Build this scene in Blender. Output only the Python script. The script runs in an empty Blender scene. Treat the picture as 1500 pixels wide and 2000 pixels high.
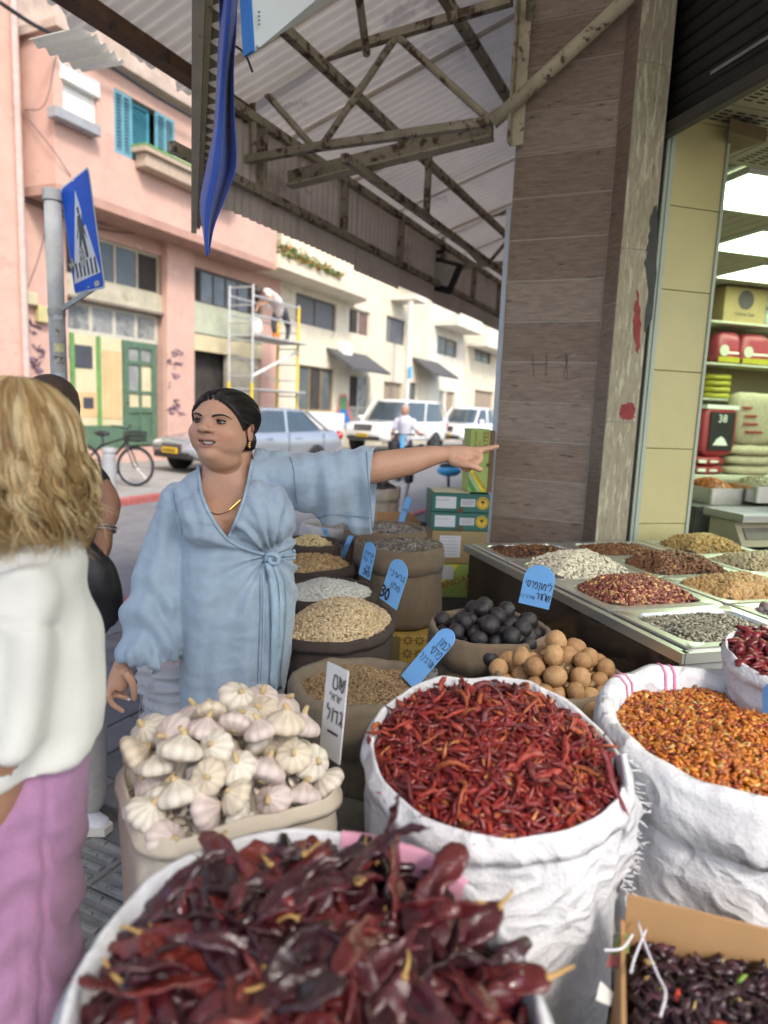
import bpy, bmesh, math, random
import numpy as np
from mathutils import Vector, Matrix
random.seed(7); RNG = np.random.default_rng(7)
scene = bpy.context.scene
COL = scene.collection
rad = math.radians
# ---------------------------------------------------------------- camera
FPX = 1333.0; PITCH = rad(8.5); ROLL = rad(2.4); CZ = 1.55
_f = np.array([0, math.cos(PITCH), -math.sin(PITCH)]); _r0 = np.array([1., 0, 0]); _u0 = np.array([0, math.sin(PITCH), math.cos(PITCH)])
_R = _r0 * math.cos(ROLL) + _u0 * math.sin(ROLL); _U = _u0 * math.cos(ROLL) - _r0 * math.sin(ROLL); _C = np.array([0, 0, CZ])
cam_data = bpy.data.cameras.new('camera'); cam = bpy.data.objects.new('camera', cam_data); COL.objects.link(cam)
cam_data.sensor_fit = 'VERTICAL'; cam_data.sensor_height = 36.0; cam_data.sensor_width = 27.0
cam_data.lens = 36.0 * FPX / 2000.0
cam_data.clip_start = 0.05; cam_data.clip_end = 2000
cam.matrix_world = Matrix(((_R[0], _U[0], -_f[0], 0), (_R[1], _U[1], -_f[1], 0), (_R[2], _U[2], -_f[2], CZ), (0, 0, 0, 1)))
cam_data.dof.use_dof = True; cam_data.dof.focus_distance = 1.95; cam_data.dof.aperture_fstop = 2.3
scene.camera = cam
# ---------------------------------------------------------------- world, sun, exposure
SUN_DIR = Vector((0.34, -0.62, 0.71)).normalized()          # towards the sun
world = bpy.data.worlds.new('World'); scene.world = world; world.use_nodes = True
_nt = world.node_tree; _bg = _nt.nodes['Background']; _sky = _nt.nodes.new('ShaderNodeTexSky')
_sky.sky_type = 'NISHITA'; _sky.sun_disc = False
_sky.sun_elevation = math.asin(SUN_DIR.z); _sky.sun_rotation = math.atan2(SUN_DIR.x, SUN_DIR.y)
_sky.air_density = 1.0; _sky.dust_density = 3.0; _sky.ozone_density = 1.0
_nt.links.new(_sky.outputs[0], _bg.inputs[0]); _bg.inputs[1].default_value = 0.15
sun_data = bpy.data.lights.new('sun', 'SUN'); sun = bpy.data.objects.new('sun', sun_data); COL.objects.link(sun)
sun_data.energy = 1.5; sun_data.angle = rad(12); sun_data.color = (1.0, 0.94, 0.84)
sun.rotation_euler = SUN_DIR.to_track_quat('Z', 'Y').to_euler()
scene.view_settings.view_transform = 'Standard'; scene.view_settings.look = 'None'
scene.view_settings.gamma = 1.0; scene.view_settings.use_curve_mapping = False
scene.view_settings.exposure = 1.12
scene.cycles.max_bounces = 7; scene.cycles.diffuse_bounces = 4; scene.cycles.glossy_bounces = 3
scene.cycles.transmission_bounces = 6; scene.cycles.transparent_max_bounces = 8
scene.cycles.sample_clamp_indirect = 6.0; scene.cycles.caustics_reflective = False; scene.cycles.caustics_refractive = False
scene.cycles.use_denoising = True
# ---------------------------------------------------------------- projection helpers (a photo point to a real place)
def ray(x, y): return _f + _R * (x - 750) / FPX + _U * (1000 - y) / FPX
def G(x, y, z):
    d = ray(x, y); return _C + d * ((z - CZ) / d[2])
def P(x, y, Y):
    d = ray(x, y); return _C + d * (Y / d[1])
def PLN(x, y, nn, off):
    d = ray(x, y); return _C + d * ((off - _C @ nn) / (d @ nn))
TH = rad(25)
SU = np.array([math.sin(TH), math.cos(TH), 0.0]); SN = np.array([math.cos(TH), -math.sin(TH), 0.0])   # along the street; from far facade towards us
PHI = rad(-16)
AS = np.array([math.sin(PHI), math.cos(PHI), 0.0]); AD = np.array([math.cos(PHI), -math.sin(PHI), 0.0])   # along the shop front; into the shop
UP = np.array([0, 0, 1.0])
# ---------------------------------------------------------------- noise
def _hash(ix, iy, iz, s):
    h = (ix.astype(np.int64) * 374761393 + iy.astype(np.int64) * 668265263 + iz.astype(np.int64) * 2147483647 + s * 1274126177) & 0xffffffff
    h = ((h ^ (h >> 13)) * 1274126177) & 0xffffffff
    return ((h ^ (h >> 16)) & 0xffff) / 65535.0
NROT = np.linalg.qr(np.array([[.62, .41, -.33], [-.28, .77, .51], [.49, -.22, .71]]))[0]
def vnoise(p, scale=1.0, seed=0):
    p = np.asarray(p, float) @ NROT * scale; i = np.floor(p).astype(np.int64); f = p - i; f = f * f * (3 - 2 * f)
    out = 0
    for dx in (0, 1):
        for dy in (0, 1):
            for dz in (0, 1):
                w = (f[..., 0] if dx else 1 - f[..., 0]) * (f[..., 1] if dy else 1 - f[..., 1]) * (f[..., 2] if dz else 1 - f[..., 2])
                out = out + w * _hash(i[..., 0] + dx, i[..., 1] + dy, i[..., 2] + dz, seed)
    return out * 2 - 1
def fbm(p, scale=1.0, seed=0, oct=3):
    return sum(vnoise(p, scale * 2 ** k, seed + k) / 2 ** k for k in range(oct)) / 1.75
def smooth(a, b, x):
    t = np.clip((np.asarray(x, float) - a) / (b - a), 0, 1); return t * t * (3 - 2 * t)
# ---------------------------------------------------------------- materials
_M = {}
def mat(name, col, rough=0.7, var=0.12, scale=6.0, bump=0.0, bscale=None, metal=0.0, spots=None, vcol=False, spec=0.5, aniso=None, sheen=0.0, trans=0.0, sss=0.0, coat=0.0, wrinkle=None, transl=0.0):
    """Principled with noise-varied colour, optional spots ((colour, threshold, scale)), fine bump."""
    if name in _M: return _M[name]
    m = bpy.data.materials.new(name); m.use_nodes = True; nt = m.node_tree; N = nt.nodes; L = nt.links
    b = N['Principled BSDF']; b.inputs['Roughness'].default_value = rough; b.inputs['Metallic'].default_value = metal
    b.inputs['Specular IOR Level'].default_value = spec
    if sheen: b.inputs['Sheen Weight'].default_value = sheen
    if coat: b.inputs['Coat Weight'].default_value = coat; b.inputs['Coat Roughness'].default_value = 0.08
    if trans: b.inputs['Transmission Weight'].default_value = trans
    if sss: b.inputs['Subsurface Weight'].default_value = sss; b.inputs['Subsurface Radius'].default_value = (0.012, 0.005, 0.003); b.inputs['Subsurface Scale'].default_value = 1.0
    tc = N.new('ShaderNodeTexCoord'); mp = N.new('ShaderNodeMapping'); L.new(tc.outputs['Object'], mp.inputs[0])
    if aniso: mp.inputs['Scale'].default_value = aniso
    nz = N.new('ShaderNodeTexNoise'); nz.inputs['Scale'].default_value = scale; nz.inputs['Detail'].default_value = 6; nz.inputs['Roughness'].default_value = 0.65
    L.new(mp.outputs[0], nz.inputs[0])
    mr = N.new('ShaderNodeMapRange'); mr.inputs['From Min'].default_value = 0.3; mr.inputs['From Max'].default_value = 0.7
    mr.inputs['To Min'].default_value = 1 - var; mr.inputs['To Max'].default_value = 1 + var; L.new(nz.outputs[0], mr.inputs[0])
    vm = N.new('ShaderNodeVectorMath'); vm.operation = 'SCALE'; L.new(mr.outputs[0], vm.inputs['Scale'])
    if vcol:
        at = N.new('ShaderNodeAttribute'); at.attribute_name = 'Col'; L.new(at.outputs['Color'], vm.inputs[0])
    else:
        vm.inputs[0].default_value = col[:3]
    out = vm.outputs[0]
    for k, (sc, th, ss) in enumerate(spots or []):
        n2 = N.new('ShaderNodeTexNoise'); n2.inputs['Scale'].default_value = ss; n2.inputs['Detail'].default_value = 8; n2.inputs['Roughness'].default_value = 0.7
        mp2 = N.new('ShaderNodeMapping'); mp2.inputs['Location'].default_value = (3.1 * k + 1, 1.7 * k, 5.3); L.new(mp.outputs[0], mp2.inputs[0]); L.new(mp2.outputs[0], n2.inputs[0])
        cr = N.new('ShaderNodeMapRange'); cr.inputs['From Min'].default_value = th; cr.inputs['From Max'].default_value = th + 0.06; L.new(n2.outputs[0], cr.inputs[0])
        mx = N.new('ShaderNodeMix'); mx.data_type = 'RGBA'; L.new(cr.outputs[0], mx.inputs[0]); L.new(out, mx.inputs[6]); mx.inputs[7].default_value = (*sc[:3], 1); out = mx.outputs[2]
    L.new(out, b.inputs['Base Color'])
    if bump:
        n3 = N.new('ShaderNodeTexNoise'); n3.inputs['Scale'].default_value = bscale or scale * 4; n3.inputs['Detail'].default_value = 5; L.new(mp.outputs[0], n3.inputs[0])
        bp = N.new('ShaderNodeBump'); bp.inputs['Strength'].default_value = min(1, bump); bp.inputs['Distance'].default_value = 0.01; L.new(n3.outputs[0], bp.inputs['Height']); L.new(bp.outputs[0], b.inputs['Normal'])
    if wrinkle:
        n5 = N.new('ShaderNodeTexNoise'); n5.inputs['Scale'].default_value = wrinkle[0] * .6; n5.inputs['Detail'].default_value = 2; L.new(mp.outputs[0], n5.inputs[0])
        va = N.new('ShaderNodeVectorMath'); va.operation = 'MULTIPLY_ADD'; va.inputs[1].default_value = (.35, .35, .35); L.new(n5.outputs['Color'], va.inputs[0]); L.new(mp.outputs[0], va.inputs[2])
        n4 = N.new('ShaderNodeTexVoronoi'); n4.inputs['Scale'].default_value = wrinkle[0]; n4.inputs['Detail'].default_value = 1.5; L.new(va.outputs[0], n4.inputs[0])
        b4 = N.new('ShaderNodeBump'); b4.inputs['Strength'].default_value = wrinkle[1]; b4.inputs['Distance'].default_value = wrinkle[2]; L.new(n4.outputs[0], b4.inputs['Height'])
        if bump: L.new(b4.outputs[0], bp.inputs['Normal'])
        else: L.new(b4.outputs[0], b.inputs['Normal'])
    if transl:
        tr = N.new('ShaderNodeBsdfTranslucent'); L.new(out, tr.inputs[0]); ms = N.new('ShaderNodeMixShader'); ms.inputs[0].default_value = transl; L.new(b.outputs[0], ms.inputs[1]); L.new(tr.outputs[0], ms.inputs[2]); L.new(ms.outputs[0], N['Material Output'].inputs[0])
    _M[name] = m; return m
def emit(name, col, strength):
    if name in _M: return _M[name]
    m = bpy.data.materials.new(name); m.use_nodes = True; b = m.node_tree.nodes['Principled BSDF']
    b.inputs['Base Color'].default_value = (*col, 1); b.inputs['Emission Color'].default_value = (*col, 1); b.inputs['Emission Strength'].default_value = strength
    _M[name] = m; return m
# ---------------------------------------------------------------- objects
WM = {}
def wm(o): return WM.get(o.name, Matrix.Identity(4))
def tag(o, label=None, cat=None, group=None, kind=None):
    if label: o['label'] = label
    if cat: o['category'] = cat
    if group: o['group'] = group
    if kind: o['kind'] = kind
    return o
def thing(name, label, cat, loc=(0, 0, 0), rz=0.0, group=None, M=None):
    o = bpy.data.objects.new(name, None); COL.objects.link(o); o.empty_display_size = 0.05
    m = M or (Matrix.Translation(Vector(loc)) @ Matrix.Rotation(rz, 4, 'Z')); o.matrix_world = m; WM[o.name] = m
    return tag(o, label, cat, group)
def dup(root, label=None, group=None, M=None):
    def cp(o, par):
        c = o.copy(); COL.objects.link(c)
        if par is not None: c.parent = par
        for ch in o.children: cp(ch, c)
        return c
    r = cp(root, None)
    if M is not None: r.matrix_world = M; WM[r.name] = M
    if label: r['label'] = label
    if group: r['group'] = group
    return r
class MB:
    """Collects verts, faces, per-vertex colours; build() links ONE mesh object. Vertices are in world space unless local=True."""
    def __init__(s): s.v = []; s.f = []; s.c = []; s.mi = []; s.n = 0; s.cur = 0
    def add(s, v, faces, col=(1, 1, 1)):
        v = np.asarray(v, float).reshape(-1, 3); s.v.append(v)
        c = np.asarray(col, float)
        s.c.append(np.broadcast_to(c[..., :3], (len(v), 3)) if c.ndim == 1 else c)
        for fa in (faces if isinstance(faces, list) and len(faces) and isinstance(faces[0], np.ndarray) else [faces]):
            if isinstance(fa, np.ndarray):
                if len(fa): s.f.append(fa + s.n); s.mi.append(s.cur)
            else:
                by = {}
                for q in fa: by.setdefault(len(q), []).append(q)
                for q in by.values(): s.f.append(np.array(q) + s.n); s.mi.append(s.cur)
        s.n += len(v); return s
    def box(s, c, size, A=None, col=(1, 1, 1)):
        h = np.array(size) / 2.0
        v = np.array([[x, y, z] for x in (-1, 1) for y in (-1, 1) for z in (-1, 1)]) * h
        if A is not None: v = v @ np.asarray(A)          # rows of A = axes
        return s.add(v + np.array(c), BOXF, col)
    def bbox(s, c, size, b=0.01, A=None, col=(1, 1, 1)):
        """box with chamfered edges"""
        h = np.array(size) / 2.0; b = min(b, h.min() * 0.9)
        vs = []
        for x in (-1, 1):
            for y in (-1, 1):
                for z in (-1, 1):
                    sg = np.array([x, y, z]); k = sg * h
                    for a in range(3):
                        q = k - sg * b; q[a] = k[a]; vs.append(q)
        v = np.array(vs)
        idx = lambda x, y, z, a: ((x * 2 + y) * 2 + z) * 3 + a
        fs = []
        for a in range(3):
            o1, o2 = [i for i in range(3) if i != a]
            for sd in (0, 1):
                q = []
                for (p1, p2) in ((0, 0), (1, 0), (1, 1), (0, 1)):
                    k = [0, 0, 0]; k[a] = sd; k[o1] = p1; k[o2] = p2; q.append(idx(*k, a))
                fs.append(tuple(q))
        for a in range(3):
            o1, o2 = [i for i in range(3) if i != a]
            for p1 in (0, 1):
                for p2 in (0, 1):
                    k0 = [0, 0, 0]; k0[o1] = p1; k0[o2] = p2; k1 = list(k0); k1[a] = 1
                    fs.append((idx(*k0, o1), idx(*k1, o1), idx(*k1, o2), idx(*k0, o2)))
        for x in (0, 1):
            for y in (0, 1):
                for z in (0, 1): fs.append((idx(x, y, z, 0), idx(x, y, z, 1), idx(x, y, z, 2)))
        if A is not None: v = v @ np.asarray(A)
        return s.add(v + np.array(c), fs, col)
    def tube(s, pts, r, n=8, col=(1, 1, 1), cap=True, flat=1.0, updir=None):
        pts = np.asarray(pts, float); m = len(pts); r = np.broadcast_to(np.asarray(r, float), (m,))
        t = np.gradient(pts, axis=0); t /= np.linalg.norm(t, axis=1)[:, None] + 1e-12
        up = np.array(updir if updir is not None else ((0, 0, 1.) if abs(t[0][2]) < 0.9 else (1., 0, 0)), float)
        a = np.cross(t[0], up); a /= np.linalg.norm(a) + 1e-12; rings = []
        for i in range(m):
            a = a - t[i] * (a @ t[i]); a /= np.linalg.norm(a) + 1e-12; b = np.cross(t[i], a)
            th = np.arange(n) * 2 * np.pi / n
            rings.append(pts[i] + r[i] * (np.cos(th)[:, None] * a + flat * np.sin(th)[:, None] * b))
        return s.loft(rings, col, cap=cap)
    def loft(s, rings, col=(1, 1, 1), cap=True, closed=True):
        rings = np.asarray(rings, float); m, n = rings.shape[:2]
        F = gridf(m, n, closed)
        fs = [F]
        if cap and closed: fs += [np.arange(n)[::-1][None, :].copy(), (np.arange(n) + (m - 1) * n)[None, :].copy()]
        c = np.asarray(col, float)
        if c.ndim == 3: c = c.reshape(-1, 3)
        return s.add(rings.reshape(-1, 3), fs, c)
    def lathe(s, prof, c=(0, 0, 0), n=24, col=(1, 1, 1), A=None, cap=True):
        th = np.arange(n) * 2 * np.pi / n
        rg = np.array([[[r * math.cos(t), r * math.sin(t), z] for t in th] for r, z in prof])
        if A is not None: rg = rg @ np.asarray(A)
        return s.loft(rg + np.array(c), col, cap=cap)
    def ball(s, c, r, n=12, m=8, col=(1, 1, 1), A=None):
        r = np.broadcast_to(np.asarray(r, float), (3,)); rg = []
        for i in range(m + 1):
            ph = np.pi * (0.02 + 0.96 * i / m); rg.append([[math.sin(ph) * math.cos(t) * r[0], math.sin(ph) * math.sin(t) * r[1], -math.cos(ph) * r[2]] for t in np.arange(n) * 2 * np.pi / n])
        rg = np.array(rg)
        if A is not None: rg = rg @ np.asarray(A)
        return s.loft(rg + np.array(c), col)
    def prism(s, poly, d, col=(1, 1, 1)):
        """extrude a 3-D polygon (list of points) by vector d"""
        p = np.asarray(poly, float); n = len(p); v = np.vstack([p, p + np.asarray(d, float)])
        fs = [np.arange(n)[::-1][None, :].copy(), (np.arange(n) + n)[None, :].copy(), np.array([[i, (i + 1) % n, n + (i + 1) % n, n + i] for i in range(n)])]
        return s.add(v, fs, col)
    def grid(s, pts, col=(1, 1, 1)):
        pts = np.asarray(pts, float); m, n = pts.shape[:2]; c = np.asarray(col, float)
        if c.ndim == 3: c = c.reshape(-1, 3)
        return s.add(pts.reshape(-1, 3), [gridf(m, n, False)], c)
    def scatter(s, pv, pf, pos, rot, sc, cols):
        """copies of a small proto mesh: pv (k,3), pf list of arrays, pos (m,3), rot (m,3,3) rows=axes, sc (m,) or (m,3), cols (m,3)"""
        m = len(pos); k = len(pv); sc = np.asarray(sc, float); sc = sc[:, None] if sc.ndim == 1 else sc
        v = pv[None] * sc[:, None, :]; v = np.einsum('mki,mij->mkj', v, rot) + pos[:, None, :]
        off = (np.arange(m) * k)[:, None, None]
        fs = [(fa[None] + off).reshape(-1, fa.shape[1]) for fa in pf]
        return s.add(v.reshape(-1, 3), fs, np.repeat(cols, k, axis=0))
    def mesh(s, name, M=None, sm=False):
        v = np.vstack(s.v); c = np.vstack(s.c)
        if M is not None:
            mi = np.array(M.inverted()); v = v @ mi[:3, :3].T + mi[:3, 3]
        me = bpy.data.meshes.new(name); me.vertices.add(len(v)); me.vertices.foreach_set('co', v.ravel().astype(np.float32))
        nl = sum(f.size for f in s.f); nf = sum(len(f) for f in s.f)
        me.loops.add(nl); me.polygons.add(nf)
        me.loops.foreach_set('vertex_index', np.concatenate([f.ravel() for f in s.f]).astype(np.int32))
        tot = np.concatenate([np.full(len(f), f.shape[1]) for f in s.f]); st = np.concatenate([[0], np.cumsum(tot)[:-1]])
        me.polygons.foreach_set('loop_start', st.astype(np.int32))
        me.polygons.foreach_set('material_index', np.concatenate([np.full(len(f), k) for f, k in zip(s.f, s.mi)]).astype(np.int32))
        me.update(calc_edges=True); me.polygons.foreach_set('use_smooth', np.full(nf, bool(sm)))
        at = me.color_attributes.new('Col', 'FLOAT_COLOR', 'POINT'); at.data.foreach_set('color', np.hstack([c, np.ones((len(c), 1))]).ravel().astype(np.float32))
        return me
    def build(s, name, m, parent=None, sm=False, loc=None, angle=None):
        if not s.n: return None
        if parent is None:
            v = np.vstack(s.v)
            if loc is None: loc = (v[:, 0].mean(), v[:, 1].mean(), v[:, 2].min())
            M = Matrix.Translation(Vector(loc))
        else: M = wm(parent)
        me = s.mesh(name, M, sm)
        for q in (m if isinstance(m, (list, tuple)) else [m]): me.materials.append(q)
        o = bpy.data.objects.new(name, me); COL.objects.link(o)
        if angle is not None: me.set_sharp_from_angle(angle=rad(angle)) if sm else None
        if parent is not None: o.parent = parent
        else: o.matrix_world = M
        WM[o.name] = M
        return o
BOXF = np.array([[0, 1, 3, 2], [4, 6, 7, 5], [0, 4, 5, 1], [2, 3, 7, 6], [0, 2, 6, 4], [1, 5, 7, 3]])
def gridf(m, n, closed):
    i = np.arange(m - 1)[:, None]; j = np.arange(n if closed else n - 1)[None, :]; j2 = (j + 1) % n
    return np.stack([i * n + j, i * n + j2, (i + 1) * n + j2, (i + 1) * n + j], -1).reshape(-1, 4)
def axes(x, z=None):
    """rows = local axes with local x along x and z as near z as possible"""
    x = np.asarray(x, float); x = x / np.linalg.norm(x); z = np.asarray(z if z is not None else ((0, 0, 1.) if abs(x[2]) < 0.95 else (0, 1., 0)), float)
    y = np.cross(z, x); y /= np.linalg.norm(y); return np.array([x, y, np.cross(x, y)])
def beam(mb, p, q, w, h, z=None, col=(1, 1, 1)):
    p = np.asarray(p, float); q = np.asarray(q, float); return mb.box((p + q) / 2, (np.linalg.norm(q - p), w, h), axes(q - p, z), col)
def remesh(mb, voxel, it=4, fac=0.5, decimate=None):
    """union the collected shapes into one continuous skin; returns (verts, quads) in world space"""
    me = mb.mesh('tmp'); o = bpy.data.objects.new('tmp', me); COL.objects.link(o)
    r = o.modifiers.new('r', 'REMESH'); r.mode = 'VOXEL'; r.voxel_size = voxel
    if it:
        k = o.modifiers.new('s', 'SMOOTH'); k.iterations = it; k.factor = fac
    if decimate:
        d = o.modifiers.new('d', 'DECIMATE'); d.ratio = decimate
    dg = bpy.context.evaluated_depsgraph_get(); ev = o.evaluated_get(dg); m2 = ev.to_mesh()
    v = np.empty(len(m2.vertices) * 3, np.float32); m2.vertices.foreach_get('co', v)
    fs = []
    ls = np.empty(len(m2.polygons), np.int32); lt = np.empty(len(m2.polygons), np.int32); li = np.empty(len(m2.loops), np.int32)
    m2.polygons.foreach_get('loop_start', ls); m2.polygons.foreach_get('loop_total', lt); m2.loops.foreach_get('vertex_index', li)
    for k in np.unique(lt):
        s0 = ls[lt == k]; fs.append(li[s0[:, None] + np.arange(k)[None]].astype(np.int64))
    ev.to_mesh_clear(); bpy.data.objects.remove(o); bpy.data.meshes.remove(me)
    return v.reshape(-1, 3).astype(float), fs
def vnormals(v, fs):
    nn = np.zeros_like(v)
    for f in fs:
        a = v[f[:, 1]] - v[f[:, 0]]; b = v[f[:, 2]] - v[f[:, 0]]; c = np.cross(a, b)
        if f.shape[1] == 4: c = c + np.cross(v[f[:, 2]] - v[f[:, 0]], v[f[:, 3]] - v[f[:, 0]])
        for k in range(f.shape[1]): np.add.at(nn, f[:, k], c)
    return nn / (np.linalg.norm(nn, axis=1)[:, None] + 1e-12)
def spline(pts, n):
    """Catmull-Rom through pts (k, d) -> (n, d)"""
    p = np.asarray(pts, float); k = len(p); q = np.vstack([2 * p[0] - p[1], p, 2 * p[-1] - p[-2]])
    t = np.linspace(0, k - 1, n); i = np.minimum(t.astype(int), k - 2); f = (t - i)[:, None]
    a, b, c, d = q[i], q[i + 1], q[i + 2], q[i + 3]
    return 0.5 * (2 * b + (c - a) * f + (2 * a - 5 * b + 4 * c - d) * f ** 2 + (3 * b - a - 3 * c + d) * f ** 3)
# ---------------------------------------------------------------- lettering
HEB = {  # hand-lettered strokes in a unit box, x to the right, y up
 'a': [[(.1, 1), (.9, 0)], [(.75, 1), (.8, .7), (.55, .5)], [(.2, 0), (.15, .35), (.42, .6)]],
 'g': [[(.3, 1), (.6, .95), (.65, .4), (.85, 0)], [(.62, .35), (.2, 0)]],
 'd': [[(.05, .95), (.95, .95)], [(.75, .95), (.72, 0)]],
 'v': [[(.4, 1), (.6, .95), (.6, 0)]],
 'H': [[(.1, 0), (.15, 1), (.8, 1), (.88, 0)]],
 'y': [[(.4, 1), (.65, .9), (.55, .6)]],
 'k': [[(.15, 1), (.75, .9), (.85, .5), (.7, .08), (.1, 0)]],
 'l': [[(.2, 1.35), (.2, .95), (.8, .9), (.75, .5), (.35, 0)]],
 'm': [[(.1, 0), (.35, .95)], [(.25, .7), (.6, 1), (.85, .6), (.8, 0), (.5, .02)]],
 'M': [[(.15, .95), (.8, .95), (.85, 0), (.15, 0), (.15, .95)]],
 'n': [[(.35, 1), (.65, .9), (.62, .05), (.2, 0)]],
 'N': [[(.4, 1), (.6, .95), (.58, -.35)]],
 's': [[(.1, .95), (.75, .98), (.9, .5), (.55, 0), (.15, .4), (.2, .95)]],
 'e': [[(.8, 1), (.75, .5), (.15, 0)], [(.2, 1), (.25, .6), (.5, .3)]],
 'p': [[(.45, .5), (.2, .6), (.25, 1), (.8, .95), (.85, .3), (.6, 0), (.15, .02)]],
 'r': [[(.1, .97), (.7, .95), (.8, .75), (.8, 0)]],
 'S': [[(.05, 1), (.2, 0), (.7, .1), (.95, 1)], [(.5, .95), (.45, .5), (.2, .3)]],
 'T': [[(.2, .95), (.15, .3), (.5, 0), (.85, .4), (.8, .95), (.55, .8)]],
 '3': [[(.15, .9), (.5, 1), (.8, .8), (.45, .55), (.85, .3), (.5, 0), (.1, .1)]],
 '0': [[(.5, 1), (.15, .6), (.3, .05), (.65, .0), (.85, .5), (.5, 1)]],
 '2': [[(.15, .8), (.5, 1), (.8, .75), (.15, 0), (.9, .05)]], '8': [[(.5, .5), (.2, .75), (.5, 1), (.8, .75), (.5, .5), (.15, .25), (.5, 0), (.85, .25), (.5, .5)]],
 '-': [[(0, .5), (1, .5)]], '.': [[(.45, 0), (.55, .08)]], ' ': [] }
def letters(mb, text, org, ax, ay, h, w=None, t=0.1, adv=0.9, rtl=True, lift=0.0012, col=(0, 0, 0), jit=0.05):
    """strokes as raised flat ribbons: org = start corner at the baseline; right-to-left by default"""
    ax = np.asarray(ax, float); ay = np.asarray(ay, float); nz = np.cross(ax, ay); x = 0.0; w = w or h * 0.62; rg = random.Random(text)
    for ch in text:
        cw = w * (0.55 if ch in 'yvN. ' else 1.0)
        x0 = -x - cw if rtl else x
        for st in HEB.get(ch, []):
            p = np.array(st) * (cw, h) + (x0, 0) + np.array([[rg.uniform(-jit, jit) * h, rg.uniform(-jit, jit) * h] for _ in st])
            if len(p) > 2: p = spline(p, len(p) * 4)
            d = np.gradient(p, axis=0); d /= np.linalg.norm(d, axis=1)[:, None] + 1e-9; nrm = np.stack([-d[:, 1], d[:, 0]], 1) * h * t / 2
            lo = np.stack([p + nrm, p - nrm], 1)
            pts = np.asarray(org) + lo[..., :1] * ax + lo[..., 1:] * ay + nz * lift
            mb.grid(pts, col)
        x += cw * adv + h * 0.08
    return x
def font_text(mb, text, org, ax, ay, size, col=(0, 0, 0), lift=0.0012, align='LEFT'):
    cu = bpy.data.curves.new('t', 'FONT'); cu.body = text; cu.size = size; cu.align_x = align; cu.resolution_u = 2
    o = bpy.data.objects.new('t', cu); COL.objects.link(o); dg = bpy.context.evaluated_depsgraph_get(); me = o.evaluated_get(dg).to_mesh()
    v = np.array([x.co[:] for x in me.vertices]); fs = [tuple(p.vertices) for p in me.polygons]
    if len(v):
        ax = np.asarray(ax, float); ay = np.asarray(ay, float); mb.add(np.asarray(org) + v[:, :1] * ax + v[:, 1:2] * ay + np.cross(ax, ay) * lift, fs, col)
    o.evaluated_get(dg).to_mesh_clear(); bpy.data.objects.remove(o); bpy.data.curves.remove(cu)
VC = mat('coloured_matte', (1, 1, 1), 0.75, 0.10, 30, vcol=True)
VCG = mat('coloured_satin', (1, 1, 1), 0.35, 0.06, 10, vcol=True)
INK = mat('marker_ink', (0.015, 0.012, 0.02), 0.6, 0.1)
# ================================================================ SETTING: ground, road, pavements
asphalt = mat('asphalt', (0.17, 0.17, 0.175), 0.9, 0.18, 3, bump=0.3, bscale=180, spots=[((0.17, 0.17, 0.17), 0.60, 1.2), ((0.07, 0.07, 0.07), 0.66, 2.5)])
concrete = mat('old_concrete', (0.30, 0.29, 0.27), 0.9, 0.2, 4, bump=0.25, bscale=60, spots=[((0.2, 0.19, 0.18), 0.6, 3)])
joint_m = mat('paver_joint', (0.10, 0.095, 0.09), 0.95, 0.25, 20, bump=0.3, spots=[((0.26, 0.24, 0.21), 0.62, 6)])
def sn(s, n, z): return SU * s + SN * n + UP * z
def quad_sheet(name, s0, s1, n0, n1, z, m, t=0.05, kind='structure'):
    b = MB(); b.box(sn((s0 + s1) / 2, (n0 + n1) / 2, z - t / 2), (s1 - s0, n1 - n0, t), (SU, SN, UP)); o = b.build(name, m); o['kind'] = kind; return o
NK, FK = -4.05, -8.2
b = MB(); b.grid([[(-500, -500, -0.16), (500, -500, -0.16)], [(-500, 500, -0.16), (500, 500, -0.16)]]); tag(b.build('ground', asphalt), kind='structure')
quad_sheet('road', -40, 140, FK, NK, -0.115, asphalt, 0.03)
quad_sheet('pavement', -14, 60, NK + 0.13, 6, -0.022, joint_m, 0.1)
far_pave = quad_sheet('far_pavement', -40, 140, -13.3, FK - 0.13, -0.004, concrete, 0.12)
kred = mat('red_kerb_paint', (0.36, 0.105, 0.10), 0.8, 0.2, 12, spots=[((0.3, 0.27, 0.25), 0.6, 9)])
kwhite = mat('white_kerb_paint', (0.55, 0.54, 0.52), 0.8, 0.15, 12, spots=[((0.3, 0.29, 0.28), 0.6, 9)])
kgrey = mat('grey_kerb', (0.33, 0.32, 0.31), 0.9, 0.2, 12)
def kerb(name, n0, n1, s0, s1, paint):
    root = thing(name, None, None, sn((s0 + s1) / 2, (n0 + n1) / 2, -0.15)); root['kind'] = 'structure'
    s = s0; k = 0
    while s < s1 - 0.01:
        b = MB(); b.bbox(sn(s + 0.48, (n0 + n1) / 2, -0.07), (0.95, n1 - n0, 0.15), 0.015, (SU, SN, UP)); b.build('kerb_stone', paint(s, k), root); s += 0.96; k += 1
    return root
kerb('kerb', NK, NK + 0.13, -3, 12, lambda s, k: kred if k % 2 else kwhite)
kerb('far_kerb', FK - 0.13, FK, -2.6, 28, lambda s, k: (kred if s < 8.7 else kgrey) if s > 7.4 or k % 3 else kwhite)
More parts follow.
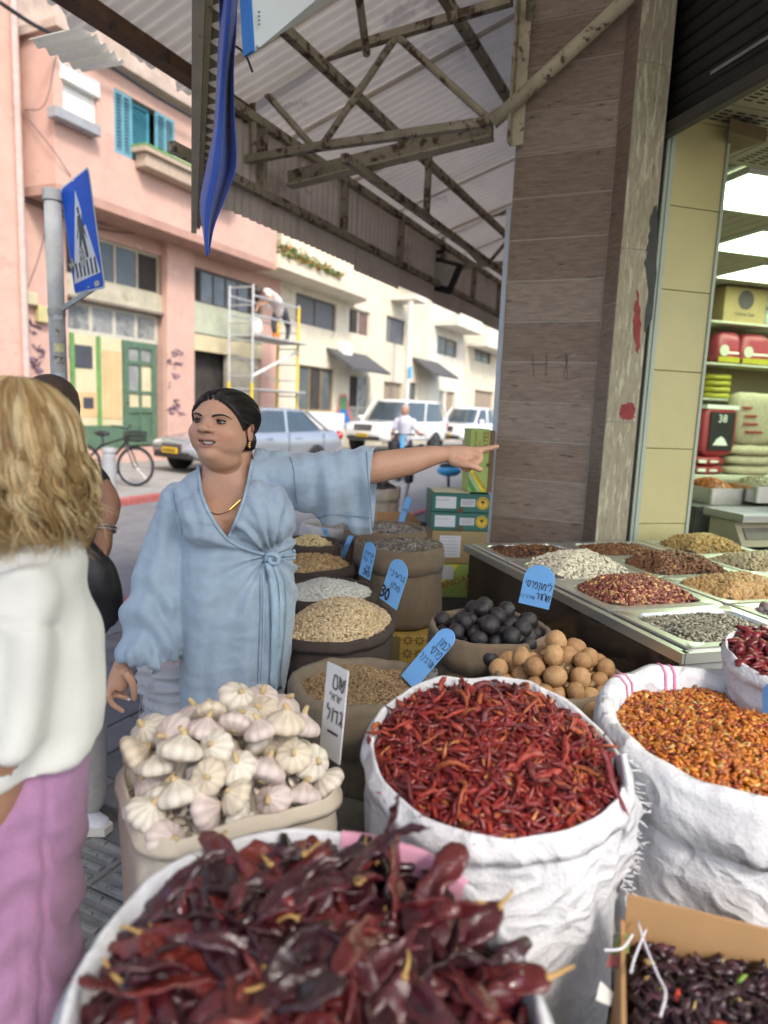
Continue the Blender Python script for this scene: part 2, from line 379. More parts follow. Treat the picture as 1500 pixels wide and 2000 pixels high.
# pavers, piece by piece
pv = [mat('paver_%s' % w, c, 0.85, 0.14, 9, bump=0.25, bscale=90, spots=[((0.21, 0.205, 0.20), 0.63, 5)]) for w, c in (('dark', (0.15, 0.15, 0.155)), ('mid', (0.18, 0.18, 0.182)), ('grey', (0.215, 0.213, 0.21)))]
pav = thing('paving', None, None, sn(3, -2.4, -0.02)); pav['kind'] = 'structure'
pm = []
for m in pv:
    b = MB(); b.bbox((0, 0, 0), (0.194, 0.294, 0.05), 0.004); me = b.mesh('paver'); me.materials.append(m); pm.append(me)
invp = wm(pav).inverted(); R3 = Matrix((SN, SU, UP)).transposed().to_4x4()
for i in range(17):
    for j in range(17):
        s, n = 1.62 + i * 0.3, -3.85 + j * 0.2
        o = bpy.data.objects.new('paver', pm[RNG.choice(3, p=[.45, .38, .17])]); COL.objects.link(o); o.parent = pav
        st = 0.15 if j % 2 else 0
        M = Matrix.Translation(Vector(sn(s + st + 0.15, n + 0.1, -0.026 + RNG.uniform(-.002, .003)))) @ R3
        o.matrix_local = invp @ M
tm = mat('tactile_tile', (0.25, 0.24, 0.22), 0.9, 0.2, 14, bump=0.5, bscale=220, spots=[((0.10, 0.095, 0.09), 0.58, 30)])
b = MB(); b.bbox((0, 0, 0), (0.195, 0.195, 0.05), 0.005)
for k in range(4):
    b.tube([(-0.075, -0.075 + k * 0.05, 0.0245), (0.075, -0.075 + k * 0.05, 0.0245)], 0.014, 8, flat=0.55)
tme = b.mesh('tile'); tme.materials.append(tm)
tac = thing('tactile_paving', None, None, sn(1, -2, -0.02)); tac['kind'] = 'structure'; invt = wm(tac).inverted()
for i in range(8):
    for j in range(15):
        o = bpy.data.objects.new('tactile_tile', tme); COL.objects.link(o); o.parent = tac
        o.matrix_local = invt @ (Matrix.Translation(Vector(sn(1.52 - i * 0.2, -3.75 + j * 0.2, -0.024 + RNG.uniform(-.002, .002)))) @ R3)
# ================================================================ FAR FACADES
D0 = -13.1
def fw(s, off, z): return SU * s + SN * (D0 + off) + UP * z
AF = (SU, SN, UP)
def fb(mb, s0, s1, o0, o1, z0, z1, col=(1, 1, 1), bev=0):
    c = fw((s0 + s1) / 2, (o0 + o1) / 2, (z0 + z1) / 2); sz = (abs(s1 - s0), abs(o1 - o0), abs(z1 - z0))
    return mb.bbox(c, sz, bev, AF, col) if bev else mb.box(c, sz, AF, col)
def FP(x, y, off=0.0):
    p = PLN(x, y, SN, D0 + off); return p @ SU, p[2]
def RECT(x0, y0, x1, y1, off=0.0):
    """photo rectangle (upper left, lower right) -> s0, s1, z0, z1 on the facade"""
    s0, z1 = FP(x0, y0, off); s1, z0 = FP(x1, y1, off); return s0, s1, z0, z1
def wall_open(mb, s0, s1, z0, z1, o0, o1, ops):
    ss = sorted({s0, s1, *[v for o in ops for v in o[:2] if s0 < v < s1]}); zs = sorted({z0, z1, *[v for o in ops for v in o[2:] if z0 < v < z1]})
    for za, zb in zip(zs[:-1], zs[1:]):
        run = None
        for sa, sb in zip(ss[:-1], ss[1:]):
            cs, cz = (sa + sb) / 2, (za + zb) / 2; hole = any(o[0] < cs < o[1] and o[2] < cz < o[3] for o in ops)
            if hole:
                if run: fb(mb, run[0], run[1], o0, o1, za, zb); run = None
            else: run = (run[0], sb) if run else (sa, sb)
        if run: fb(mb, run[0], run[1], o0, o1, za, zb)
pink = mat('pink_plaster', (0.57, 0.365, 0.30), 0.92, 0.10, 1.6, bump=0.25, bscale=30, spots=[((0.52, 0.32, 0.27), 0.60, 1.1), ((0.60, 0.44, 0.38), 0.62, 2.3), ((0.36, 0.25, 0.21), 0.70, 0.7)])
cream = mat('cream_plaster', (0.64, 0.585, 0.46), 0.92, 0.14, 1.2, bump=0.25, bscale=25, spots=[((0.42, 0.36, 0.26), 0.62, 0.9), ((0.70, 0.66, 0.55), 0.62, 1.8)])
pale = mat('pale_plaster', (0.66, 0.63, 0.55), 0.92, 0.14, 1.0, bump=0.2, bscale=25, spots=[((0.46, 0.42, 0.35), 0.63, 0.8)])
dirty = mat('stained_cream_panel', (0.45, 0.42, 0.32), 0.9, 0.2, 2.5, spots=[((0.33, 0.27, 0.18), 0.58, 1.7)])
darkin = mat('dark_interior', (0.045, 0.04, 0.036), 0.95, 0.3, 2)
glass = mat('dull_window_glass', (0.10, 0.115, 0.12), 0.12, 0.25, 1.5, spec=0.6)
dusty = mat('dusty_pane', (0.28, 0.29, 0.28), 0.4, 0.25, 3, spots=[((0.14, 0.15, 0.15), 0.52, 2)])
frame_w = mat('old_pale_frame', (0.50, 0.48, 0.40), 0.8, 0.15, 8)
frame_d = mat('dark_metal_frame', (0.10, 0.095, 0.09), 0.6, 0.2, 8)
green_m = mat('worn_green_paint', (0.085, 0.155, 0.10), 0.75, 0.2, 5, spots=[((0.16, 0.24, 0.15), 0.6, 4)])
green_l = mat('bright_green_paint', (0.13, 0.29, 0.09), 0.7, 0.15, 5)
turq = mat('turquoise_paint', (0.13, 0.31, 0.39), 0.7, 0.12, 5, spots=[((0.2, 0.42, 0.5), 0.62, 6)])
orange_p = mat('peach_panel', (0.62, 0.42, 0.22), 0.85, 0.12, 2)
ivory_p = mat('ivory_panel', (0.60, 0.53, 0.34), 0.85, 0.12, 2)
white_p = mat('white_paint', (0.75, 0.75, 0.72), 0.7, 0.08, 4, spots=[((0.6, 0.6, 0.57), 0.64, 3)])
grey_p = mat('grey_steel_paint', (0.30, 0.31, 0.33), 0.6, 0.15, 4)
def window(par, s0, s1, z0, z1, off=0.0, nx=2, nz=1, fm=None, gm=None, depth=0.14, fw_=0.06, missing=(), name='window'):
    fm = fm or frame_d; gm = gm or glass
    b = MB(); o0, o1 = off - depth, off - depth + 0.06
    fb(b, s0, s0 + fw_, o0, o1, z0, z1); fb(b, s1 - fw_, s1, o0, o1, z0, z1); fb(b, s0 + fw_, s1 - fw_, o0, o1, z1 - fw_, z1); fb(b, s0 + fw_, s1 - fw_, o0, o1, z0, z0 + fw_)
    W, H = (s1 - s0 - fw_) / nx, (z1 - z0 - fw_) / nz
    for i in range(1, nx): fb(b, s0 + i * W + 0.002, s0 + i * W + fw_ - 0.002, o0, o1 - 0.003, z0 + fw_, z1 - fw_)
    for j in range(1, nz): fb(b, s0 + fw_, s1 - fw_, o0, o1 - 0.006, z0 + j * H, z0 + j * H + fw_)
    f = b.build(name, fm, par)
    for i in range(nx):
        for j in range(nz):
            g = MB(); g0 = s0 + fw_ + i * W; h0 = z0 + fw_ + j * H
            mm = darkin if (i, j) in missing else gm
            fb(g, g0 - 0.004, g0 + W - fw_ + 0.004, o0 + 0.015, o0 + 0.03, h0 - 0.004, h0 + H - fw_ + 0.004); g.build('pane', mm, f)
    return f
# ---------------- pink building
zb = 5.70; B1 = 1.0
pb = thing('pink_building', 'pink plastered two storey building with turquoise shutters above and a green shop door', 'building', fw(14, 0, 0), math.pi / 2 - TH)
sL, _ = FP(37, 372); sEnd, _ = FP(540, 470, B1); sEnd0 = FP(545, 700)[0]
sB0 = sL + 0.05
# ground floor wall with the two shop openings
o1 = RECT(128, 452, 318, 868); pil = FP(318, 600)[0], FP(366, 600)[0]; o2s = FP(512, 600)[0]
ops = [(o1[0], pil[0], 0.35, 5.2), (pil[1], o2s, 0.0, 5.2)]
b = MB(); wall_open(b, sL - 7, sEnd0, -0.1, zb + 0.02, -0.35, 0.0, ops); b.build('wall', pink, pb)
b = MB(); fb(b, sL - 7, sEnd0, -6, -0.36, -0.1, 9.0); b.build('building_core', darkin, pb)
b = MB(); fb(b, pil[0] - 0.05, pil[1] + 0.05, 0.0, 0.22, -0.05, zb - 0.02, bev=0.02); b.build('pillar', pink, pb)
b = MB(); fb(b, sL - 0.75, sL - 0.2, 0.0, 0.25, -0.05, 12); b.build('corner_pier', pink, pb)
# upper floor: projecting storey with openings
wz = RECT(222, 170, 292, 300, B1); z_top = 8.45
wwin = RECT(114, 120, 191, 262, B1); bl1 = RECT(222, 170, 262, 300, B1); bl2 = RECT(303, 208, 340, 310, B1)
s_in0, s_in1, zwin0, zwin1 = bl1[0], bl2[1], 6.78, bl1[3]
bl3 = FP(383, 240, B1)[0]
ops = [(wwin[0] + 0.08, wwin[1], 6.95, wwin[3]), (bl1[0], bl2[1] - 0.02, zwin0, zwin1), (bl3, bl3 + 1.0, zwin0, zwin1), (bl3 + 2.3, bl3 + 3.4, zwin0, zwin1)]
b = MB(); wall_open(b, sB0, sEnd, zb, z_top, B1 - 0.25, B1, ops); fb(b, sB0, sB0 + 0.2, 0.0, B1 - 0.25, zb, z_top); fb(b, sEnd - 0.2, sEnd, 0.0, B1 - 0.25, zb, z_top); b.build('upper_wall', pink, pb)
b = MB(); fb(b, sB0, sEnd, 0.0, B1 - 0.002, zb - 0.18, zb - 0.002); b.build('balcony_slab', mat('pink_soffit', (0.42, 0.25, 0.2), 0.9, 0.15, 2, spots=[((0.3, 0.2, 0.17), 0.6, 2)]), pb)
b = MB(); fb(b, sB0 + 0.2, sEnd - 0.2, 0.001, 0.30, zb + 0.01, z_top - 0.01); b.build('room_back', darkin, pb)
b = MB(); fb(b, sB0 - 0.1, sEnd + 0.15, -0.3, B1 + 0.25, z_top, z_top + 0.16); fb(b, sB0 - 0.1, sEnd, -3, 0.2, z_top + 0.16, z_top + 1.1); b.build('eave', mat('weathered_eave', (0.45, 0.36, 0.3), 0.9, 0.25, 3), pb)
b = MB(); fb(b, sL - 7, sB0 + 1.1, -3, -0.02, z_top - 3, 13); b.build('tall_wing', pink, pb)
# white roller shutter window, grey sill
b = MB(); nsl = 16
for k in range(nsl):
    z0 = 6.95 + (wwin[3] - 6.95 - 0.3) * k / nsl; fb(b, wwin[0] + 0.08, wwin[1], B1 - 0.10, B1 - 0.08 + 0.004 * (k % 2), z0, z0 + (wwin[3] - 6.95 - 0.3) / nsl - 0.004)
rs = b.build('roller_shutter', white_p, pb); b = MB(); fb(b, wwin[0] + 0.02, wwin[1] + 0.04, B1 - 0.12, B1 + 0.06, wwin[3] - 0.3, wwin[3] + 0.02, bev=0.02); b.build('shutter_box', white_p, rs)
b = MB(); sl = RECT(96, 198, 182, 240, B1 + 0.2); fb(b, sl[0] + .1, sl[1] + .15, B1, B1 + 0.26, sl[3] - 0.22, sl[3] - 0.02, bev=0.01); b.build('window_sill', grey_p, pb)
# turquoise shutters: leaf = frame + louvre slats
def louvre(par, s0, s1, z0, z1, off, m, split=True):
    b = MB(); w = 0.06
    for a in ((s0, s0 + w), (s1 - w, s1)) + (((((s0 + s1) / 2 - w / 2), (s0 + s1) / 2 + w / 2),) if split else ()): fb(b, a[0], a[1], off, off + 0.045, z0, z1)
    for a in ((z0, z0 + 0.09), (z1 - 0.08, z1)): fb(b, s0 + w, s1 - w, off + 0.003, off + 0.042, a[0], a[1])
    f = b.build('shutter', m, par); g = MB(); n = 15
    for k in range(n):
        zc = z0 + 0.1 + (z1 - z0 - 0.2) * (k + 0.5) / n; c = fw((s0 + s1) / 2, off + 0.02, zc)
        g.box(c, (s1 - s0 - 2 * w, 0.05, 0.012), np.array([SU, SN * 0.6 - UP * 0.8, SN * 0.8 + UP * 0.6]))
    g.build('louvre_slats', m, f); return f
louvre(pb, bl1[0], bl1[1] - .05, zwin0, zwin1, B1 - 0.05, turq)
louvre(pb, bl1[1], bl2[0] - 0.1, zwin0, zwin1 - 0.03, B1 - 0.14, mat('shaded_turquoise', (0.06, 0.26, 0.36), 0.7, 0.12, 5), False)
louvre(pb, bl2[0], bl2[1], zwin0, zwin1, B1 - 0.03, turq)
louvre(pb, bl3, bl3 + 0.98, zwin0, zwin1, B1 - 0.05, turq); louvre(pb, bl3 + 2.3, bl3 + 3.38, zwin0, zwin1, B1 - 0.05, turq)
pl = RECT(283, 285, 395, 345, B1 + 0.3); b = MB(); fb(b, pl[0], pl[0] + 3.2, B1, B1 + 0.34, pl[3] - 0.42, pl[3] - 0.12, bev=0.02); fb(b, pl[0] - .1, pl[0] + 3.3, B1, B1 + 0.42, pl[3] - 0.12, pl[3] - 0.02)
pbx = b.build('planter_box', mat('planter_concrete', (0.42, 0.33, 0.25), 0.9, 0.2, 4, aniso=(8, 1, 1)), pb)
b = MB(); fb(b, pl[0] - .1, pl[0] + 3.3, B1 - .01, B1 + 0.43, pl[3] - 0.018, pl[3] + 0.03); b.build('planter_rim', green_l, pbx)
# first shop front: top windows, panel band, transom, panels, green door
s0, s1 = o1[0], pil[0] - 0.05
za, zc_, zd, ze = 5.2, 4.22, 3.78, 2.98
window(pb, s0, s1, zc_, za, 0.0, 4, 1, dirty, glass, missing=((0, 0), (3, 0)))
b = MB(); fb(b, s0, s1, -0.12, 0.03, zd, zc_, bev=0.01); b.build('fascia_panel', dirty, pb)
b = MB(); fb(b, s0, s1, -0.14, 0.10, zd - 0.06, zd); b.build('shutter_roll', mat('rusty_roller', (0.2, 0.16, 0.13), 0.8, 0.3, 5), pb)
window(pb, s0, s1, ze, zd - 0.06, -0.05, 4, 1, frame_w, dusty, fw_=0.1)
dr = FP(245, 700)[0]
b = MB(); fb(b, s0, dr - 0.02, -0.2, -0.1, 0.9, ze); fr = b.build('shop_panel', ivory_p, pb)
def at_rect(px, m, off=-0.1, t=0.012, nm='panel_piece', z=None):
    r = RECT(*px); b = MB(); fb(b, r[0], r[1], off, off + t, r[2], r[3]); b.build(nm, m, fr)
at_rect((205, 683, 243, 818), orange_p); at_rect((150, 672, 186, 720), mat('dark_glass_patch', (0.06, 0.065, 0.08), 0.3, 0.2, 4), -0.1, 0.02); at_rect((128, 672, 150, 700), mat('grey_patch', (0.2, 0.2, 0.21), 0.7), -0.1, 0.016)
at_rect((168, 776, 188, 798), mat('dark_glass_patch', (0, 0, 0)), -0.1, 0.02); at_rect((150, 765, 200, 815), orange_p, -0.1, 0.008)
for px in (147, 198):
    s = FP(px, 750)[0]; b = MB(); fb(b, s - 0.05, s + 0.05, -0.1, -0.05, 0.9, ze); b.build('green_mullion', green_l, pb)
b = MB(); fb(b, s0, dr - 0.02, -0.25, 0.02, 0.35, 0.9); b.build('stall_riser', green_m, pb)
d1 = s1 - 0.12; b = MB(); zt, zm, zl = ze, 1.25, 0.45
for a in ((dr, dr + 0.17), (d1 - 0.17, d1)): fb(b, a[0], a[1], -0.14, -0.06, 0.4, zt)
for a in ((zt - 0.16, zt), (2.42, 2.5), (1.22, 1.36), (0.40, 0.62)): fb(b, dr + 0.17, d1 - 0.17, -0.138, -0.062, a[0], a[1])
mc = (dr + d1) / 2; fb(b, mc - 0.035, mc + 0.035, -0.136, -0.064, 0.62, zt - 0.16)
door = b.build('door', green_m, pb)
b = MB(); fb(b, dr + .16, d1 - .16, -0.13, -0.10, 0.6, 1.3); b.build('lower_panel', green_m, door)
for i, (sa, sb) in enumerate(((dr + 0.165, mc - 0.03), (mc + 0.03, d1 - 0.165))):
    for zz, mm in (((1.355, 1.72), ivory_p), ((1.75, 2.42), ivory_p if i else dusty), ((2.495, zt - 0.155), dusty)):
        b = MB(); fb(b, sa, sb, -0.12, -0.105, *zz); b.build('door_pane', mm, door)
b = MB(); fb(b, dr + .16, d1 - .16, -0.134, -0.07, 1.70, 1.77); b.build('glazing_bar', green_m, door)
b = MB(); b.ball(fw(dr + 0.1, -0.03, 1.5), 0.035); b.build('handle', frame_d, door)
# second shop front: windows, bands, dark garage opening
s0, s1 = pil[1] + 0.05, o2s
window(pb, s0, s1, 4.28, 5.2, 0.0, 6, 1, frame_d, mat('bluish_pane', (0.2, 0.24, 0.27), 0.3, 0.3, 2), missing=((0, 0), (5, 0)))
b = MB(); fb(b, s0, s1, -0.12, 0.03, 3.45, 4.28, bev=0.01); b.build('fascia_panel', mat('pale_green_fascia', (0.44, 0.47, 0.36), 0.9, 0.15, 2, spots=[((0.4, 0.33, 0.22), 0.62, 2)]), pb)
b = MB(); fb(b, s0, s1, -0.16, 0.0, 2.98, 3.43); b.build('beige_beam', ivory_p, pb)
b = MB(); fb(b, s0, s1, -1.2, -1.1, 0, 3.0); b.build('garage_dark_back', darkin, pb)
gd = FP(447, 760)[0]; b = MB(); fb(b, gd, s1, -0.2, -0.1, 0.0, 2.98); b.build('garage_side_panel', dirty, pb)
# pipes, cables, boxes and scrawls on the pink wall
pipe_m = mat('pinkish_grey_pipe', (0.5, 0.38, 0.35), 0.7, 0.15, 6)
sp = FP(22, 500)[0]; b = MB(); b.tube([fw(sp, 0.33, 0), fw(sp, 0.33, 11)], 0.07, 10); b.build('drain_pipe', pipe_m, pb)
sp = FP(37, 500)[0]; b = MB(); b.tube([fw(sp, 0.06, 2.6), fw(sp, 0.06, 5.5)], 0.045, 8); b.build('conduit', white_p, pb)
cab = mat('black_cable', (0.03, 0.03, 0.035), 0.6)
def cable(par, pts, r=0.015, nm='cable', m=None):
    b = MB(); b.tube(spline(pts, 24), r, 5); return b.build(nm, m or cab, par)
for k in range(4):
    a, c = FP(40, 372 + 6 * k, 0.05), FP(330, 445 + 4 * k, 0.05); cable(pb, [fw(a[0], 0.08, a[1]), fw((a[0] + c[0]) / 2, 0.08, (a[1] + c[1]) / 2 - 0.08 * k), fw(c[0], 0.08, c[1])], 0.012)
for p3 in ([(12, 300), (32, 420), (38, 640)], [(108, 110), (85, 205), (45, 215)], [(40, 215), (100, 290), (137, 345)], [(95, 420), (75, 500), (55, 560)]):
    q = [FP(x, y, 0.1 if x < 60 else B1) for x, y in p3]; cable(pb, [fw(s, (0.1 if x < 60 else B1 + 0.02), z) for (s, z), (x, y) in zip(q, p3)], 0.008)
ctop = FP(390, 238, B1 + .3); cable(pb, [fw(*(lambda a: (a[0], B1 + 0.3, a[1]))(FP(x, y, B1 + 0.3))) for x, y in ((0, 5), (60, 45), (100, 66), (220, 132), (300, 185), (395, 240))], 0.04)
for px, mm in (((45, 568, 72, 598), ivory_p), ((72, 596, 95, 632), mat('yellowish_meter', (0.5, 0.45, 0.22), 0.7)), ((0, 448, 14, 490), mat('grey_green_box', (0.35, 0.4, 0.33), 0.7))):
    r = RECT(*px, 0.1); b = MB(); fb(b, r[0], r[1], 0.0, 0.16, r[2], r[3], bev=0.02); b.build('meter_box', mm, pb)
scr = mat('spray_paint', (0.10, 0.06, 0.10), 0.8, 0.4, 5); scr2 = mat('violet_spray_paint', (0.20, 0.13, 0.22), 0.8, 0.4, 5)
rg = random.Random(5)
for (cx, cy, w, h, n, off) in ((345, 700, 16, 18, 5, 0.225), (345, 765, 16, 45, 14, 0.225), (65, 715, 24, 40, 14, 0.02), (70, 640, 20, 18, 6, 0.02)):
    b = MB(); b2 = MB()
    for k in range(n):
        x, y = cx + rg.uniform(-w, w), cy + rg.uniform(-h, h); pts = []
        for q in range(4):
            s, z = FP(x + rg.uniform(-9, 9), y + rg.uniform(-7, 7), off); pts.append((s, z))
        pp = spline(pts, 14); d = np.gradient(pp, axis=0); d /= np.linalg.norm(d, axis=1)[:, None] + 1e-9; nr = np.stack([-d[:, 1], d[:, 0]], 1) * rg.uniform(.008, .018)
        rows = [[fw(*(lambda u: (u[0], off + 0.004 + 0.001 * k, u[1]))(pp[i] + sg * nr[i])) for sg in (1, -1)] for i in range(14)]
        (b if rg.random() < 0.7 else b2).grid(rows)
    b.build('graffiti', scr, pb); b2.build('graffiti', scr2, pb)
# ---------------- cream building with the flowered balcony
c0, c1 = sEnd0 + 0.02, FP(752, 700)[0]
cb = thing('cream_building', 'cream stained building with a rounded balcony of orange flowers behind the scaffold', 'building', fw((c0 + c1) / 2, 0, 0), math.pi / 2 - TH)
w1 = RECT(578, 570, 656, 648); w2 = RECT(683, 598, 722, 660); g1 = RECT(585, 690, 652, 770); g2 = RECT(684, 715, 720, 800)
ops = [w1, w2, (g1[0], g1[1], 1.4, 3.0), (g2[0], g2[1], 0.3, 2.9)]
b = MB(); wall_open(b, c0, c1, -0.1, 9.5, -0.3, 0.0, ops); b.build('wall', cream, cb); b = MB(); fb(b, c0, c1, -5, -0.32, -.1, 9.4); b.build('building_core', darkin, cb)
window(cb, *w1, 0.0, 2, 1, frame_d, mat('grey_blind', (0.15, 0.15, 0.16), 0.5, 0.15, 3, aniso=(1, 1, 14)))
window(cb, *w2, 0.0, 2, 1, frame_w, mat('reddish_curtain', (0.16, 0.10, 0.09), 0.7, 0.3, 3), missing=((0, 0),))
window(cb, g1[0], g1[1], 1.4, 3.0, 0.0, 3, 1, mat('brown_frame', (0.25, 0.19, 0.1), 0.7), glass, missing=((1, 0),))
window(cb, g2[0], g2[1], 0.3, 2.9, 0.0, 2, 2, frame_w, dusty, missing=((0, 1),))
bs0, bz = FP(545, 512, 1.1); bs1, _ = FP(742, 575, 1.1)
n = 14; poly = [fw(bs0, 0, bz - .15)] + [fw(bs0 + (bs1 - bs0) * t, 1.15 * (1 - max(0, (t - 0.8) / 0.2) ** 2.2), bz - .15) for t in np.linspace(0, 1, n)] + [fw(bs1, 0, bz - .15)]
b = MB(); b.prism(poly, UP * 0.18); b.build('balcony_slab', cream, cb)
poly2 = [fw(bs0, 0, bz + .03)] + [fw(bs0 + (bs1 - bs0) * t, 1.1 * (1 - max(0, (t - 0.8) / 0.2) ** 2.2), bz + .03) for t in np.linspace(0, 1, n)] + [fw(bs1, 0, bz + .03)]
b = MB(); b.prism(poly2, UP * 0.22); b.build('balcony_parapet', cream, cb)
aw = RECT(684, 670, 748, 720, 0.9); b = MB(); b.prism([fw(aw[0] - 0.2, 0.02, 3.75), fw(aw[0] - 0.2, 1.15, 3.05), fw(aw[0] - 0.2, 1.15, 2.95), fw(aw[0] - 0.2, 0.02, 3.65)], SU * (FP(740, 700, 0.6)[0] - aw[0] + 0.2)); b.build('awning', mat('charcoal_awning', (0.075, 0.075, 0.08), 0.8, 0.2, 4), cb)
r = RECT(668, 668, 684, 706, 0.2); b = MB(); fb(b, r[0], r[1], 0, 0.3, r[2], r[3], bev=0.02); b.build('air_conditioner', white_p, cb)
r = RECT(582, 772, 645, 870); b = MB(); fb(b, r[0], r[1] + .4, 0.3, 0.36, 0.0, 1.35); b.build('white_hoarding', white_p, cb)
# painted figure on the wall: blue skirt, green bodice, red outline (flat paint)
def px_poly(pts, off, m, par, nm):
    P2 = [FP(x, y, off) for x, y in pts]; b = MB(); b.prism([fw(s, off, z) for s, z in P2], SN * 0.006); return b.build(nm, m, par)
px_poly([(648, 838), (660, 790), (663, 770), (676, 770), (682, 795), (694, 838)], 0.012, mat('coral_paint', (0.55, 0.2, 0.16), 0.8), cb, 'painted_outline')
px_poly([(654, 836), (663, 800), (677, 800), (687, 836)], 0.02, mat('blue_paint', (0.03, 0.2, 0.55), 0.8), cb, 'painted_skirt')
px_poly([(664, 800), (665, 775), (675, 775), (677, 800)], 0.028, mat('green_paint', (0.1, 0.3, 0.14), 0.8), cb, 'painted_bodice')
# flowers in the balcony planter
rb = RNG; b = MB(); N_ = 900; t = rb.random(N_); s_ = bs0 + 0.1 + (bs1 - bs0) * 0.52 * t; z_ = bz + 0.2 + rb.random(N_) ** 1.5 * 0.42 * (1 - 0.55 * t); o_ = 1.0 + rb.normal(0, 0.14, N_)
pos = np.array([fw(a, o, z) for a, o, z in zip(s_, o_, z_)]); q = rb.normal(size=(N_, 3, 3)); rot = np.linalg.qr(q)[0]
pvv = np.array([[-1, 0, 0], [0, -.45, .1], [1, 0, 0], [0, .45, .1]]); colr = np.where((rb.random(N_) < 0.22)[:, None], np.array([.55, .22, .06]), np.array([.13, .19, .05])) * rb.uniform(.6, 1.3, (N_, 1))
b.scatter(pvv, [np.array([[0, 1, 2, 3]])], pos, rot, rb.uniform(.05, .12, N_), colr); tag(b.build('balcony_flowers', VC), 'orange flowers and green leaves spilling over the rounded cream balcony', 'flowers', kind='stuff')
# ---------------- two more buildings down the street
def row_house(name, label, s0, s1, h, m, wins, balc=None, awn=None, door=None):
    t = thing(name, label, 'building', fw((s0 + s1) / 2, 0, 0), math.pi / 2 - TH)
    ops = [w[:4] for w in wins] + ([door] if door else [])
    b = MB(); wall_open(b, s0, s1, -0.1, h, -0.3, 0.0, ops); b.build('wall', m, t); b = MB(); fb(b, s0, s1, -5, -0.32, -.1, h - .1); b.build('building_core', darkin, t)
    b = MB(); fb(b, s0, s1, -0.02, 0.25, h - 0.35, h - .01); b.build('cornice', pale, t)
    for w in wins: window(t, *w[:4], 0.0, w[4], 1, frame_d if w[5] else frame_w, w[6])
    if balc:
        b = MB(); fb(b, balc[0], balc[1], 0.0, 1.2, balc[2], balc[2] + 0.18); fb(b, balc[0], balc[1], 1.05, 1.19, balc[2] + .18, balc[2] + 1.05); b.build('balcony', pale, t)
    if awn:
        b = MB(); b.prism([fw(awn[0], 0.02, awn[2]), fw(awn[0], 1.2, awn[2] - 0.75), fw(awn[0], 1.2, awn[2] - 0.85), fw(awn[0], 0.02, awn[2] - .12)], SU * (awn[1] - awn[0])); b.build('awning', mat('charcoal_awning', (0, 0, 0)), t)
    if door:
        b = MB(); fb(b, door[0], door[1], -0.25, -0.15, door[2], door[3]); dd = b.build('door', mat('brown_shutter_door', (0.3, 0.24, 0.18), 0.7, 0.2, 3, aniso=(14, 1, 1)), t)
        b = MB(); b.ball(fw(door[1] - 0.15, -0.12, 1.1), 0.04); b.build('handle', frame_d, dd)
    return t
e1 = FP(838, 700)[0]; e2 = FP(905, 700)[0]
wA = RECT(746, 612, 790, 676); dA = RECT(745, 738, 785, 800)
h3 = row_house('cream_house', 'cream terraced house with grey window and brown shutter door behind the white suv', c1 + .02, e1, 7.6, cream, [(*wA, 2, 1, mat('grey_blind', (0, 0, 0))), (FP(800, 720)[0], FP(815, 720)[0], 0.3, 2.9, 1, 1, glass)], (c1 + 0.3, e1 - 3.5, 6.3), (FP(806, 690)[0], FP(834, 690)[0] + 1.5, 4.1), (dA[0], dA[1], 0.0, 2.8))
wB = RECT(855, 655, 892, 700); h4 = row_house('pale_house', 'pale terraced house with a deep balcony above a barred window', e1 + .02, e2, 7.9, pale, [(*wB, 2, 1, glass), (FP(858, 760)[0], FP(870, 760)[0], 0.4, 2.7, 1, 0, dusty)], (e1 + 0.5, e2 - 0.3, 5.9), None, (FP(872, 760)[0], FP(890, 760)[0], 0.0, 2.7))
wC = RECT(928, 672, 958, 712); h5 = row_house('end_house', 'cream house with a blue shop shutter at the far end of the street', e2 + .02, 75, 7.6, cream, [(*wC, 2, 1, glass)], (e2 + 0.5, e2 + 9, 5.4), None, (FP(928, 760)[0], FP(965, 760)[0], 0.0, 3.0))
b = MB(); b.box(SU * 96 + SN * -6 + UP * 4, (2, 40, 8.5), AF); tag(b.build('distant_building', pale), 'pale building closing the far end of the street', 'building')
# ================================================================ STREET: scaffold, people far off, cars, bicycle, scooters, sign
alu = mat('scaffold_aluminium', (0.55, 0.56, 0.56), 0.45, 0.1, 8, metal=0.4); yel = mat('yellow_scaffold_paint', (0.72, 0.52, 0.02), 0.55, 0.12, 8); board_m = mat('scaffold_board', (0.4, 0.4, 0.4), 0.8, 0.2, 6)
sc_o1 = 0.7; ss1 = FP(447, 750, sc_o1)[0]; sc_o2 = PLN(492, 760, SU, ss1) @ SN - D0; ss2 = FP(541, 760, sc_o1)[0]; sc_o3 = PLN(580, 770, SU, ss2) @ SN - D0
sc_o2 = min(max(sc_o2, sc_o1 + 0.7), 2.6); sc_o3 = min(max(sc_o3, sc_o1 + 0.7), 2.6)
scf = thing('scaffold_tower', 'aluminium and yellow scaffold tower with ladder frames and a plank deck against the facade', 'scaffold', fw((ss1 + ss2) / 2, 1.4, 0), math.pi / 2 - TH)
zz = lambda y, px=470, off=1.4: FP(px, y, off)[1]
ztop1, zdk = zz(550), zz(650)
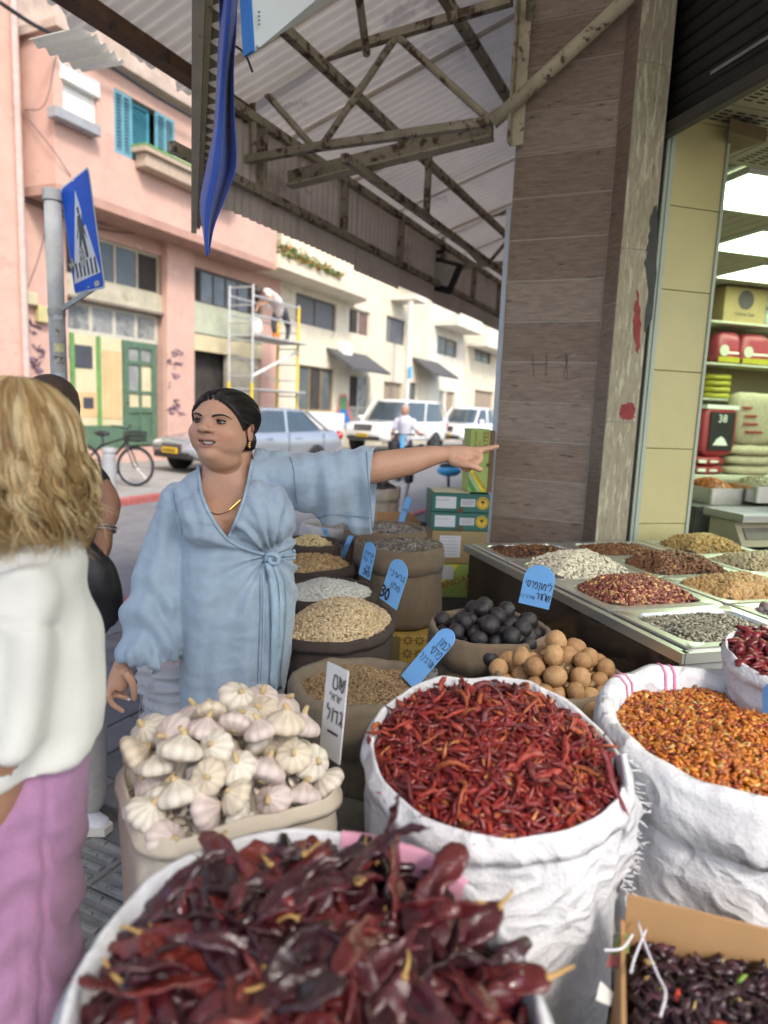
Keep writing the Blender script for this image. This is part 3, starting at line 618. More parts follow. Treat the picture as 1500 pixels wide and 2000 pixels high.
for (s, oa, ob, zt, ylo, yhi) in ((ss1, sc_o1, sc_o2, ztop1, 1.3, 2.15), (ss2, sc_o1, sc_o3, ztop1 - 0.2, 1.3, 9)):
    b = MB()
    for o in (oa, ob): b.tube([fw(s, o, 0.12), fw(s, o, zt)], 0.032, 8)
    for z in np.arange(0.4, zt, 0.48): b.tube([fw(s, oa, z), fw(s, ob, z)], 0.022, 6)
    fr_ = b.build('ladder_frame', alu, scf)
    for o in (oa, ob):
        b = MB(); b.tube([fw(s, o, ylo), fw(s, o, min(yhi, zt - 0.05))], 0.040, 8); b.build('yellow_sleeve', yel, fr_)
        b = MB(); b.lathe([(0.0, 0), (0.09, 0.005), (0.09, 0.10), (0, 0.11)], fw(s, o, 0.0), 10); b.build('foot', frame_d, fr_)
for zd_, nm in ((zdk, 'deck'), (zz(757), 'lower_deck')):
    for k in range(3):
        o = sc_o1 + 0.06 + k * 0.34; b = MB(); fb(b, ss1, ss2, o, o + 0.32, zd_ - 0.05, zd_, bev=0.008); b.build('deck_plank', board_m, scf)
for (za, zb_, o, r) in ((zz(733), zz(668), sc_o2, 0.05), (zz(680), zz(735), sc_o1, 0.025)):
    b = MB(); b.tube([fw(ss1, o, za), fw(ss2, o if o < 1 else sc_o3, zb_)], r, 8); b.build('brace', mat('pale_brace', (0.6, 0.58, 0.55), 0.5), scf)
for z in (zdk + 0.55, zdk + 1.05):
    for oo in ((sc_o2, sc_o3), (sc_o1, sc_o1)):
        b = MB(); b.tube([fw(ss1, oo[0], z), fw(ss2, oo[1], z)], 0.028, 6); b.build('guard_rail', alu, scf)
# ---------------- figures grown as one skin from limb chains
def figure(segs, voxel, it=3):
    """segs: (points, radii, colour[, flat]) -> verts, faces, colours; one continuous surface, coloured by the limb each vertex lies on"""
    b = MB(); sm_p, sm_r, sm_c = [], [], []
    for sg in segs:
        p = np.asarray(sg[0], float); r = np.broadcast_to(np.asarray(sg[1], float), (len(p),)); n = max(8, 5 * len(p))
        pp = spline(p, n) if len(p) > 2 else p[0] + (p[1] - p[0]) * np.linspace(0, 1, n)[:, None]
        rr = np.interp(np.linspace(0, 1, n), np.linspace(0, 1, len(p)), r)
        fl = sg[3] if len(sg) > 3 else 1.0
        ud = sg[4] if len(sg) > 4 else None
        b.tube(pp, rr, 14, flat=fl, updir=ud)
        if fl == 1.0: b.ball(pp[0], rr[0] * 0.98, 12, 8); b.ball(pp[-1], rr[-1] * 0.98, 12, 8)
        sm_p.append(pp); sm_r.append(rr); sm_c.append(np.broadcast_to(np.asarray(sg[2], float), (n, 3)))
    v, fs = remesh(b, voxel, it)
    sp_, sr_, sc_ = np.vstack(sm_p), np.concatenate(sm_r), np.vstack(sm_c); best = np.full(len(v), 1e9); idx = np.zeros(len(v), int)
    for k in range(len(sp_)):
        d = np.linalg.norm(v - sp_[k], axis=1) - sr_[k]; w = d < best; best[w] = d[w]; idx[w] = k
    return v, fs, sc_[idx]
def person_mesh(name, label, segs, voxel, m=None, it=3):
    v, fs, c = figure(segs, voxel, it); b = MB(); b.add(v, fs, c); o = b.build(name, m or VC, sm=True); return tag(o, label, 'person')
SKIN = (0.42, 0.24, 0.16)
wk = lambda s, o, z: fw(ss1 + s, sc_o1 + o, zdk + z); Lw = ss2 - ss1
wht, drk, hr = (0.66, 0.58, 0.56), (0.05, 0.055, 0.075), (0.06, 0.045, 0.04)
segs = [([wk(Lw * .72, .5, .85), wk(Lw * .62, .52, 1.12), wk(Lw * .42, .55, 1.26)], [.17, .19, .16], wht), ([wk(Lw * .40, .55, 1.25), wk(Lw * .30, .55, 1.28)], [.06, .06], SKIN), ([wk(Lw * .26, .55, 1.30), wk(Lw * .22, .55, 1.27)], [.105, .10], hr),
    ([wk(Lw * .72, .42, .85), wk(Lw * .66, .40, .45), wk(Lw * .74, .38, .06)], [.13, .085, .06], drk), ([wk(Lw * .74, .62, .85), wk(Lw * .84, .62, .45), wk(Lw * .82, .62, .06)], [.13, .085, .06], drk), ([wk(Lw * .72, .42, .06), wk(Lw * .63, .42, .04)], [.05, .04], (.1, .08, .07)), ([wk(Lw * .82, .62, .06), wk(Lw * .73, .62, .04)], [.05, .04], (.1, .08, .07)),
    ([wk(Lw * .44, .40, 1.22), wk(Lw * .36, .36, .95), wk(Lw * .30, .38, .72)], [.06, .05, .04], SKIN), ([wk(Lw * .44, .70, 1.22), wk(Lw * .34, .72, 1.0), wk(Lw * .2, .7, .85)], [.06, .05, .04], SKIN)]
person_mesh('person', 'worker in a pale shirt and dark trousers bending over on the scaffold deck', segs, 0.028)
# white and orange bags on the deck beside the worker
b = MB(); b.lathe([(0, 0), (.17, .01), (.2, .2), (.16, .42), (.08, .5), (.02, .51)], wk(Lw * .16, .62, 0.0), 12); o = b.build('paint_sack', mat('white_sackcloth', (.62, .6, .56), .8), sm=True); tag(o, 'white sack standing on the scaffold deck in front of the worker', 'sack')
b = MB(); b.lathe([(0, 0), (.10, .01), (.12, .16), (.11, .17), (0, .16)], wk(Lw * .5, .75, 0.0), 12); o = b.build('orange_bucket', mat('orange_plastic', (.6, .2, .03), .5)); tag(o, 'orange bucket on the scaffold deck under the worker', 'bucket')
# ---------------- cars
tyre_m = mat('tyre_rubber', (0.02, 0.02, 0.022), 0.85); rim_m = mat('alloy_rim', (0.4, 0.41, 0.43), 0.35, 0.1, metal=0.7); black_p = mat('black_plastic', (0.02, 0.02, 0.022), 0.5)
carglass = mat('car_glass', (0.05, 0.07, 0.085), 0.05, 0.2, 1.0, spec=0.9, coat=0.6); lamp_m = mat('headlamp', (0.55, 0.57, 0.6), 0.12, 0.2, 20, coat=0.5); red_l = mat('tail_lamp', (0.45, 0.02, 0.02), 0.2, 0.1, coat=0.5)
plate_m = mat('yellow_plate', (0.75, 0.5, 0.02), 0.5, 0.05)
def make_car(label, corner, a, L, W, paint, prof, green, wb, wr, low=0.28, suv=False):
    """prof: (x from front, top height) for bonnet/belt/boot line; green: (x0,x1 belt, x0,x1 roof, roof z, roof half width)"""
    fwd = np.array([-math.sin(a), -math.cos(a), 0]); lf = np.array([math.cos(a), -math.sin(a), 0])
    A = np.array([fwd, lf, UP]); c0 = np.array([corner[0], corner[1], 0]) - lf * W / 2
    T = lambda x, y, z: c0 - fwd * x + lf * y + UP * z
    root = thing('parked_car', label, 'car', c0 - fwd * L / 2, math.atan2(fwd[1], fwd[0]))
    xs = np.linspace(0, L, 30); tz = np.interp(xs, *zip(*prof)); rings = []
    for x, z in zip(xs, tz):
        e = min(x, L - x); w = W / 2 * (0.80 + 0.20 * min(1, e / 0.5) ** 0.5); zb_ = low + 0.14 * max(0, 1 - e / 0.35); q = min(1, 0.3 + e / 0.25)
        zt = zb_ + 0.22 + (z - zb_ - 0.22) * min(1, 0.75 + e / 0.4)
        rings.append([T(x, sy * w * k, zb_ + (zt - zb_) * h) for sy, k, h in ((1, .86, 0), (1, .97, .12), (1, 1, .5), (1, .985, .74), (1, .93, .93), (1, .8, .995), (1, .4, 1.01), (-1, .4, 1.01), (-1, .8, .995), (-1, .93, .93), (-1, .985, .74), (-1, 1, .5), (-1, .97, .12), (-1, .86, 0))])
    b = MB(); b.loft(rings); body = b.build('body', paint, root, sm=True)
    x0, x1, r0, r1, rz, rw = green; bz = [np.interp(x, *zip(*prof)) for x in (x0, x1)]
    def foot(t):
        xa, xb = x0 + (r0 - x0) * t, x1 + (r1 - x1) * t; w = W / 2 * .9 + (rw - W / 2 * .9) * t; pts = []
        for k in range(24):
            th = 2 * math.pi * k / 24; cx, cy = math.cos(th), math.sin(th); px = (abs(cx) ** 0.35) * (1 if cx > 0 else -1); py = (abs(cy) ** 0.35) * (1 if cy > 0 else -1)
            xx = (xa + xb) / 2 + px * (xb - xa) / 2; zz_ = (np.interp(xx, *zip(*prof)) - 0.05) * (1 - t) + rz * t; pts.append(T(xx, py * w, zz_))
        return pts
    b = MB(); b.loft([foot(t) for t in (0, .3, .6, .94)]); b.build('windows', carglass, root, sm=True, angle=40)
    b = MB(); b.loft([foot(.90), foot(.97), [c * 0.995 + (np.mean(foot(1), axis=0) + UP * .015) * .005 for c in np.array(foot(1.0))], [np.mean(foot(1), 0) + (q - np.mean(foot(1), 0)) * .7 + UP * .035 for q in np.array(foot(1.0))]]); b.build('roof', paint, root, sm=True)
    b = MB()
    for sy in (1, -1):
        for xa, xb in ((x0 + .05, r0 + .04), (x1 - .05, r1 - .04), ((x0 + x1) / 2, (r0 + r1) / 2 + .02)):
            b = MB(); p, q = T(xa, sy * W / 2 * .9 * .985, np.interp(xa, *zip(*prof)) - .04), T(xb, sy * (rw + .005), rz - .02); beam(b, p, q, 0.07, 0.05); b.build('window_pillar', paint, root)
    for sy in (1, -1):
        for xw in (wb[0], wb[1]):
            b = MB(); c = T(xw, sy * (W / 2 - 0.02), wr); Ay = np.array([fwd, UP, lf * sy]); b.lathe([(0, -.0), (wr * 1.13, 0.0), (wr * 1.13, 0.012), (0, 0.012)], c + lf * sy * (-.012), 20, A=Ay); b.build('wheel_arch', black_p, root)
            b = MB(); b.lathe([(wr * .6, -.17), (wr * .93, -.18), (wr, -.14), (wr, -.02), (wr * .93, .03), (wr * .66, .035)], c, 22, A=Ay); wh = b.build('tyre', tyre_m, root, sm=True)
            b = MB(); b.lathe([(0, .015), (wr * .12, .03), (wr * .2, .0), (wr * .55, -.02), (wr * .64, .03), (wr * .68, .03), (wr * .68, -.1), (0, -.1)], c, 20, A=Ay)
            for k in range(5):
                th = k * 2 * math.pi / 5; d = fwd * math.cos(th) + UP * math.sin(th); beam(b, c + lf * sy * .02 + d * wr * .1, c + lf * sy * .02 + d * wr * .64, 0.06, 0.03, lf)
            b.build('rim', rim_m, wh)
        b = MB(); b.ball(T(x0 + .28, sy * (W / 2 + .1), bz[0] + .09), (.09, .12, .085), 12, 8, A=A); b.build('mirror', paint, root, sm=True)
        b = MB(); b.ball(T(.16, sy * W * .36, prof[1][1] - .13), (.13, .22, .10), 14, 8, A=A); b.build('headlight', lamp_m, root, sm=True)
        b = MB(); b.ball(T(L - .12, sy * W * .40, bz[1] - .15), (.10, .14, .13), 12, 8, A=A); b.build('tail_light', red_l, root, sm=True)
        for xd in (x0 + .95, x0 + 1.95):
            b = MB(); b.bbox(T(xd, sy * W / 2 * .998, bz[0] - .12), (.2, .03, .035), .01, A); b.build('door_handle', paint, root)
        for xd in (x0 + .35, (x0 + x1) / 2, x1 - .35):
            b = MB(); b.box(T(xd, sy * (W / 2 - .004), low + .38), (.012, .012, .5), A); b.build('door_seam', black_p, root)
    zg = prof[1][1] - .18; b = MB(); b.bbox(T(.03, 0, zg), (.08, W * .42, .17 if not suv else .24), .02, A); gr = b.build('grille', black_p, root)
    for k in range(4):
        b = MB(); b.box(T(-.015, 0, zg - .06 + k * .04), (.02, W * .41, .012), A); b.build('grille_bar', rim_m, gr)
    b = MB(); b.bbox(T(.04, 0, low + .12), (.12, W * .74, .15), .03, A); b.build('lower_bumper', black_p, root)
    b = MB(); b.bbox(T(-.05, 0, low + .22), (.02, .52, .12), .004, A); pl_ = b.build('licence_plate', plate_m, root)
    b = MB()
    for k in range(7): b.box(T(-.065, -.19 + k * .063, low + .22), (.006, .035, .06), A)
    b.build('plate_digits', black_p, pl_)
    b = MB(); b.bbox(T(L + .02, 0, low + .4), (.02, .52, .12), .004, A); b.build('rear_plate', plate_m, root)
    return root
silver = mat('silver_car_paint', (0.42, 0.46, 0.51), 0.25, 0.04, 3, metal=0.55, coat=0.8); whitecar = mat('white_car_paint', (0.78, 0.79, 0.79), 0.25, 0.03, 3, coat=0.9)
make_car('silver blue sedan with a yellow plate parked behind the woman in the blue dress', P(385, 925, 14.3)[:2], rad(36), 4.9, 1.72, silver, [(0, .62), (.2, .74), (1.35, .93), (3.9, .97), (4.6, .98), (4.9, .86)], (1.15, 4.35, 2.0, 3.6, 1.46, .60), (.85, 3.75), .32)
cs = P(760, 885, 24.0)
make_car('white suv with a dark grille facing the camera beyond the sedan', P(750, 885, 24.0)[:2], rad(33), 4.9, 1.9, whitecar, [(0, .95), (.2, 1.08), (1.3, 1.18), (4.7, 1.2), (4.9, 1.15)], (1.05, 4.8, 1.75, 4.55, 1.93, .74), (.9, 3.7), .40, .42, True)
make_car('white pickup half hidden by the brown plank column and date boxes', P(905, 880, 29.0)[:2], rad(33), 5.0, 1.85, whitecar, [(0, .95), (.2, 1.05), (1.35, 1.15), (3.6, 1.18), (5.0, 1.15)], (1.15, 3.7, 1.8, 3.3, 1.8, .68), (.9, 3.9), .39, .40, True)
# ---------------- man in a white shirt on an electric scooter by the suv
q0 = P(790, 880, 16.5); q0[2] = -0.1; fx = np.array([-.25, -.97, 0]); fy = np.array([.97, -.25, 0])
qq = lambda x, y, z: q0 + fy * x + fx * y + UP * z
lav, nav = (.62, .62, .72), (.04, .045, .07)
segs = [([qq(0, 0, .92), qq(.0, .03, 1.15), qq(0, .08, 1.40)], [.15, .165, .17], lav), ([qq(0, .09, 1.45), qq(0, .12, 1.56)], [.06, .055], SKIN), ([qq(0, .13, 1.62), qq(0, .14, 1.68)], [.10, .095], SKIN), ([qq(0, .08, 1.69), qq(0, .11, 1.72)], [.10, .10], (.35, .32, .3)),
    ([qq(-.09, 0, .9), qq(-.1, .05, .5), qq(-.08, .0, .2)], [.11, .08, .06], nav), ([qq(.09, 0, .9), qq(.1, .08, .5), qq(.08, .12, .2)], [.11, .08, .06], nav), ([qq(-.08, 0, .2), qq(-.08, .16, .18)], [.05, .04], (.1, .1, .1)), ([qq(.08, .12, .2), qq(.08, .28, .18)], [.05, .04], (.1, .1, .1)),
    ([qq(-.2, .06, 1.38), qq(-.30, .06, 1.12), qq(-.24, .30, 1.0)], [.075, .055, .035], SKIN), ([qq(.2, .06, 1.38), qq(.34, .1, 1.14), qq(.52, .28, 1.12)], [.075, .055, .035], SKIN), ([qq(-.19, .06, 1.40), qq(-.25, .06, 1.24)], [.085, .08], lav), ([qq(.19, .06, 1.40), qq(.27, .08, 1.25)], [.085, .08], lav)]
person_mesh('person', 'man in a pale lavender shirt and navy trousers riding in front of the white suv', segs, 0.024)
blue_s = mat('sky_blue_plastic', (0.06, 0.38, 0.68), 0.4, 0.06)
def scooter(label, M, seat=False, group=None):
    t = thing('kick_scooter', label, 'scooter', M=M, group=group); w = lambda x, y, z: np.array(M @ Vector((x, y, z)))
    Ax = np.array(M.to_3x3()).T
    b = MB(); b.bbox(w(-.1, 0, .12), (.72, .15, .06), .02, Ax); b.build('deck', black_p, t)
    for x in (.42, -.52):
        b = MB(); b.lathe([(.05, -.025), (.10, -.03), (.115, -.02), (.115, .02), (.10, .03), (.05, .025)], w(x, 0, .115), 18, A=np.array([Ax[0], Ax[2], Ax[1]])); wq = b.build('wheel', tyre_m, t, sm=True); b = MB(); b.lathe([(0, -.02), (.055, -.02), (.055, .02), (0, .02)], w(x, 0, .115), 12, A=np.array([Ax[0], Ax[2], Ax[1]])); b.build('rim', rim_m, wq)
    b = MB(); b.tube([w(.42, 0, .12), w(.36, 0, .42)], .03, 8); b.build('fork', alu, t)
    b = MB(); b.tube([w(.36, 0, .42), w(.30, 0, .74)], .032, 8); b.build('stem', alu, t)
    b = MB(); b.tube([w(.30, 0, .74), w(.24, 0, 1.08)], .045, 10); b.build('stem_sleeve', blue_s, t)
    b = MB(); b.bbox(w(.31, 0, .70), (.10, .12, .15), .02, Ax); b.build('battery_lock', black_p, t)
    b = MB(); b.tube([w(.24, -.26, 1.10), w(.24, 0, 1.09), w(.24, .26, 1.10)], .018, 8); hb = b.build('handlebar', black_p, t)
    for y in (-.24, .24):
        b = MB(); b.tube([w(.24, y - .05, 1.10), w(.24, y + .05, 1.10)], .024, 8); b.build('grip', tyre_m, hb)
    b = MB(); b.bbox(w(-.5, 0, .24), (.2, .13, .03), .01, Ax); b.build('mudguard', blue_s, t)
    if seat:
        b = MB(); b.tube([w(-.3, 0, .14), w(-.34, 0, .62)], .025, 8); b.build('seat_post', black_p, t)
        b = MB(); b.ball(w(-.34, 0, .66), (.16, .12, .06), 14, 8, A=Ax); b.build('saddle', black_p, t, sm=True)
        b = MB(); b.ball(w(-.32, 0, .58), (.22, .16, .10), 14, 8, A=Ax); b.build('body_shell', blue_s, t, sm=True)
    return t
def frame_at(p, ang): return Matrix.Translation(Vector(p)) @ Matrix.Rotation(ang, 4, 'Z')
p = G(838, 1040, 0.0); scooter('grey scooter with a bright blue stem standing on the pavement left of the date boxes', frame_at((*p[:2], 0), rad(160)), group='rental scooters by the kerb')
p = G(905, 985, 0.0); scooter('scooter with a blue shell and black saddle beyond the date boxes', frame_at((*p[:2], 0), rad(25)), True, group='rental scooters by the kerb')
p = SU * 15.9 + SN * -9.0
scooter('scooter carrying the man in the lavender shirt', frame_at((q0[0], q0[1], -.1), math.atan2(fx[1], fx[0])), group='rental scooters by the kerb')
# ---------------- bicycle and bollard on the far pavement
bk = G(264, 950, 0.0); bx = np.array([math.cos(rad(8)), -math.sin(rad(8)), 0]); by = np.array([-bx[1], bx[0], 0])
lean = np.array([0.0, 0, 0]) + UP * 1.0 + by * 0.06
bw = lambda x, y, z: np.array([bk[0], bk[1], 0]) + bx * x + by * y + lean * z
bike = thing('bicycle', 'black bicycle leaning on its stand beside the grey bollard', 'bicycle', (bk[0] - .5, bk[1], 0), math.atan2(bx[1], bx[0]))
bm = mat('black_bike_frame', (.018, .018, .02), .4)
for x in (0, -1.02):
    Aw = np.array([bx, lean / np.linalg.norm(lean), by]); c = bw(x, 0, .36); b = MB(); th = np.linspace(0, 2 * np.pi, 41)
    b.tube([c + Aw[0] * .335 * math.cos(t) + Aw[1] * .335 * math.sin(t) for t in th], .026, 8, cap=False); wq = b.build('tyre', tyre_m, bike, sm=True)
    b = MB(); b.tube([c + Aw[0] * .305 * math.cos(t) + Aw[1] * .305 * math.sin(t) for t in th], .010, 6, cap=False); b.build('rim', rim_m, wq)
    b = MB()
    for k in range(16): b.tube([c, c + Aw[0] * .3 * math.cos(k * np.pi / 8) + Aw[1] * .3 * math.sin(k * np.pi / 8)], .0025, 4)
    b.ball(c, .035); b.build('spokes', rim_m, wq)
b = MB()
for p_, q_, r in (((-.58, 0, .32), (-.64, 0, .82), .018), ((-.58, 0, .32), (-.18, 0, .80), .024), ((-.62, 0, .72), (-.20, 0, .86), .018), ((-1.02, .05, .36), (-.63, .02, .74), .012), ((-1.02, -.05, .36), (-.63, -.02, .74), .012), ((-1.02, .05, .36), (-.58, .03, .32), .012), ((-1.02, -.05, .36), (-.58, -.03, .32), .012), ((-.19, 0, .92), (-.15, 0, .72), .022)): b.tube([bw(*p_), bw(*q_)], r, 8)
b.build('frame', bm, bike)
b = MB(); b.tube([bw(-.15, .06, .72), bw(0, .07, .36)], .014, 6); b.tube([bw(-.15, -.06, .72), bw(0, -.07, .36)], .014, 6); b.build('fork', bm, bike)
b = MB(); b.tube(spline([bw(-.3, -.3, 1.08), bw(-.22, -.2, 1.06), bw(-.2, 0, 1.02), bw(-.22, .2, 1.06), bw(-.3, .3, 1.08)], 16), .014, 8); b.build('handlebar', bm, bike)
b = MB(); b.ball(bw(-.66, 0, .92), (.15, .08, .05), 14, 8, A=np.array([bx, by, UP])); b.tube([bw(-.64, 0, .8), bw(-.66, 0, .9)], .014, 6); b.build('saddle', bm, bike, sm=True)
b = MB()
for z in (.80, .88, .96):
    th = np.linspace(0, 2 * np.pi, 5) + np.pi / 4; b.tube([bw(-.02 + .2 * math.cos(t), .2 * math.sin(t), z + .02) for t in th], .012, 5, cap=False)
for k in range(4):
    for j in range(5): t0 = np.pi / 4 + k * np.pi / 2; t1 = t0 + np.pi / 2; f_ = j / 5; b.tube([bw(-.02 + .2 * (math.cos(t0) * (1 - f_) + math.cos(t1) * f_), .2 * (math.sin(t0) * (1 - f_) + math.sin(t1) * f_), z) for z in (.8, .98)], .008, 4)
b.build('basket', bm, bike)
b = MB(); b.ball(bw(-.58, 0, .32), (.09, .02, .09), 16, 8, A=np.array([bx, by, UP])); ck = b.build('chainring', rim_m, bike)
for y, dz, dx in ((.09, -.12, .1), (-.09, .12, -.1)):
    b = MB(); b.tube([bw(-.58, y * .7, .32), bw(-.58 + dx, y, .32 + dz)], .012, 6); b.bbox(bw(-.58 + dx, y * 1.6, .32 + dz), (.09, .1, .02), .005, np.array([bx, by, UP])); b.build('pedal', bm, ck)
b = MB(); b.tube([bw(-.5, .03, .34), bw(-.2, .22, .0)], .016, 6); b.build('kickstand', bm, bike)
bo = G(214, 958, 0.0); b = MB(); b.lathe([(0, 0), (.115, 0), (.115, .60), (.10, .615), (.10, .63), (.115, .645), (.115, .70), (.10, .73), (0, .74)], (bo[0], bo[1], 0), 24); tag(b.build('bollard', mat('grey_bollard', (.30, .31, .33), .6, .12, 8), sm=True, angle=40), 'grey round bollard in front of the black bicycle', 'bollard')
# ---------------- utility pole, street sign
p = fw(FP(797, 700, 1.0)[0], 1.0, 0); b = MB(); b.tube([p, p + UP * 6.2], .12, 10); up_ = b.build('utility_pole', mat('pale_pole', (.55, .53, .5), .8)); tag(up_, 'pale utility pole with a small blue plate in front of the cream houses', 'pole')
b = MB(); b.box(p + UP * 3.2 + SN * .13, (.3, .02, .5), AF); b.build('blue_plate', blue_s, up_)
galv = mat('galvanised_pole', (0.34, 0.35, 0.34), 0.75, 0.2, 7, metal=0.0, bump=0.1, spots=[((0.20, 0.11, 0.07), 0.66, 5), ((0.42, 0.43, 0.42), 0.62, 14)])
pt, pb_ = P(102, 375, 4.2), P(116, 752, 4.2); ax_ = (pt - pb_) / np.linalg.norm(pt - pb_); foot_ = pb_ - ax_ * (pb_[2] / ax_[2])
sg = thing('street_sign', 'blue pedestrian crossing sign, stickered and tilted on a rusty galvanised pole', 'sign', foot_)
b = MB(); b.tube([foot_, pt], .047, 18); pole = b.build('pole', galv, sg, sm=True)
b = MB(); b.tube([pt - ax_ * .05, pt + ax_ * .012], .054, 18); b.build('pole_cap', galv, pole, sm=True, angle=40)
cor = [P(118, 368, 4.22), P(172, 324, 3.86), P(205, 563, 3.86), P(146, 576, 4.22)]
ctr = sum(cor) / 4; ex = (cor[1] - cor[0] + cor[2] - cor[3]) / 2; ey = (cor[0] - cor[3] + cor[1] - cor[2]) / 2; ez = np.cross(ex, ey); ez /= np.linalg.norm(ez)
if ez[1] > 0: ez = -ez
SB = lambda a_, b_, lift: cor[0] * (1 - a_) * (1 - b_) + cor[1] * a_ * (1 - b_) + cor[2] * a_ * b_ + cor[3] * (1 - a_) * b_ + ez * lift
def sign_poly(pts, lift, m, par, nm, t=0.0008):
    b = MB(); b.prism([SB(x, y, lift) for x, y in pts], ez * t); return b.build(nm, m, par)
b = MB(); rr = []
for (cx, cy) in ((0, 0), (1, 0), (1, 1), (0, 1)):
    for k in range(5):
        th = {(0, 0): math.pi, (1, 0): 1.5 * math.pi, (1, 1): 0, (0, 1): .5 * math.pi}[(cx, cy)] + k * math.pi / 8; r = .05
        rr.append((abs(cx - r) if not cx else 1 - r, abs(cy - r) if not cy else 1 - r, math.cos(th) * r, math.sin(th) * r))
rp = [(a_ + c_, b_ + d_) for a_, b_, c_, d_ in rr]
b.prism([SB(x, y, 0) for x, y in rp], -ez * .004); plate = b.build('sign_plate', mat('sign_edge_white', (.6, .62, .62), .5), sg)
ins = lambda pts, k: [(0.5 + (x - .5) * k, .5 + (y - .5) * k) for x, y in pts]
sblue = mat('sign_blue', (0.004, 0.095, 0.56), 0.55, 0.12, 5, spec=.2, spots=[((0.012, 0.14, 0.55), .62, 4)]); swhite = mat('sign_white', (.62, .63, .63), .4, .05); sblack = mat('sign_black', (.02, .018, .018), .5)
sign_poly(ins(rp, .965), .0005, sblue, plate, 'blue_field'); sign_poly([(.5, .11), (.945, .86), (.055, .90)], .0016, swhite, plate, 'white_triangle')
for k in range(6): x = .17 + k * .125; sign_poly([(x, .72 + .012 * (k % 2)), (x + .055, .715), (x + .075, .85), (x + .02, .86)], .0026, sblack, plate, 'crossing_stripe')
for pts in ([(.47, .26), (.53, .25), (.545, .31), (.49, .32)], [(.46, .33), (.56, .32), (.60, .50), (.44, .52)], [(.44, .50), (.52, .50), (.42, .72), (.35, .71)], [(.50, .50), (.60, .49), (.66, .70), (.59, .71)], [(.46, .35), (.40, .50), (.34, .53), (.40, .45)], [(.55, .34), (.64, .47), (.68, .55), (.60, .48)]): sign_poly(pts, .0026, sblack, plate, 'pedestrian_figure')
stk = mat('torn_sticker', (.4, .38, .34), .7, .5, 60, spots=[((.06, .05, .05), .5, 40)])
sign_poly([(.36, .62), (.48, .59), (.55, .68), (.50, .79), (.38, .77)], .0036, stk, plate, 'sticker'); sign_poly([(-.06, .70), (.10, .66), (.18, .74), (.05, .78)], .0036, stk, plate, 'sticker'); sign_poly([(.72, .93), (.86, .92), (.88, .965), (.74, .975)], .0036, mat('pale_sticker', (.5, .45, .4), .7, .3, 60), plate, 'sticker')
for x, y in ((.04, .04), (.5, .03), (.52, .96)): b = MB(); b.ball(SB(x, y, .003), .007, 8, 5); b.build('bolt', rim_m, plate)
for t0 in (.985,):
    z_ = pt - ax_ * (.03 + .66 * t0); b = MB(); b.tube([z_ - ax_ * .02, z_ + ax_ * .02], .051, 18); br = b.build('bracket', galv, sg); b = MB(); q_ = SB(.55, min(.97, t0 + .02), -.02); beam(b, z_, q_, .012, .03); b.build('bracket_arm', galv, br)
def pole_sticker(px, py, w, h, m):
    c = P(px, py, 4.2); t = (c - foot_) @ ax_; c = foot_ + ax_ * t; a0 = math.atan2(-c[1], -c[0]) + 0.15; b = MB(); rows = []
    for i in range(2): rows.append([c + ax_ * (h * (i - .5)) + np.array([math.cos(a0 + (j / 6 - .5) * w / .0478), math.sin(a0 + (j / 6 - .5) * w / .0478), 0]) * .0482 for j in range(7)])
    b.grid(rows); b.build('sticker', m, pole)
pole_sticker(109, 615, .055, .058, mat('pale_blue_paper', (.5, .55, .58), .7, .2, 40)); pole_sticker(107, 648, .03, .04, stk); pole_sticker(113, 680, .06, .05, mat('yellow_white_sticker', (.6, .6, .35), .7, .3, 60)); pole_sticker(113, 704, .07, .045, stk); pole_sticker(113, 740, .06, .07, mat('pale_blue_paper', (0, 0, 0)))
# ================================================================ CANOPY
rusty = mat('rusty_painted_steel', (0.36, 0.32, 0.24), 0.75, 0.2, 9, bump=0.2, spots=[((0.10, 0.06, 0.04), 0.52, 11), ((0.42, 0.39, 0.30), 0.64, 15)])
rusty_l = mat('flaking_cream_pipe', (0.50, 0.45, 0.32), 0.7, 0.15, 9, bump=0.3, spots=[((0.09, 0.06, 0.045), 0.58, 16), ((0.26, 0.2, 0.13), 0.62, 9)])
rust_d = mat('brown_rusty_beam', (0.12, 0.065, 0.04), 0.85, 0.3, 8, bump=0.3, spots=[((0.05, 0.035, 0.03), 0.55, 12), ((0.25, 0.14, 0.08), 0.66, 10)])
sheet_m = mat('corrugated_roof_sheet', (0.84, 0.775, 0.69), 0.75, 0.14, 1.3, aniso=(1, 1, 1), spots=[((0.62, 0.56, 0.52), 0.60, 1.4), ((0.36, 0.29, 0.24), 0.69, 5)], transl=.19)
val_m = mat('corrugated_valance_sheet', (0.58, 0.53, 0.47), 0.8, 0.15, 2.0, spots=[((0.42, 0.36, 0.31), 0.58, 2.2)], transl=.14)
NV = -2.7
Cc0 = P(957, 1050, 3.72); sT = Cc0 @ SU - 0.02
def tp(x, y): p = PLN(x, y, SU, sT); return p @ SN, p[2]
can = thing('market_canopy', 'rusty steel truss canopy with pale corrugated roof sheets over the market stall', 'canopy', sn(sT, -1.5, 0), math.pi / 2 - TH)
zr = PLN(620, 440, SN, NV)[2]; zbv = PLN(690, 522, SN, NV)[2]; ztv = PLN(700, 376, SN, NV)[2]
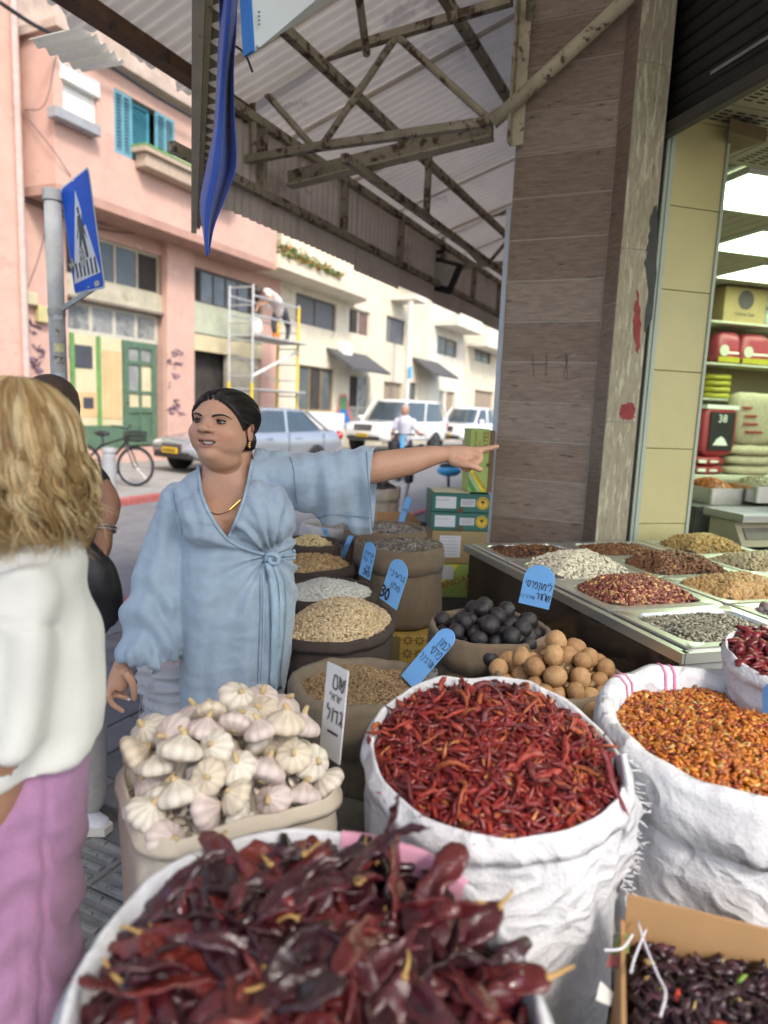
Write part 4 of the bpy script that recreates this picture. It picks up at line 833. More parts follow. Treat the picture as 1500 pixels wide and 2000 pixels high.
def corr_sheet(o, e1, L1, e2, L2, nrm, pitch=0.076, amp=0.011, sag=0.0, jag=None):
    """corrugated sheet: waves repeat along e1, run straight along e2"""
    n1 = int(L1 / pitch * 6) + 1; t1 = np.linspace(0, L1, n1); n2 = 5; t2 = np.linspace(0, 1, n2); w = amp * np.sin(t1 / pitch * 2 * np.pi)
    L = np.full(n1, L2) if jag is None else L2 + jag(t1)
    return np.array([[o + e1 * a + e2 * (q * l) + nrm * (h - sag * math.sin(q * math.pi)) for a, h, l in zip(t1, w, L)] for q in t2])
# vertical valance: one sheet after another along the street edge
s0v = 3.3; k = 0
while s0v < 17:
    b = MB(); b.grid(corr_sheet(sn(s0v, NV + 0.004 * (k % 2), ztv), SU, 0.90, -UP, ztv - zbv + RNG.uniform(-.02, .02), SN)); b.build('valance_sheet', val_m, can, sm=True); s0v += 0.86; k += 1
def steel(p, q, w, h, z=None, m=None, nm='beam', par=None):
    b = MB(); beam(b, p, q, w, h, z); return b.build(nm, m or rusty, par or can)
def pipe(p, q, r, m=None, nm='truss_web', n=8):
    b = MB(); b.tube([p, q], r, n); return b.build(nm, m or rusty, can)
steel(sn(2.9, NV + .05, zr), sn(17, NV + .05, zr), .05, .05, nm='valance_rail'); steel(sn(3.2, NV + .05, ztv), sn(17, NV + .05, ztv), .05, .05, nm='valance_top_rail')
for s in np.arange(3.7, 16, 1.05): steel(sn(s, NV + .05, zr), sn(s, NV + .05, ztv), .045, .045, SU, nm='valance_stud')
# roof: sheets 0.9 m wide, waves along the street, sloping up to the shop
nR = 2.8; slope = (3.85 - ztv) / (-0.8 - NV); zroof = lambda n: ztv + 0.06 + (n - NV) * slope
e2 = SN + UP * slope; e2n = e2 / np.linalg.norm(e2); nrm = np.cross(SU, e2n)
s = -2.9; k = 0
while s < 17:
    jg = None; o_n = NV - 0.06
    over = s < 3.3
    if over: o_n = NV - 0.11 - 0.04 * math.sin(k * 2.3)
    Lr = (nR - o_n) / e2n[0] * SN[0] if False else (nR - o_n) * np.linalg.norm(e2)
    ph = RNG.uniform(0, 6)
    o = sn(s, o_n, zroof(o_n) + 0.012 * (k % 2) + RNG.uniform(-.004, .004))
    g = corr_sheet(o, SU + e2n * RNG.uniform(-.012, .012), 0.93, e2n, Lr, nrm)
    if over:
        t1 = np.linspace(0, 0.93, g.shape[1]); jag = 0.06 * np.abs(np.sin(t1 * 9 + ph)) + 0.05 * vnoise(np.stack([t1 * 9, t1 * 0 + k, t1 * 0], 1), 1, 3)
        g[0] += e2n * jag[:, None]
    b = MB(); b.grid(g); b.build('roof_sheet', sheet_m, can, sm=True)
    s += 0.87; k += 1
# pale translucent sheet hanging out of the ragged edge on the left
pts_ = [(55, 78), (165, 50), (244, 125), (160, 140)]; zq = [PLN(x, y, UP, 3.30 + 0.05 * i) for i, (x, y) in enumerate(pts_)]
q0_, q1_, q2_, q3_ = [G(x, y, z) for (x, y), z in zip(pts_, (3.22, 3.34, 3.34, 3.24))]
na, nb = 60, 6; g = np.array([[(q0_ * (1 - i / (na - 1)) + q3_ * i / (na - 1)) * (1 - j / (nb - 1)) + (q1_ * (1 - i / (na - 1)) + q2_ * i / (na - 1)) * j / (nb - 1) + UP * .014 * math.sin(i * 2 * math.pi / 13) for i in range(na)] for j in range(nb)])
b = MB(); b.grid(g); b.build('loose_sheet', mat('weathered_pale_sheet', (.70, .66, .54), .7, .12, 6, spots=[((.5, .46, .36), .66, 14)], transl=.5), can, sm=True)
# edge beam, brown
eb0, eb1 = PLN(165, 5, SN, NV + .02), PLN(395, 172, SN, NV + .02); zeb = (eb0[2] + eb1[2]) / 2
steel(sn(0.4, NV + .02, zeb), sn(3.6, NV + .02, zeb), .09, .07, m=rust_d, nm='edge_beam')
# main trusses across the canopy (s = const)
nodes_t = [tp(x, y) for x, y in ((462, 166), (491, 150), (690, 92), (775, 70), (1000, 0))]; nodes_b = [tp(x, y) for x, y in ((455, 316), (612, 288), (628, 286), (960, 238))]
def truss(s, post=True):
    W = lambda a: sn(s, a[0], a[1])
    steel(W((NV, nodes_t[0][1])), W(nodes_t[2]), .042, .042, nm='top_chord'); steel(W(nodes_t[2]), W(nodes_t[4]), .042, .042, nm='top_chord')
    steel(W((NV, nodes_b[0][1])), W(nodes_b[1]), .042, .042, nm='bottom_chord'); steel(W(nodes_b[1]), W(nodes_b[3]), .046, .042, nm='bottom_chord')
    for a, c in ((nodes_t[1], nodes_b[1]), (nodes_t[3], nodes_b[2]), (nodes_t[3], nodes_b[3])): pipe(W(a), W(c), .020)
    pipe(W(nodes_t[1]), W((NV + .06, nodes_t[1][1] - .45)), .02)
truss(sT)
for s in (sT + 3.25, sT + 6.5, sT + 9.7): truss(s)
ch0, ch1 = PLN(565, 350, SU, sT + .30), PLN(962, 252, SU, sT + .30)
steel(ch0, ch1, .04, .09, nm='channel_beam'); steel(ch0 - UP * .046, ch1 - UP * .046, .09, .012, nm='channel_flange', m=rusty_l)
pa, pc = PLN(962, 240, SU, sT - .06), PLN(1232, -8, SU, sT - .06); b = MB(); b.tube([pa, pc], .034, 14); b.build('brace_pipe', rusty_l, can, sm=True)
cpo = PLN(1010, 284, SU, sT - .02); cpt = cpo + UP * 1.6; steel(cpo, cpt, .06, .012, SU, rusty_l, 'post_angle'); steel(cpo - SN * .032 + SU * -.03, cpt - SN * .032 + SU * -.03, .012, .06, SU, rusty, 'post_angle')
# longitudinal purlins and lower longitudinal chord
for nn in (-2.15, -1.45, -0.75): steel(sn(1.0, nn, zroof(nn) - .045), sn(17, nn, zroof(nn) - .045), .05, .05, nm='purlin')
lc = tp(672, 300); steel(sn(sT, lc[0], lc[1] - .02), sn(17, lc[0], lc[1] - .02), .045, .045, nm='long_chord')
for s in (sT + 1.25, sT + 4.3): steel(sn(s, lc[0], lc[1]), sn(s, lc[0], zroof(lc[0]) - .05), .04, .04, SU, nm='strut')
for sa, sb in ((sT + 2.0, sT + 2.6), (sT + 3.25, sT + 2.6), (sT + 3.25, sT + 3.8)): pipe(sn(sa, lc[0], lc[1]), sn(sb, lc[0] - .5, zroof(lc[0] - .5) - .05), .02)
for n_ in (0, 1): pipe(sn(sT + 3.25 * .0, -1.9 + n_ * .9, nodes_t[2][1] - .05), sn(sT - 1.1, -1.5 + n_ * .8, zroof(-1.2)), .022)
# side valance: corrugated panel along the shop-front direction, seen end on, with cream angle frame
sv0 = G(404, 20, zbv + .02); sv1 = sv0 + AS * 2.6; sv0 = sv0 - AS * 1.2
b = MB(); b.grid(corr_sheet(sv0 + AD * .035, AS, 3.8, UP, .75, AD, .10, .022)); b.build('side_valance', val_m, can, sm=True)
b = MB(); beam(b, sv0 - AD * .025 - UP * .02, sv1 - AD * .025 - UP * .02, .035, .05); beam(b, sv0 - AD * .0 + UP * .3, sv1 + UP * .3, .012, .6); b.build('side_frame', mat('cream_angle_frame', (.52, .49, .40), .7, .15, 6, spots=[((.2, .14, .1), .66, 10)]), can)
b = MB(); beam(b, sv0 + AD * .005 - UP * .01, sv1 + AD * .005 - UP * .01, .02, .012); b.build('frame_flange', rusty_l, can)
# floodlight
fp = PLN(868, 535, SU, sT + 3.3); fl = thing('floodlight', 'black rectangular floodlight hanging from the far canopy truss', 'floodlight', fp)
fa = axes(np.array([.95, -.3, -.12]), np.array([.25, .55, .8])); fz = fa[2]
cq = fp + UP * 0.0
c4 = [PLN(x, y, SU, sT + 3.2) for x, y in ((842, 500), (908, 516), (878, 576), (822, 560))]
fx_ = (c4[1] - c4[0] + c4[2] - c4[3]) / 2; fy_ = (c4[0] - c4[3] + c4[1] - c4[2]) / 2; fc = sum(c4) / 4; A4 = np.array([fx_ / np.linalg.norm(fx_), fy_ / np.linalg.norm(fy_), -SU])
b = MB(); b.bbox(fc, (np.linalg.norm(fx_), np.linalg.norm(fy_), .07), .02, A4); b.build('housing', black_p, fl)
b = MB(); b.bbox(fc - SU * .042 + A4[1] * .01 + A4[0] * .02, (np.linalg.norm(fx_) * .62, np.linalg.norm(fy_) * .66, .012), .004, A4); b.build('lens', mat('floodlight_lens', (.55, .55, .50), .2, .1, 20, coat=.5), fl)
b = MB()
for k in range(7): b.box(fc + SU * .055 + A4[0] * (k - 3) * .05, (.01, np.linalg.norm(fy_) * .9, .05), A4)
b.build('cooling_fins', black_p, fl)
b = MB(); b.tube(spline([fc - A4[0] * .26, fc - A4[0] * .3 + UP * .12, fc + UP * .24, fc + UP * .3], 10), .02, 6); b.ball(fc - A4[0] * .33 - UP * .02, (.09, .07, .09)); b.build('bracket', black_p, fl)
# blue cloth hanging beside the strip
flag_m = mat('blue_flag_cloth', (0.015, 0.075, 0.42), 0.7, 0.12, 3, aniso=(1, 1, 1), sheen=.2)
YF = 1.9; rows = []
L_ = [(428, -30), (428, 60), (424, 180), (418, 260), (404, 330), (392, 400), (398, 450), (404, 500)]; R_ = [(464, -30), (462, 60), (457, 130), (458, 220), (462, 320), (444, 378), (420, 440), (409, 494)]
Ls, Rs = spline(L_, 44), spline(R_, 44)
for i in range(44):
    row = []
    for j in range(22):
        t = j / 21; x = Ls[i][0] * (1 - t) + Rs[i][0] * t; y = Ls[i][1] * (1 - t) + Rs[i][1] * t
        dz = .055 * math.sin(t * 7.5 + i * .10 + math.sin(i * .13)) * min(1, .4 + (43 - i) / 30) + .04 * t
        row.append(P(x, y, YF + dz))
    rows.append(row)
b = MB(); b.grid(rows); fo = b.build('flag', flag_m, sm=True); tag(fo, 'faded blue cloth hanging in folds from the canopy edge', 'flag'); md = fo.modifiers.new('t', 'SOLIDIFY'); md.thickness = .003
b = MB(); b.tube(spline([PLN(452, 85, SN, -1.45), PLN(478, 105, SN, -1.5), PLN(493, 140, SN, -1.55)], 12), .004, 5); tag(b.build('hanging_wire', cab), 'thin black wire looping from the blue cloth to the canopy', 'wire')
# white sign board with blue edge, seen from below
sbq = [P(485, -120, 1.62), P(760, -120, 1.95), P(655, -4, 1.95), P(498, 100, 1.62)]
nb_ = np.cross(sbq[1] - sbq[0], sbq[3] - sbq[0]); nb_ /= np.linalg.norm(nb_)
if nb_[1] < 0: nb_ = -nb_
sbt = thing('hanging_sign', 'white sign board with a blue edge hanging under the canopy roof', 'sign', sum(sbq) / 4)
b = MB(); b.prism(sbq, nb_ * .03); b.build('board', mat('white_acrylic', (.62, .68, .70), .3, .04, 2), sbt)
b = MB(); beam(b, sbq[0] - (sbq[1] - sbq[0]) * .012 + nb_ * .015, sbq[3] - (sbq[1] - sbq[0]) * .012 + nb_ * .015, .007, .034, nb_); b.build('edge_strip', mat('blue_edge', (.02, .17, .55), .4), sbt)
b = MB(); e_x = (sbq[1] - sbq[0]) / np.linalg.norm(sbq[1] - sbq[0]); e_y = -(sbq[3] - sbq[0]) / np.linalg.norm(sbq[3] - sbq[0])
for k in range(4): b.box(P(503 + 1, 25 + 8 * k, 1.62) - nb_ * .004, (.006, .004, .002), np.array([e_x, e_y, nb_]))
b.build('small_print', mat('grey_print', (.25, .25, .27), .6), sbt)
b = MB(); b.ball(P(503, 92, 1.62) - nb_ * .002, .004, 8, 5); b.build('screw', rim_m, sbt)
# ================================================================ PLANK COLUMN
wood = [mat('plank_%s' % k, c, 0.6, 0.28, 5, aniso=(2.5, 2.5, 16), bump=0.15, bscale=30, spots=[((0.34, 0.30, 0.265), 0.63, 2.6), ((0.075, 0.055, 0.045), 0.60, 3.2)]) for k, c in (('brown', (0.275, 0.208, 0.16)), ('umber', (0.24, 0.178, 0.133)), ('taupe', (0.31, 0.245, 0.195)))]
C0 = np.array([*Cc0[:2], 0]); C1 = PLN(1137, 1050, SU, C0 @ SU); C1[2] = 0; C2 = PLN(1163, 1050, AD, C1 @ AD); C2[2] = 0; C3 = PLN(1224, 1046, AS, C2 @ AS); C3[2] = 0
col_ = thing('plank_column', 'brown wood-look tiled corner column between the date boxes and the shop opening', 'column', (C0 + C2) / 2)
b = MB(); b.prism([C0 + SU * .003, C1 + SU * .003 - SN * .0, C1 + AD * .003, C2 + AD * .003 + AS * .003, C3 + AS * .003, C3 + AS * .5, C0 + SU * .5], UP * 4.4); b.build('core', mat('grout', (.40, .36, .32), .9), col_)
zs0 = PLN(975, 550, SU, C0 @ SU)[2]; ph_ = 0.205; zst = zs0 - math.ceil(zs0 / ph_) * ph_; wl = np.linalg.norm(C1 - C0)
for k in range(22):
    z0 = zst + k * ph_; z1 = z0 + ph_ - .006
    if z0 < 0: z0 = 0
    c = (C0 + C1) / 2 + UP * (z0 + z1) / 2 + SU * (.010 + RNG.uniform(-.0015, .0015)); b = MB(); b.bbox(c, (wl - .004, .02, z1 - z0), .002, (SN, SU, UP)); b.build('plank', wood[int(RNG.integers(3))], col_)
wb_ = np.linalg.norm(C2 - C1); dB = (C2 - C1) / wb_
for k in range(6):
    z0, z1 = k * .82 - .35, k * .82 + .465
    z0 = max(0, z0); c = (C1 + C2) / 2 + AD * .010 + UP * (z0 + z1) / 2; b = MB(); b.bbox(c, (wb_ - .004, .02, z1 - z0), .002, (dB, AD, UP)); b.build('trim_plank', wood[k % 2], col_)
lit = mat('worn_lit_reveal_plank', (0.38, 0.34, 0.24), 0.55, 0.25, 6, aniso=(14, 14, 2.2), bump=.15, spots=[((.60, .57, .42), .53, 3.0), ((.12, .09, .07), .62, 3.5)])  # worn planks, with the yellowish light from the shop put into their colour
wc = np.linalg.norm(C3 - C2); dC = (C3 - C2) / wc
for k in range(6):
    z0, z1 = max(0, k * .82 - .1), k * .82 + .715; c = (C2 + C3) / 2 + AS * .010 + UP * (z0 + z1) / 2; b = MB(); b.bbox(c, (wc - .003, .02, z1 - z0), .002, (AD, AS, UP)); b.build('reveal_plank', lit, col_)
def cface(x, y, lift=.001): p = PLN(x, y, AS, C2 @ AS - lift); return p
spb = mat('black_spray', (.055, .06, .06), .6, .2, 20); spr = mat('red_spray', (.32, .045, .05), .7, .3, 20)
rg2 = random.Random(11)
def spray(pts, m, nm, lift):
    P3 = spline(pts + [pts[0]], 40)[:-1]; P3 = P3 + np.array([[rg2.uniform(-2, 2), rg2.uniform(-2, 2)] for _ in P3]); b = MB(); b.prism([cface(x, y, lift) for x, y in P3], -AS * .0008); b.build(nm, m, col_)
spray([(1283, 400), (1281, 560), (1266, 640), (1258, 640), (1265, 560), (1259, 520), (1266, 470), (1273, 415)], spb, 'spray_paint', .0005)
spray([(1246, 565), (1252, 640), (1245, 690), (1238, 640), (1240, 600)], spr, 'spray_paint', .0018); spray([(1215, 790), (1236, 786), (1238, 815), (1216, 818), (1210, 803)], spr, 'spray_paint', .0018)
trim_m = mat('pale_metal_trim', (.42, .47, .54), .5, .08, 6)
b = MB(); b.box(C0 - SN * .012 - SU * .004 + UP * 1.3, (.024, .012, 2.6), (SN, SU, UP)); b.build('edge_trim', trim_m, col_)
b = MB()
for pts in ([(1040, 690), (1043, 735)], [(1068, 690), (1066, 735)], [(1041, 712), (1067, 712)], [(1085, 700), (1110, 695), (1100, 740), (1135, 735)], [(1105, 690), (1108, 740)]):
    pp = spline(pts, 8) if len(pts) > 2 else np.array(pts, float); d = np.gradient(pp, axis=0); d /= np.linalg.norm(d, axis=1)[:, None]; nr_ = np.stack([-d[:, 1], d[:, 0]], 1) * .8
    b.grid([[PLN(*(q + g * n_), SU, C0 @ SU - .0025) for g in (1, -1)] for q, n_ in zip(pp, nr_)])
b.build('scratched_scrawl', mat('dark_scratch', (.14, .105, .085), .8), col_)
# ================================================================ SHOP
T0 = PLN(1241, 1040, AS, C2 @ AS + .06); T0[2] = 0; T1 = PLN(1344, 1010, AS, C2 @ AS + .06); T1[2] = 0
aF = T0 @ AD; sF = T0 @ AS; aw = T1 @ AD - aF
def sp_(a, s, z): return AD * (aF + a) + AS * (sF + s) + UP * z
ASH = (AD, AS, UP)
shop = thing('spice_shop', 'spice shop room with a tiled jamb, half lowered dark shutter and lit ceiling panels', 'shop', sp_(1, 1, 0), -rad(16) * -1)
def sbx(mb, a0, a1, s0, s1, z0, z1, bev=0, col=(1, 1, 1)):
    c = sp_((a0 + a1) / 2, (s0 + s1) / 2, (z0 + z1) / 2); sz = (a1 - a0, s1 - s0, z1 - z0)
    return mb.bbox(c, sz, bev, ASH, col) if bev else mb.box(c, sz, ASH, col)
tile_m = mat('cream_jamb_tile', (.66, .60, .31), .35, .07, 3, spec=.5); mint = mat('pale_mint_trim', (.50, .58, .50), .4, .05)
b = MB(); sbx(b, .012, aw - .012, .012, .20, 0, 3.6); b.build('jamb_wall', mat('jamb_grout', (.30, .25, .13), .9), shop)
tj = PLN(1290, 1022, AS, sF)[2]; th_ = .0; tj2 = PLN(1300, 564, AS, sF)[2]; tj1 = PLN(1290, 724, AS, sF)[2]; th_ = (tj2 - tj) / 3
for k in range(-3, 8):
    z0, z1 = max(0, tj + k * th_), tj + (k + 1) * th_ - .004
    if z1 > 0: b = MB(); sbx(b, .012, aw - .014, 0, .012, z0, z1, .0015); b.build('tile', tile_m, shop)
b = MB(); sbx(b, -.012, .010, -.008, .02, 0, 3.6); sbx(b, aw - .012, aw + .004, -.008, .03, 0, 3.6); b.build('corner_trim', mint, shop)
b = MB(); sbx(b, -.085, -.014, .01, .22, 0, 3.9); b.build('shutter_guide', mat('black_guide', (.015, .013, .012), .6), shop)
b = MB(); sbx(b, -.03, -.013, -.0, .02, 0, 3.6); b.build('guide_lip', mint, shop)
# shutter slats in the plane of the shop front
shm = mat('dark_shutter', (.07, .07, .072), .4, .2, 3, metal=.5, aniso=(1, 1, 10)); zsh = PLN(1302, 268, AD, aF - .05)[2]
for k in range(18):
    z0 = zsh + .06 + k * .066; b = MB(); b.tube([sp_(-.05, .05, z0 + .034), sp_(-.05, -3.2, z0 + .034)], .036, 8, flat=.45, updir=AD); b.build('shutter_slat', shm, shop, sm=True)
b = MB(); sbx(b, -.075, -.02, -3.2, .05, zsh, zsh + .06, .008); b.build('shutter_bottom_bar', mat('shutter_bar', (.06, .055, .05), .5), shop)
b = MB(); sbx(b, -.07, -.068, -.62, -.30, zsh + .15, zsh + .165); b.build('shutter_label', mat('grey_print', (0, 0, 0)), shop)
# room shell
zc = 3.0; DW = 3.55
ceil_m = mat('beige_ceiling_panel', (.36, .32, .25), .7, .08, 4); wall_i = mat('beige_shop_wall', (.26, .215, .155), .8, .1, 3)
b = MB(); sbx(b, 2.2, 5.2, DW, DW + .12, -.05, 3.2); b.build('back_wall', wall_i, shop); b = MB(); sbx(b, 5.1, 5.22, -3.4, DW, -.05, 3.2); b.build('side_wall', wall_i, shop)
wa0, ws0 = C0 @ AD - aF + .12, C0 @ AS - sF; kA, kS = SU @ AD, SU @ AS
a_wall = lambda s: wa0 + max(0, s - ws0) / kS * kA; s_wall = lambda a: ws0 + max(0, a - wa0) / kA * kS
b = MB(); b.prism([C0 + SU * .5, C0 + SU * 14, C0 + SU * 14 + SN * .1, C0 + SU * .5 + SN * .1], UP * 4.4); b.build('street_wall', mat('street_side_plaster', (.33, .30, .26), .9, .15, 2), shop)
poly_in = [(.03, -3.4), (5.2, -3.4), (5.2, DW), (a_wall(DW), DW), (.03, .22)]
b = MB(); b.prism([sp_(a, s, -.06) for a, s in poly_in], UP * .056); b.build('floor', mat('shop_floor_tile', (.28, .26, .22), .4, .1, 3), shop)
b = MB(); b.prism([sp_(a, s, zc + .045) for a, s in poly_in], UP * .08); b.build('ceiling_deck', mat('ceiling_void', (.13, .11, .09), .9), shop)
lp = emit('lit_ceiling_panel', (.76, 1.0, .66), 4.2)
sA = [G(x, y, zc) @ AS - sF for x, y in ((1440, 343), (1445, 403), (1450, 452), (1455, 488), (1460, 518), (1465, 544))]; a0 = [G(x, y, zc) @ AD - aF for x, y in ((1412, 375), (1424, 470), (1432, 532))]
print('ceiling', sA, a0, 'zsh', zsh, 'zr,zb,zt', zr, zbv, ztv, 'column', C0, C1, C2, C3, 'T', T0, T1)
rows_l = [((sA[0] + sA[1]) / 2, .6), ((sA[2] + sA[3]) / 2, .6), ((sA[4] + sA[5]) / 2, .6)]; pit = (rows_l[2][0] - rows_l[0][0]) / 2
aL = max(a0[1], .25)
def ceil_lamp(sc, first=True, aL=1.9):
    for q in range(2):
        l0 = max(aL, a_wall(sc + .35) + .15) + q * 1.25
        t = thing('ceiling_lamp', ('lit white ceiling panel nearest the shutter', 'lit white ceiling panel, middle of the three rows', 'lit white ceiling panel above the shelves')[min(2, int(max(0, round((sc - rows_l[0][0]) / pit))))] if first and q == 0 else 'lit white ceiling panel deeper inside the shop', 'ceiling lamp', sp_(l0 + .6, sc, zc), group='lit ceiling panels')
        b = MB(); sbx(b, l0, l0 + 1.19, sc - .3, sc + .3, zc - .004, zc + .01); b.build('diffuser', lp, t)
        b = MB(); sbx(b, l0 - .02, l0 + 1.21, sc - .32, sc - .3, zc - .008, zc + .03); sbx(b, l0 - .02, l0 + 1.21, sc + .3, sc + .32, zc - .008, zc + .03); sbx(b, l0 - .02, l0, sc - .3, sc + .3, zc - .008, zc + .03); b.build('frame', white_p, t)
for k, (sc, _) in enumerate(rows_l): ceil_lamp(sc, True, (a0[0] - .12, a0[1], a0[2])[k])
ceil_lamp(rows_l[0][0] - pit, False); ceil_lamp(rows_l[0][0] - 2 * pit, False)
# ceiling panels: slatted boards between lamps, perforated squares at the front
s = -3.3; k = 0
lampz = [r[0] for r in rows_l] + [rows_l[0][0] - pit, rows_l[0][0] - 2 * pit]
for a in np.arange(.04, 4.4, .12):
    e_ = min(DW - .02, s_wall(a))
    if e_ > rows_l[0][0] + .4: b = MB(); sbx(b, a, a + .11, rows_l[0][0] + .34, e_, zc + .012, zc + .03); b.build('ceiling_slat', ceil_m, shop)
perf_m = mat('perforation_shadow', (.03, .026, .02), .9)
for a in np.arange(.04, 2.5, .6):
    for sq in np.arange(rows_l[0][0] - .34 - 1.8, rows_l[0][0] - .34 - .01, .6):
        if a < a_wall(sq + .6) or any(abs(sq + .3 - l) < .5 and a + .6 > 1.85 for l in lampz[3:]): continue
        b = MB(); sbx(b, a + .004, a + .596, sq + .004, sq + .596, zc + .012, zc + .03); pn = b.build('ceiling_panel', ceil_m, shop); b = MB()
        for i in range(7):
            for j in range(16): sbx(b, a + .06 + i * .075, a + .105 + i * .075, sq + .05 + j * .032, sq + .062 + j * .032, zc + .0105, zc + .0125)
        b.build('perforations', perf_m, pn)['kind'] = 'stuff'
tri = [G(x, y, 2.92) for x, y in ((1424, 257), (1496, 276), (1420, 302))]; b = MB(); b.prism(tri, UP * .06); b.build('brown_ceiling_wedge', mat('brown_board', (.17, .12, .06), .7), shop)
# shelves on the back wall
shelf_m = mat('pale_shelf', (.50, .48, .40), .6, .06)
yb = lambda px, y, s=DW - .3: PLN(px, y, AS, sF + s)
zsv = [yb(1450, y)[2] for y in (634, 714, 782)]; zsv.append(zsv[2] - .80)
for z in zsv:
    b = MB(); sbx(b, 2.6, 4.9, DW - .42, DW - .01, z - .02, z, .003); b.build('shelf', shelf_m, shop)
def goods(name, label, cat, px, shape, z, m, depth=.25, group=None, s=DW - .36, round_=.0):
    """thing standing on height z, photo x range px, height h"""
    pa_, pb2 = yb(px[0], 800, s), yb(px[1], 800, s); a0_, a1_ = pa_ @ AD - aF, pb2 @ AD - aF
    return a0_, a1_
def carton(label, px, h, z, m, s=DW - .38, depth=.3):
    a0_, a1_ = yb(px[0], 800, s) @ AD - aF, yb(px[1], 800, s) @ AD - aF
    b = MB(); sbx(b, a0_, a1_, s, s + depth, z, z + h, .004); o = b.build('carton', m); return tag(o, label, 'box'), a0_, a1_
kraft = mat('kraft_card', (.34, .24, .12), .85, .1, 5)
o, a0_, a1_ = carton('brown carton printed with a dark round motif on the top shop shelf', (1392, 1472), .37, zsv[0], kraft)
b = MB(); b.lathe([(0, 0), (.10, 0), (.10, .002), (0, .002)], sp_((a0_ + a1_) / 2, DW - .383, zsv[0] + .24), 20, A=np.array([AD, UP, -AS])); b.build('printed_motif', mat('dark_print', (.08, .06, .07), .8), o)
b = MB(); font_text(b, 'TOPNA 7000', sp_((a0_ + a1_) / 2, DW - .382, zsv[0] + .075), AD, UP, .045, align='CENTER'); b.build('printed_words', mat('dark_print', (0, 0, 0)), o)
# jars beside the carton
for k in range(4):
    c = sp_(a1_ + .09 + (k % 2) * .14, DW - .3, zsv[0] + (k // 2) * .19); t = thing('glass_jar', 'cloudy glass jar stacked beside the brown carton on the top shelf', 'jar', c, group='jars on the top shelf'); b = MB(); b.lathe([(0, 0), (.055, .003), (.06, .02), (.06, .13), (.045, .15), (0, .151)], c, 14); b.build('jar', mat('cloudy_glass', (.35, .36, .32), .15, .3, 14), t, sm=True); b = MB(); b.lathe([(0, .151), (.048, .151), (.048, .175), (0, .176)], c, 14); b.build('lid', grey_p, t)
def pillow(mb, c, size, A, p=2.6, n=20, m=12, col=(1, 1, 1)):
    """soft bag: superellipsoid"""
    rg = []
    for i in range(m + 1):
        ph = -math.pi / 2 + math.pi * (0.015 + .97 * i / m); r = abs(math.cos(ph)) ** (2 / p); z = abs(math.sin(ph)) ** (2 / p) * (1 if ph > 0 else -1)
        rg.append([[r * abs(math.cos(t)) ** (2 / p) * (1 if math.cos(t) > 0 else -1) * size[0] / 2, r * abs(math.sin(t)) ** (2 / p) * (1 if math.sin(t) > 0 else -1) * size[1] / 2, z * size[2] / 2] for t in np.arange(n) * 2 * np.pi / n])
    v = np.array(rg); v = v + (vnoise(v, 14, int(abs(c[0] * 97)) % 50)[..., None] * .012); return mb.loft(v @ np.asarray(A) + np.array(c), col)
redbag = mat('red_plastic_bag', (.30, .03, .04), .3, .12, 6); yelbag = mat('yellow_plastic_bag', (.38, .34, .04), .3, .12, 8); pinkbag = mat('pink_red_bag', (.36, .055, .085), .3, .15, 6)
for i, (x0, x1) in enumerate(((1383, 1428), (1430, 1486))):
    a0_, a1_ = yb(x0, 800) @ AD - aF, yb(x1, 800) @ AD - aF; c = sp_((a0_ + a1_) / 2, DW - .25, zsv[1] + .17); t = thing('snack_bag', ('pink and yellow bag on the second shelf beside the jamb', 'larger pink and yellow bag in the middle of the second shelf')[i], 'bag', c - UP * .17, group='pink bags on the second shelf')
    b = MB(); pillow(b, c, (a1_ - a0_, .2, .34), ASH, 4); b.build('bag', pinkbag, t, sm=True)
    b = MB(); sbx(b, a0_ + .015, a1_ - .015, DW - .355, DW - .345, zsv[1] + .02, zsv[1] + .075); b.build('yellow_band', yelbag, t); b = MB(); b.lathe([(0, 0), (.06, 0), (.06, .004), (0, .004)], sp_(a0_ + .08, DW - .352, zsv[1] + .14), 16, A=np.array([AD, UP, -AS])); b.build('round_print', shelf_m, t)
    b = MB(); sbx(b, a0_ + .03, a1_ - .03, DW - .353, DW - .347, zsv[1] + .11, zsv[1] + .13); b.build('white_band', white_p, t)
for i, (x0, x1, k) in enumerate([(1374, 1422, j) for j in range(4)] + [(1424, 1470, 0), (1472, 1530, 0), (1532, 1580, 0)]):
    a0_, a1_ = yb(x0, 800) @ AD - aF, yb(x1, 800) @ AD - aF; b = MB(); pillow(b, sp_((a0_ + a1_) / 2, DW - .24, zsv[2] + .032 + k * .066), (a1_ - a0_, .24, .07), ASH, 3); o = b.build('yellow_packet', yelbag, sm=True); tag(o, 'flat yellow packet in the stack on the third shelf' if i < 4 else 'flat yellow packet lying along the third shelf', 'packet', 'yellow packets on the third shelf')
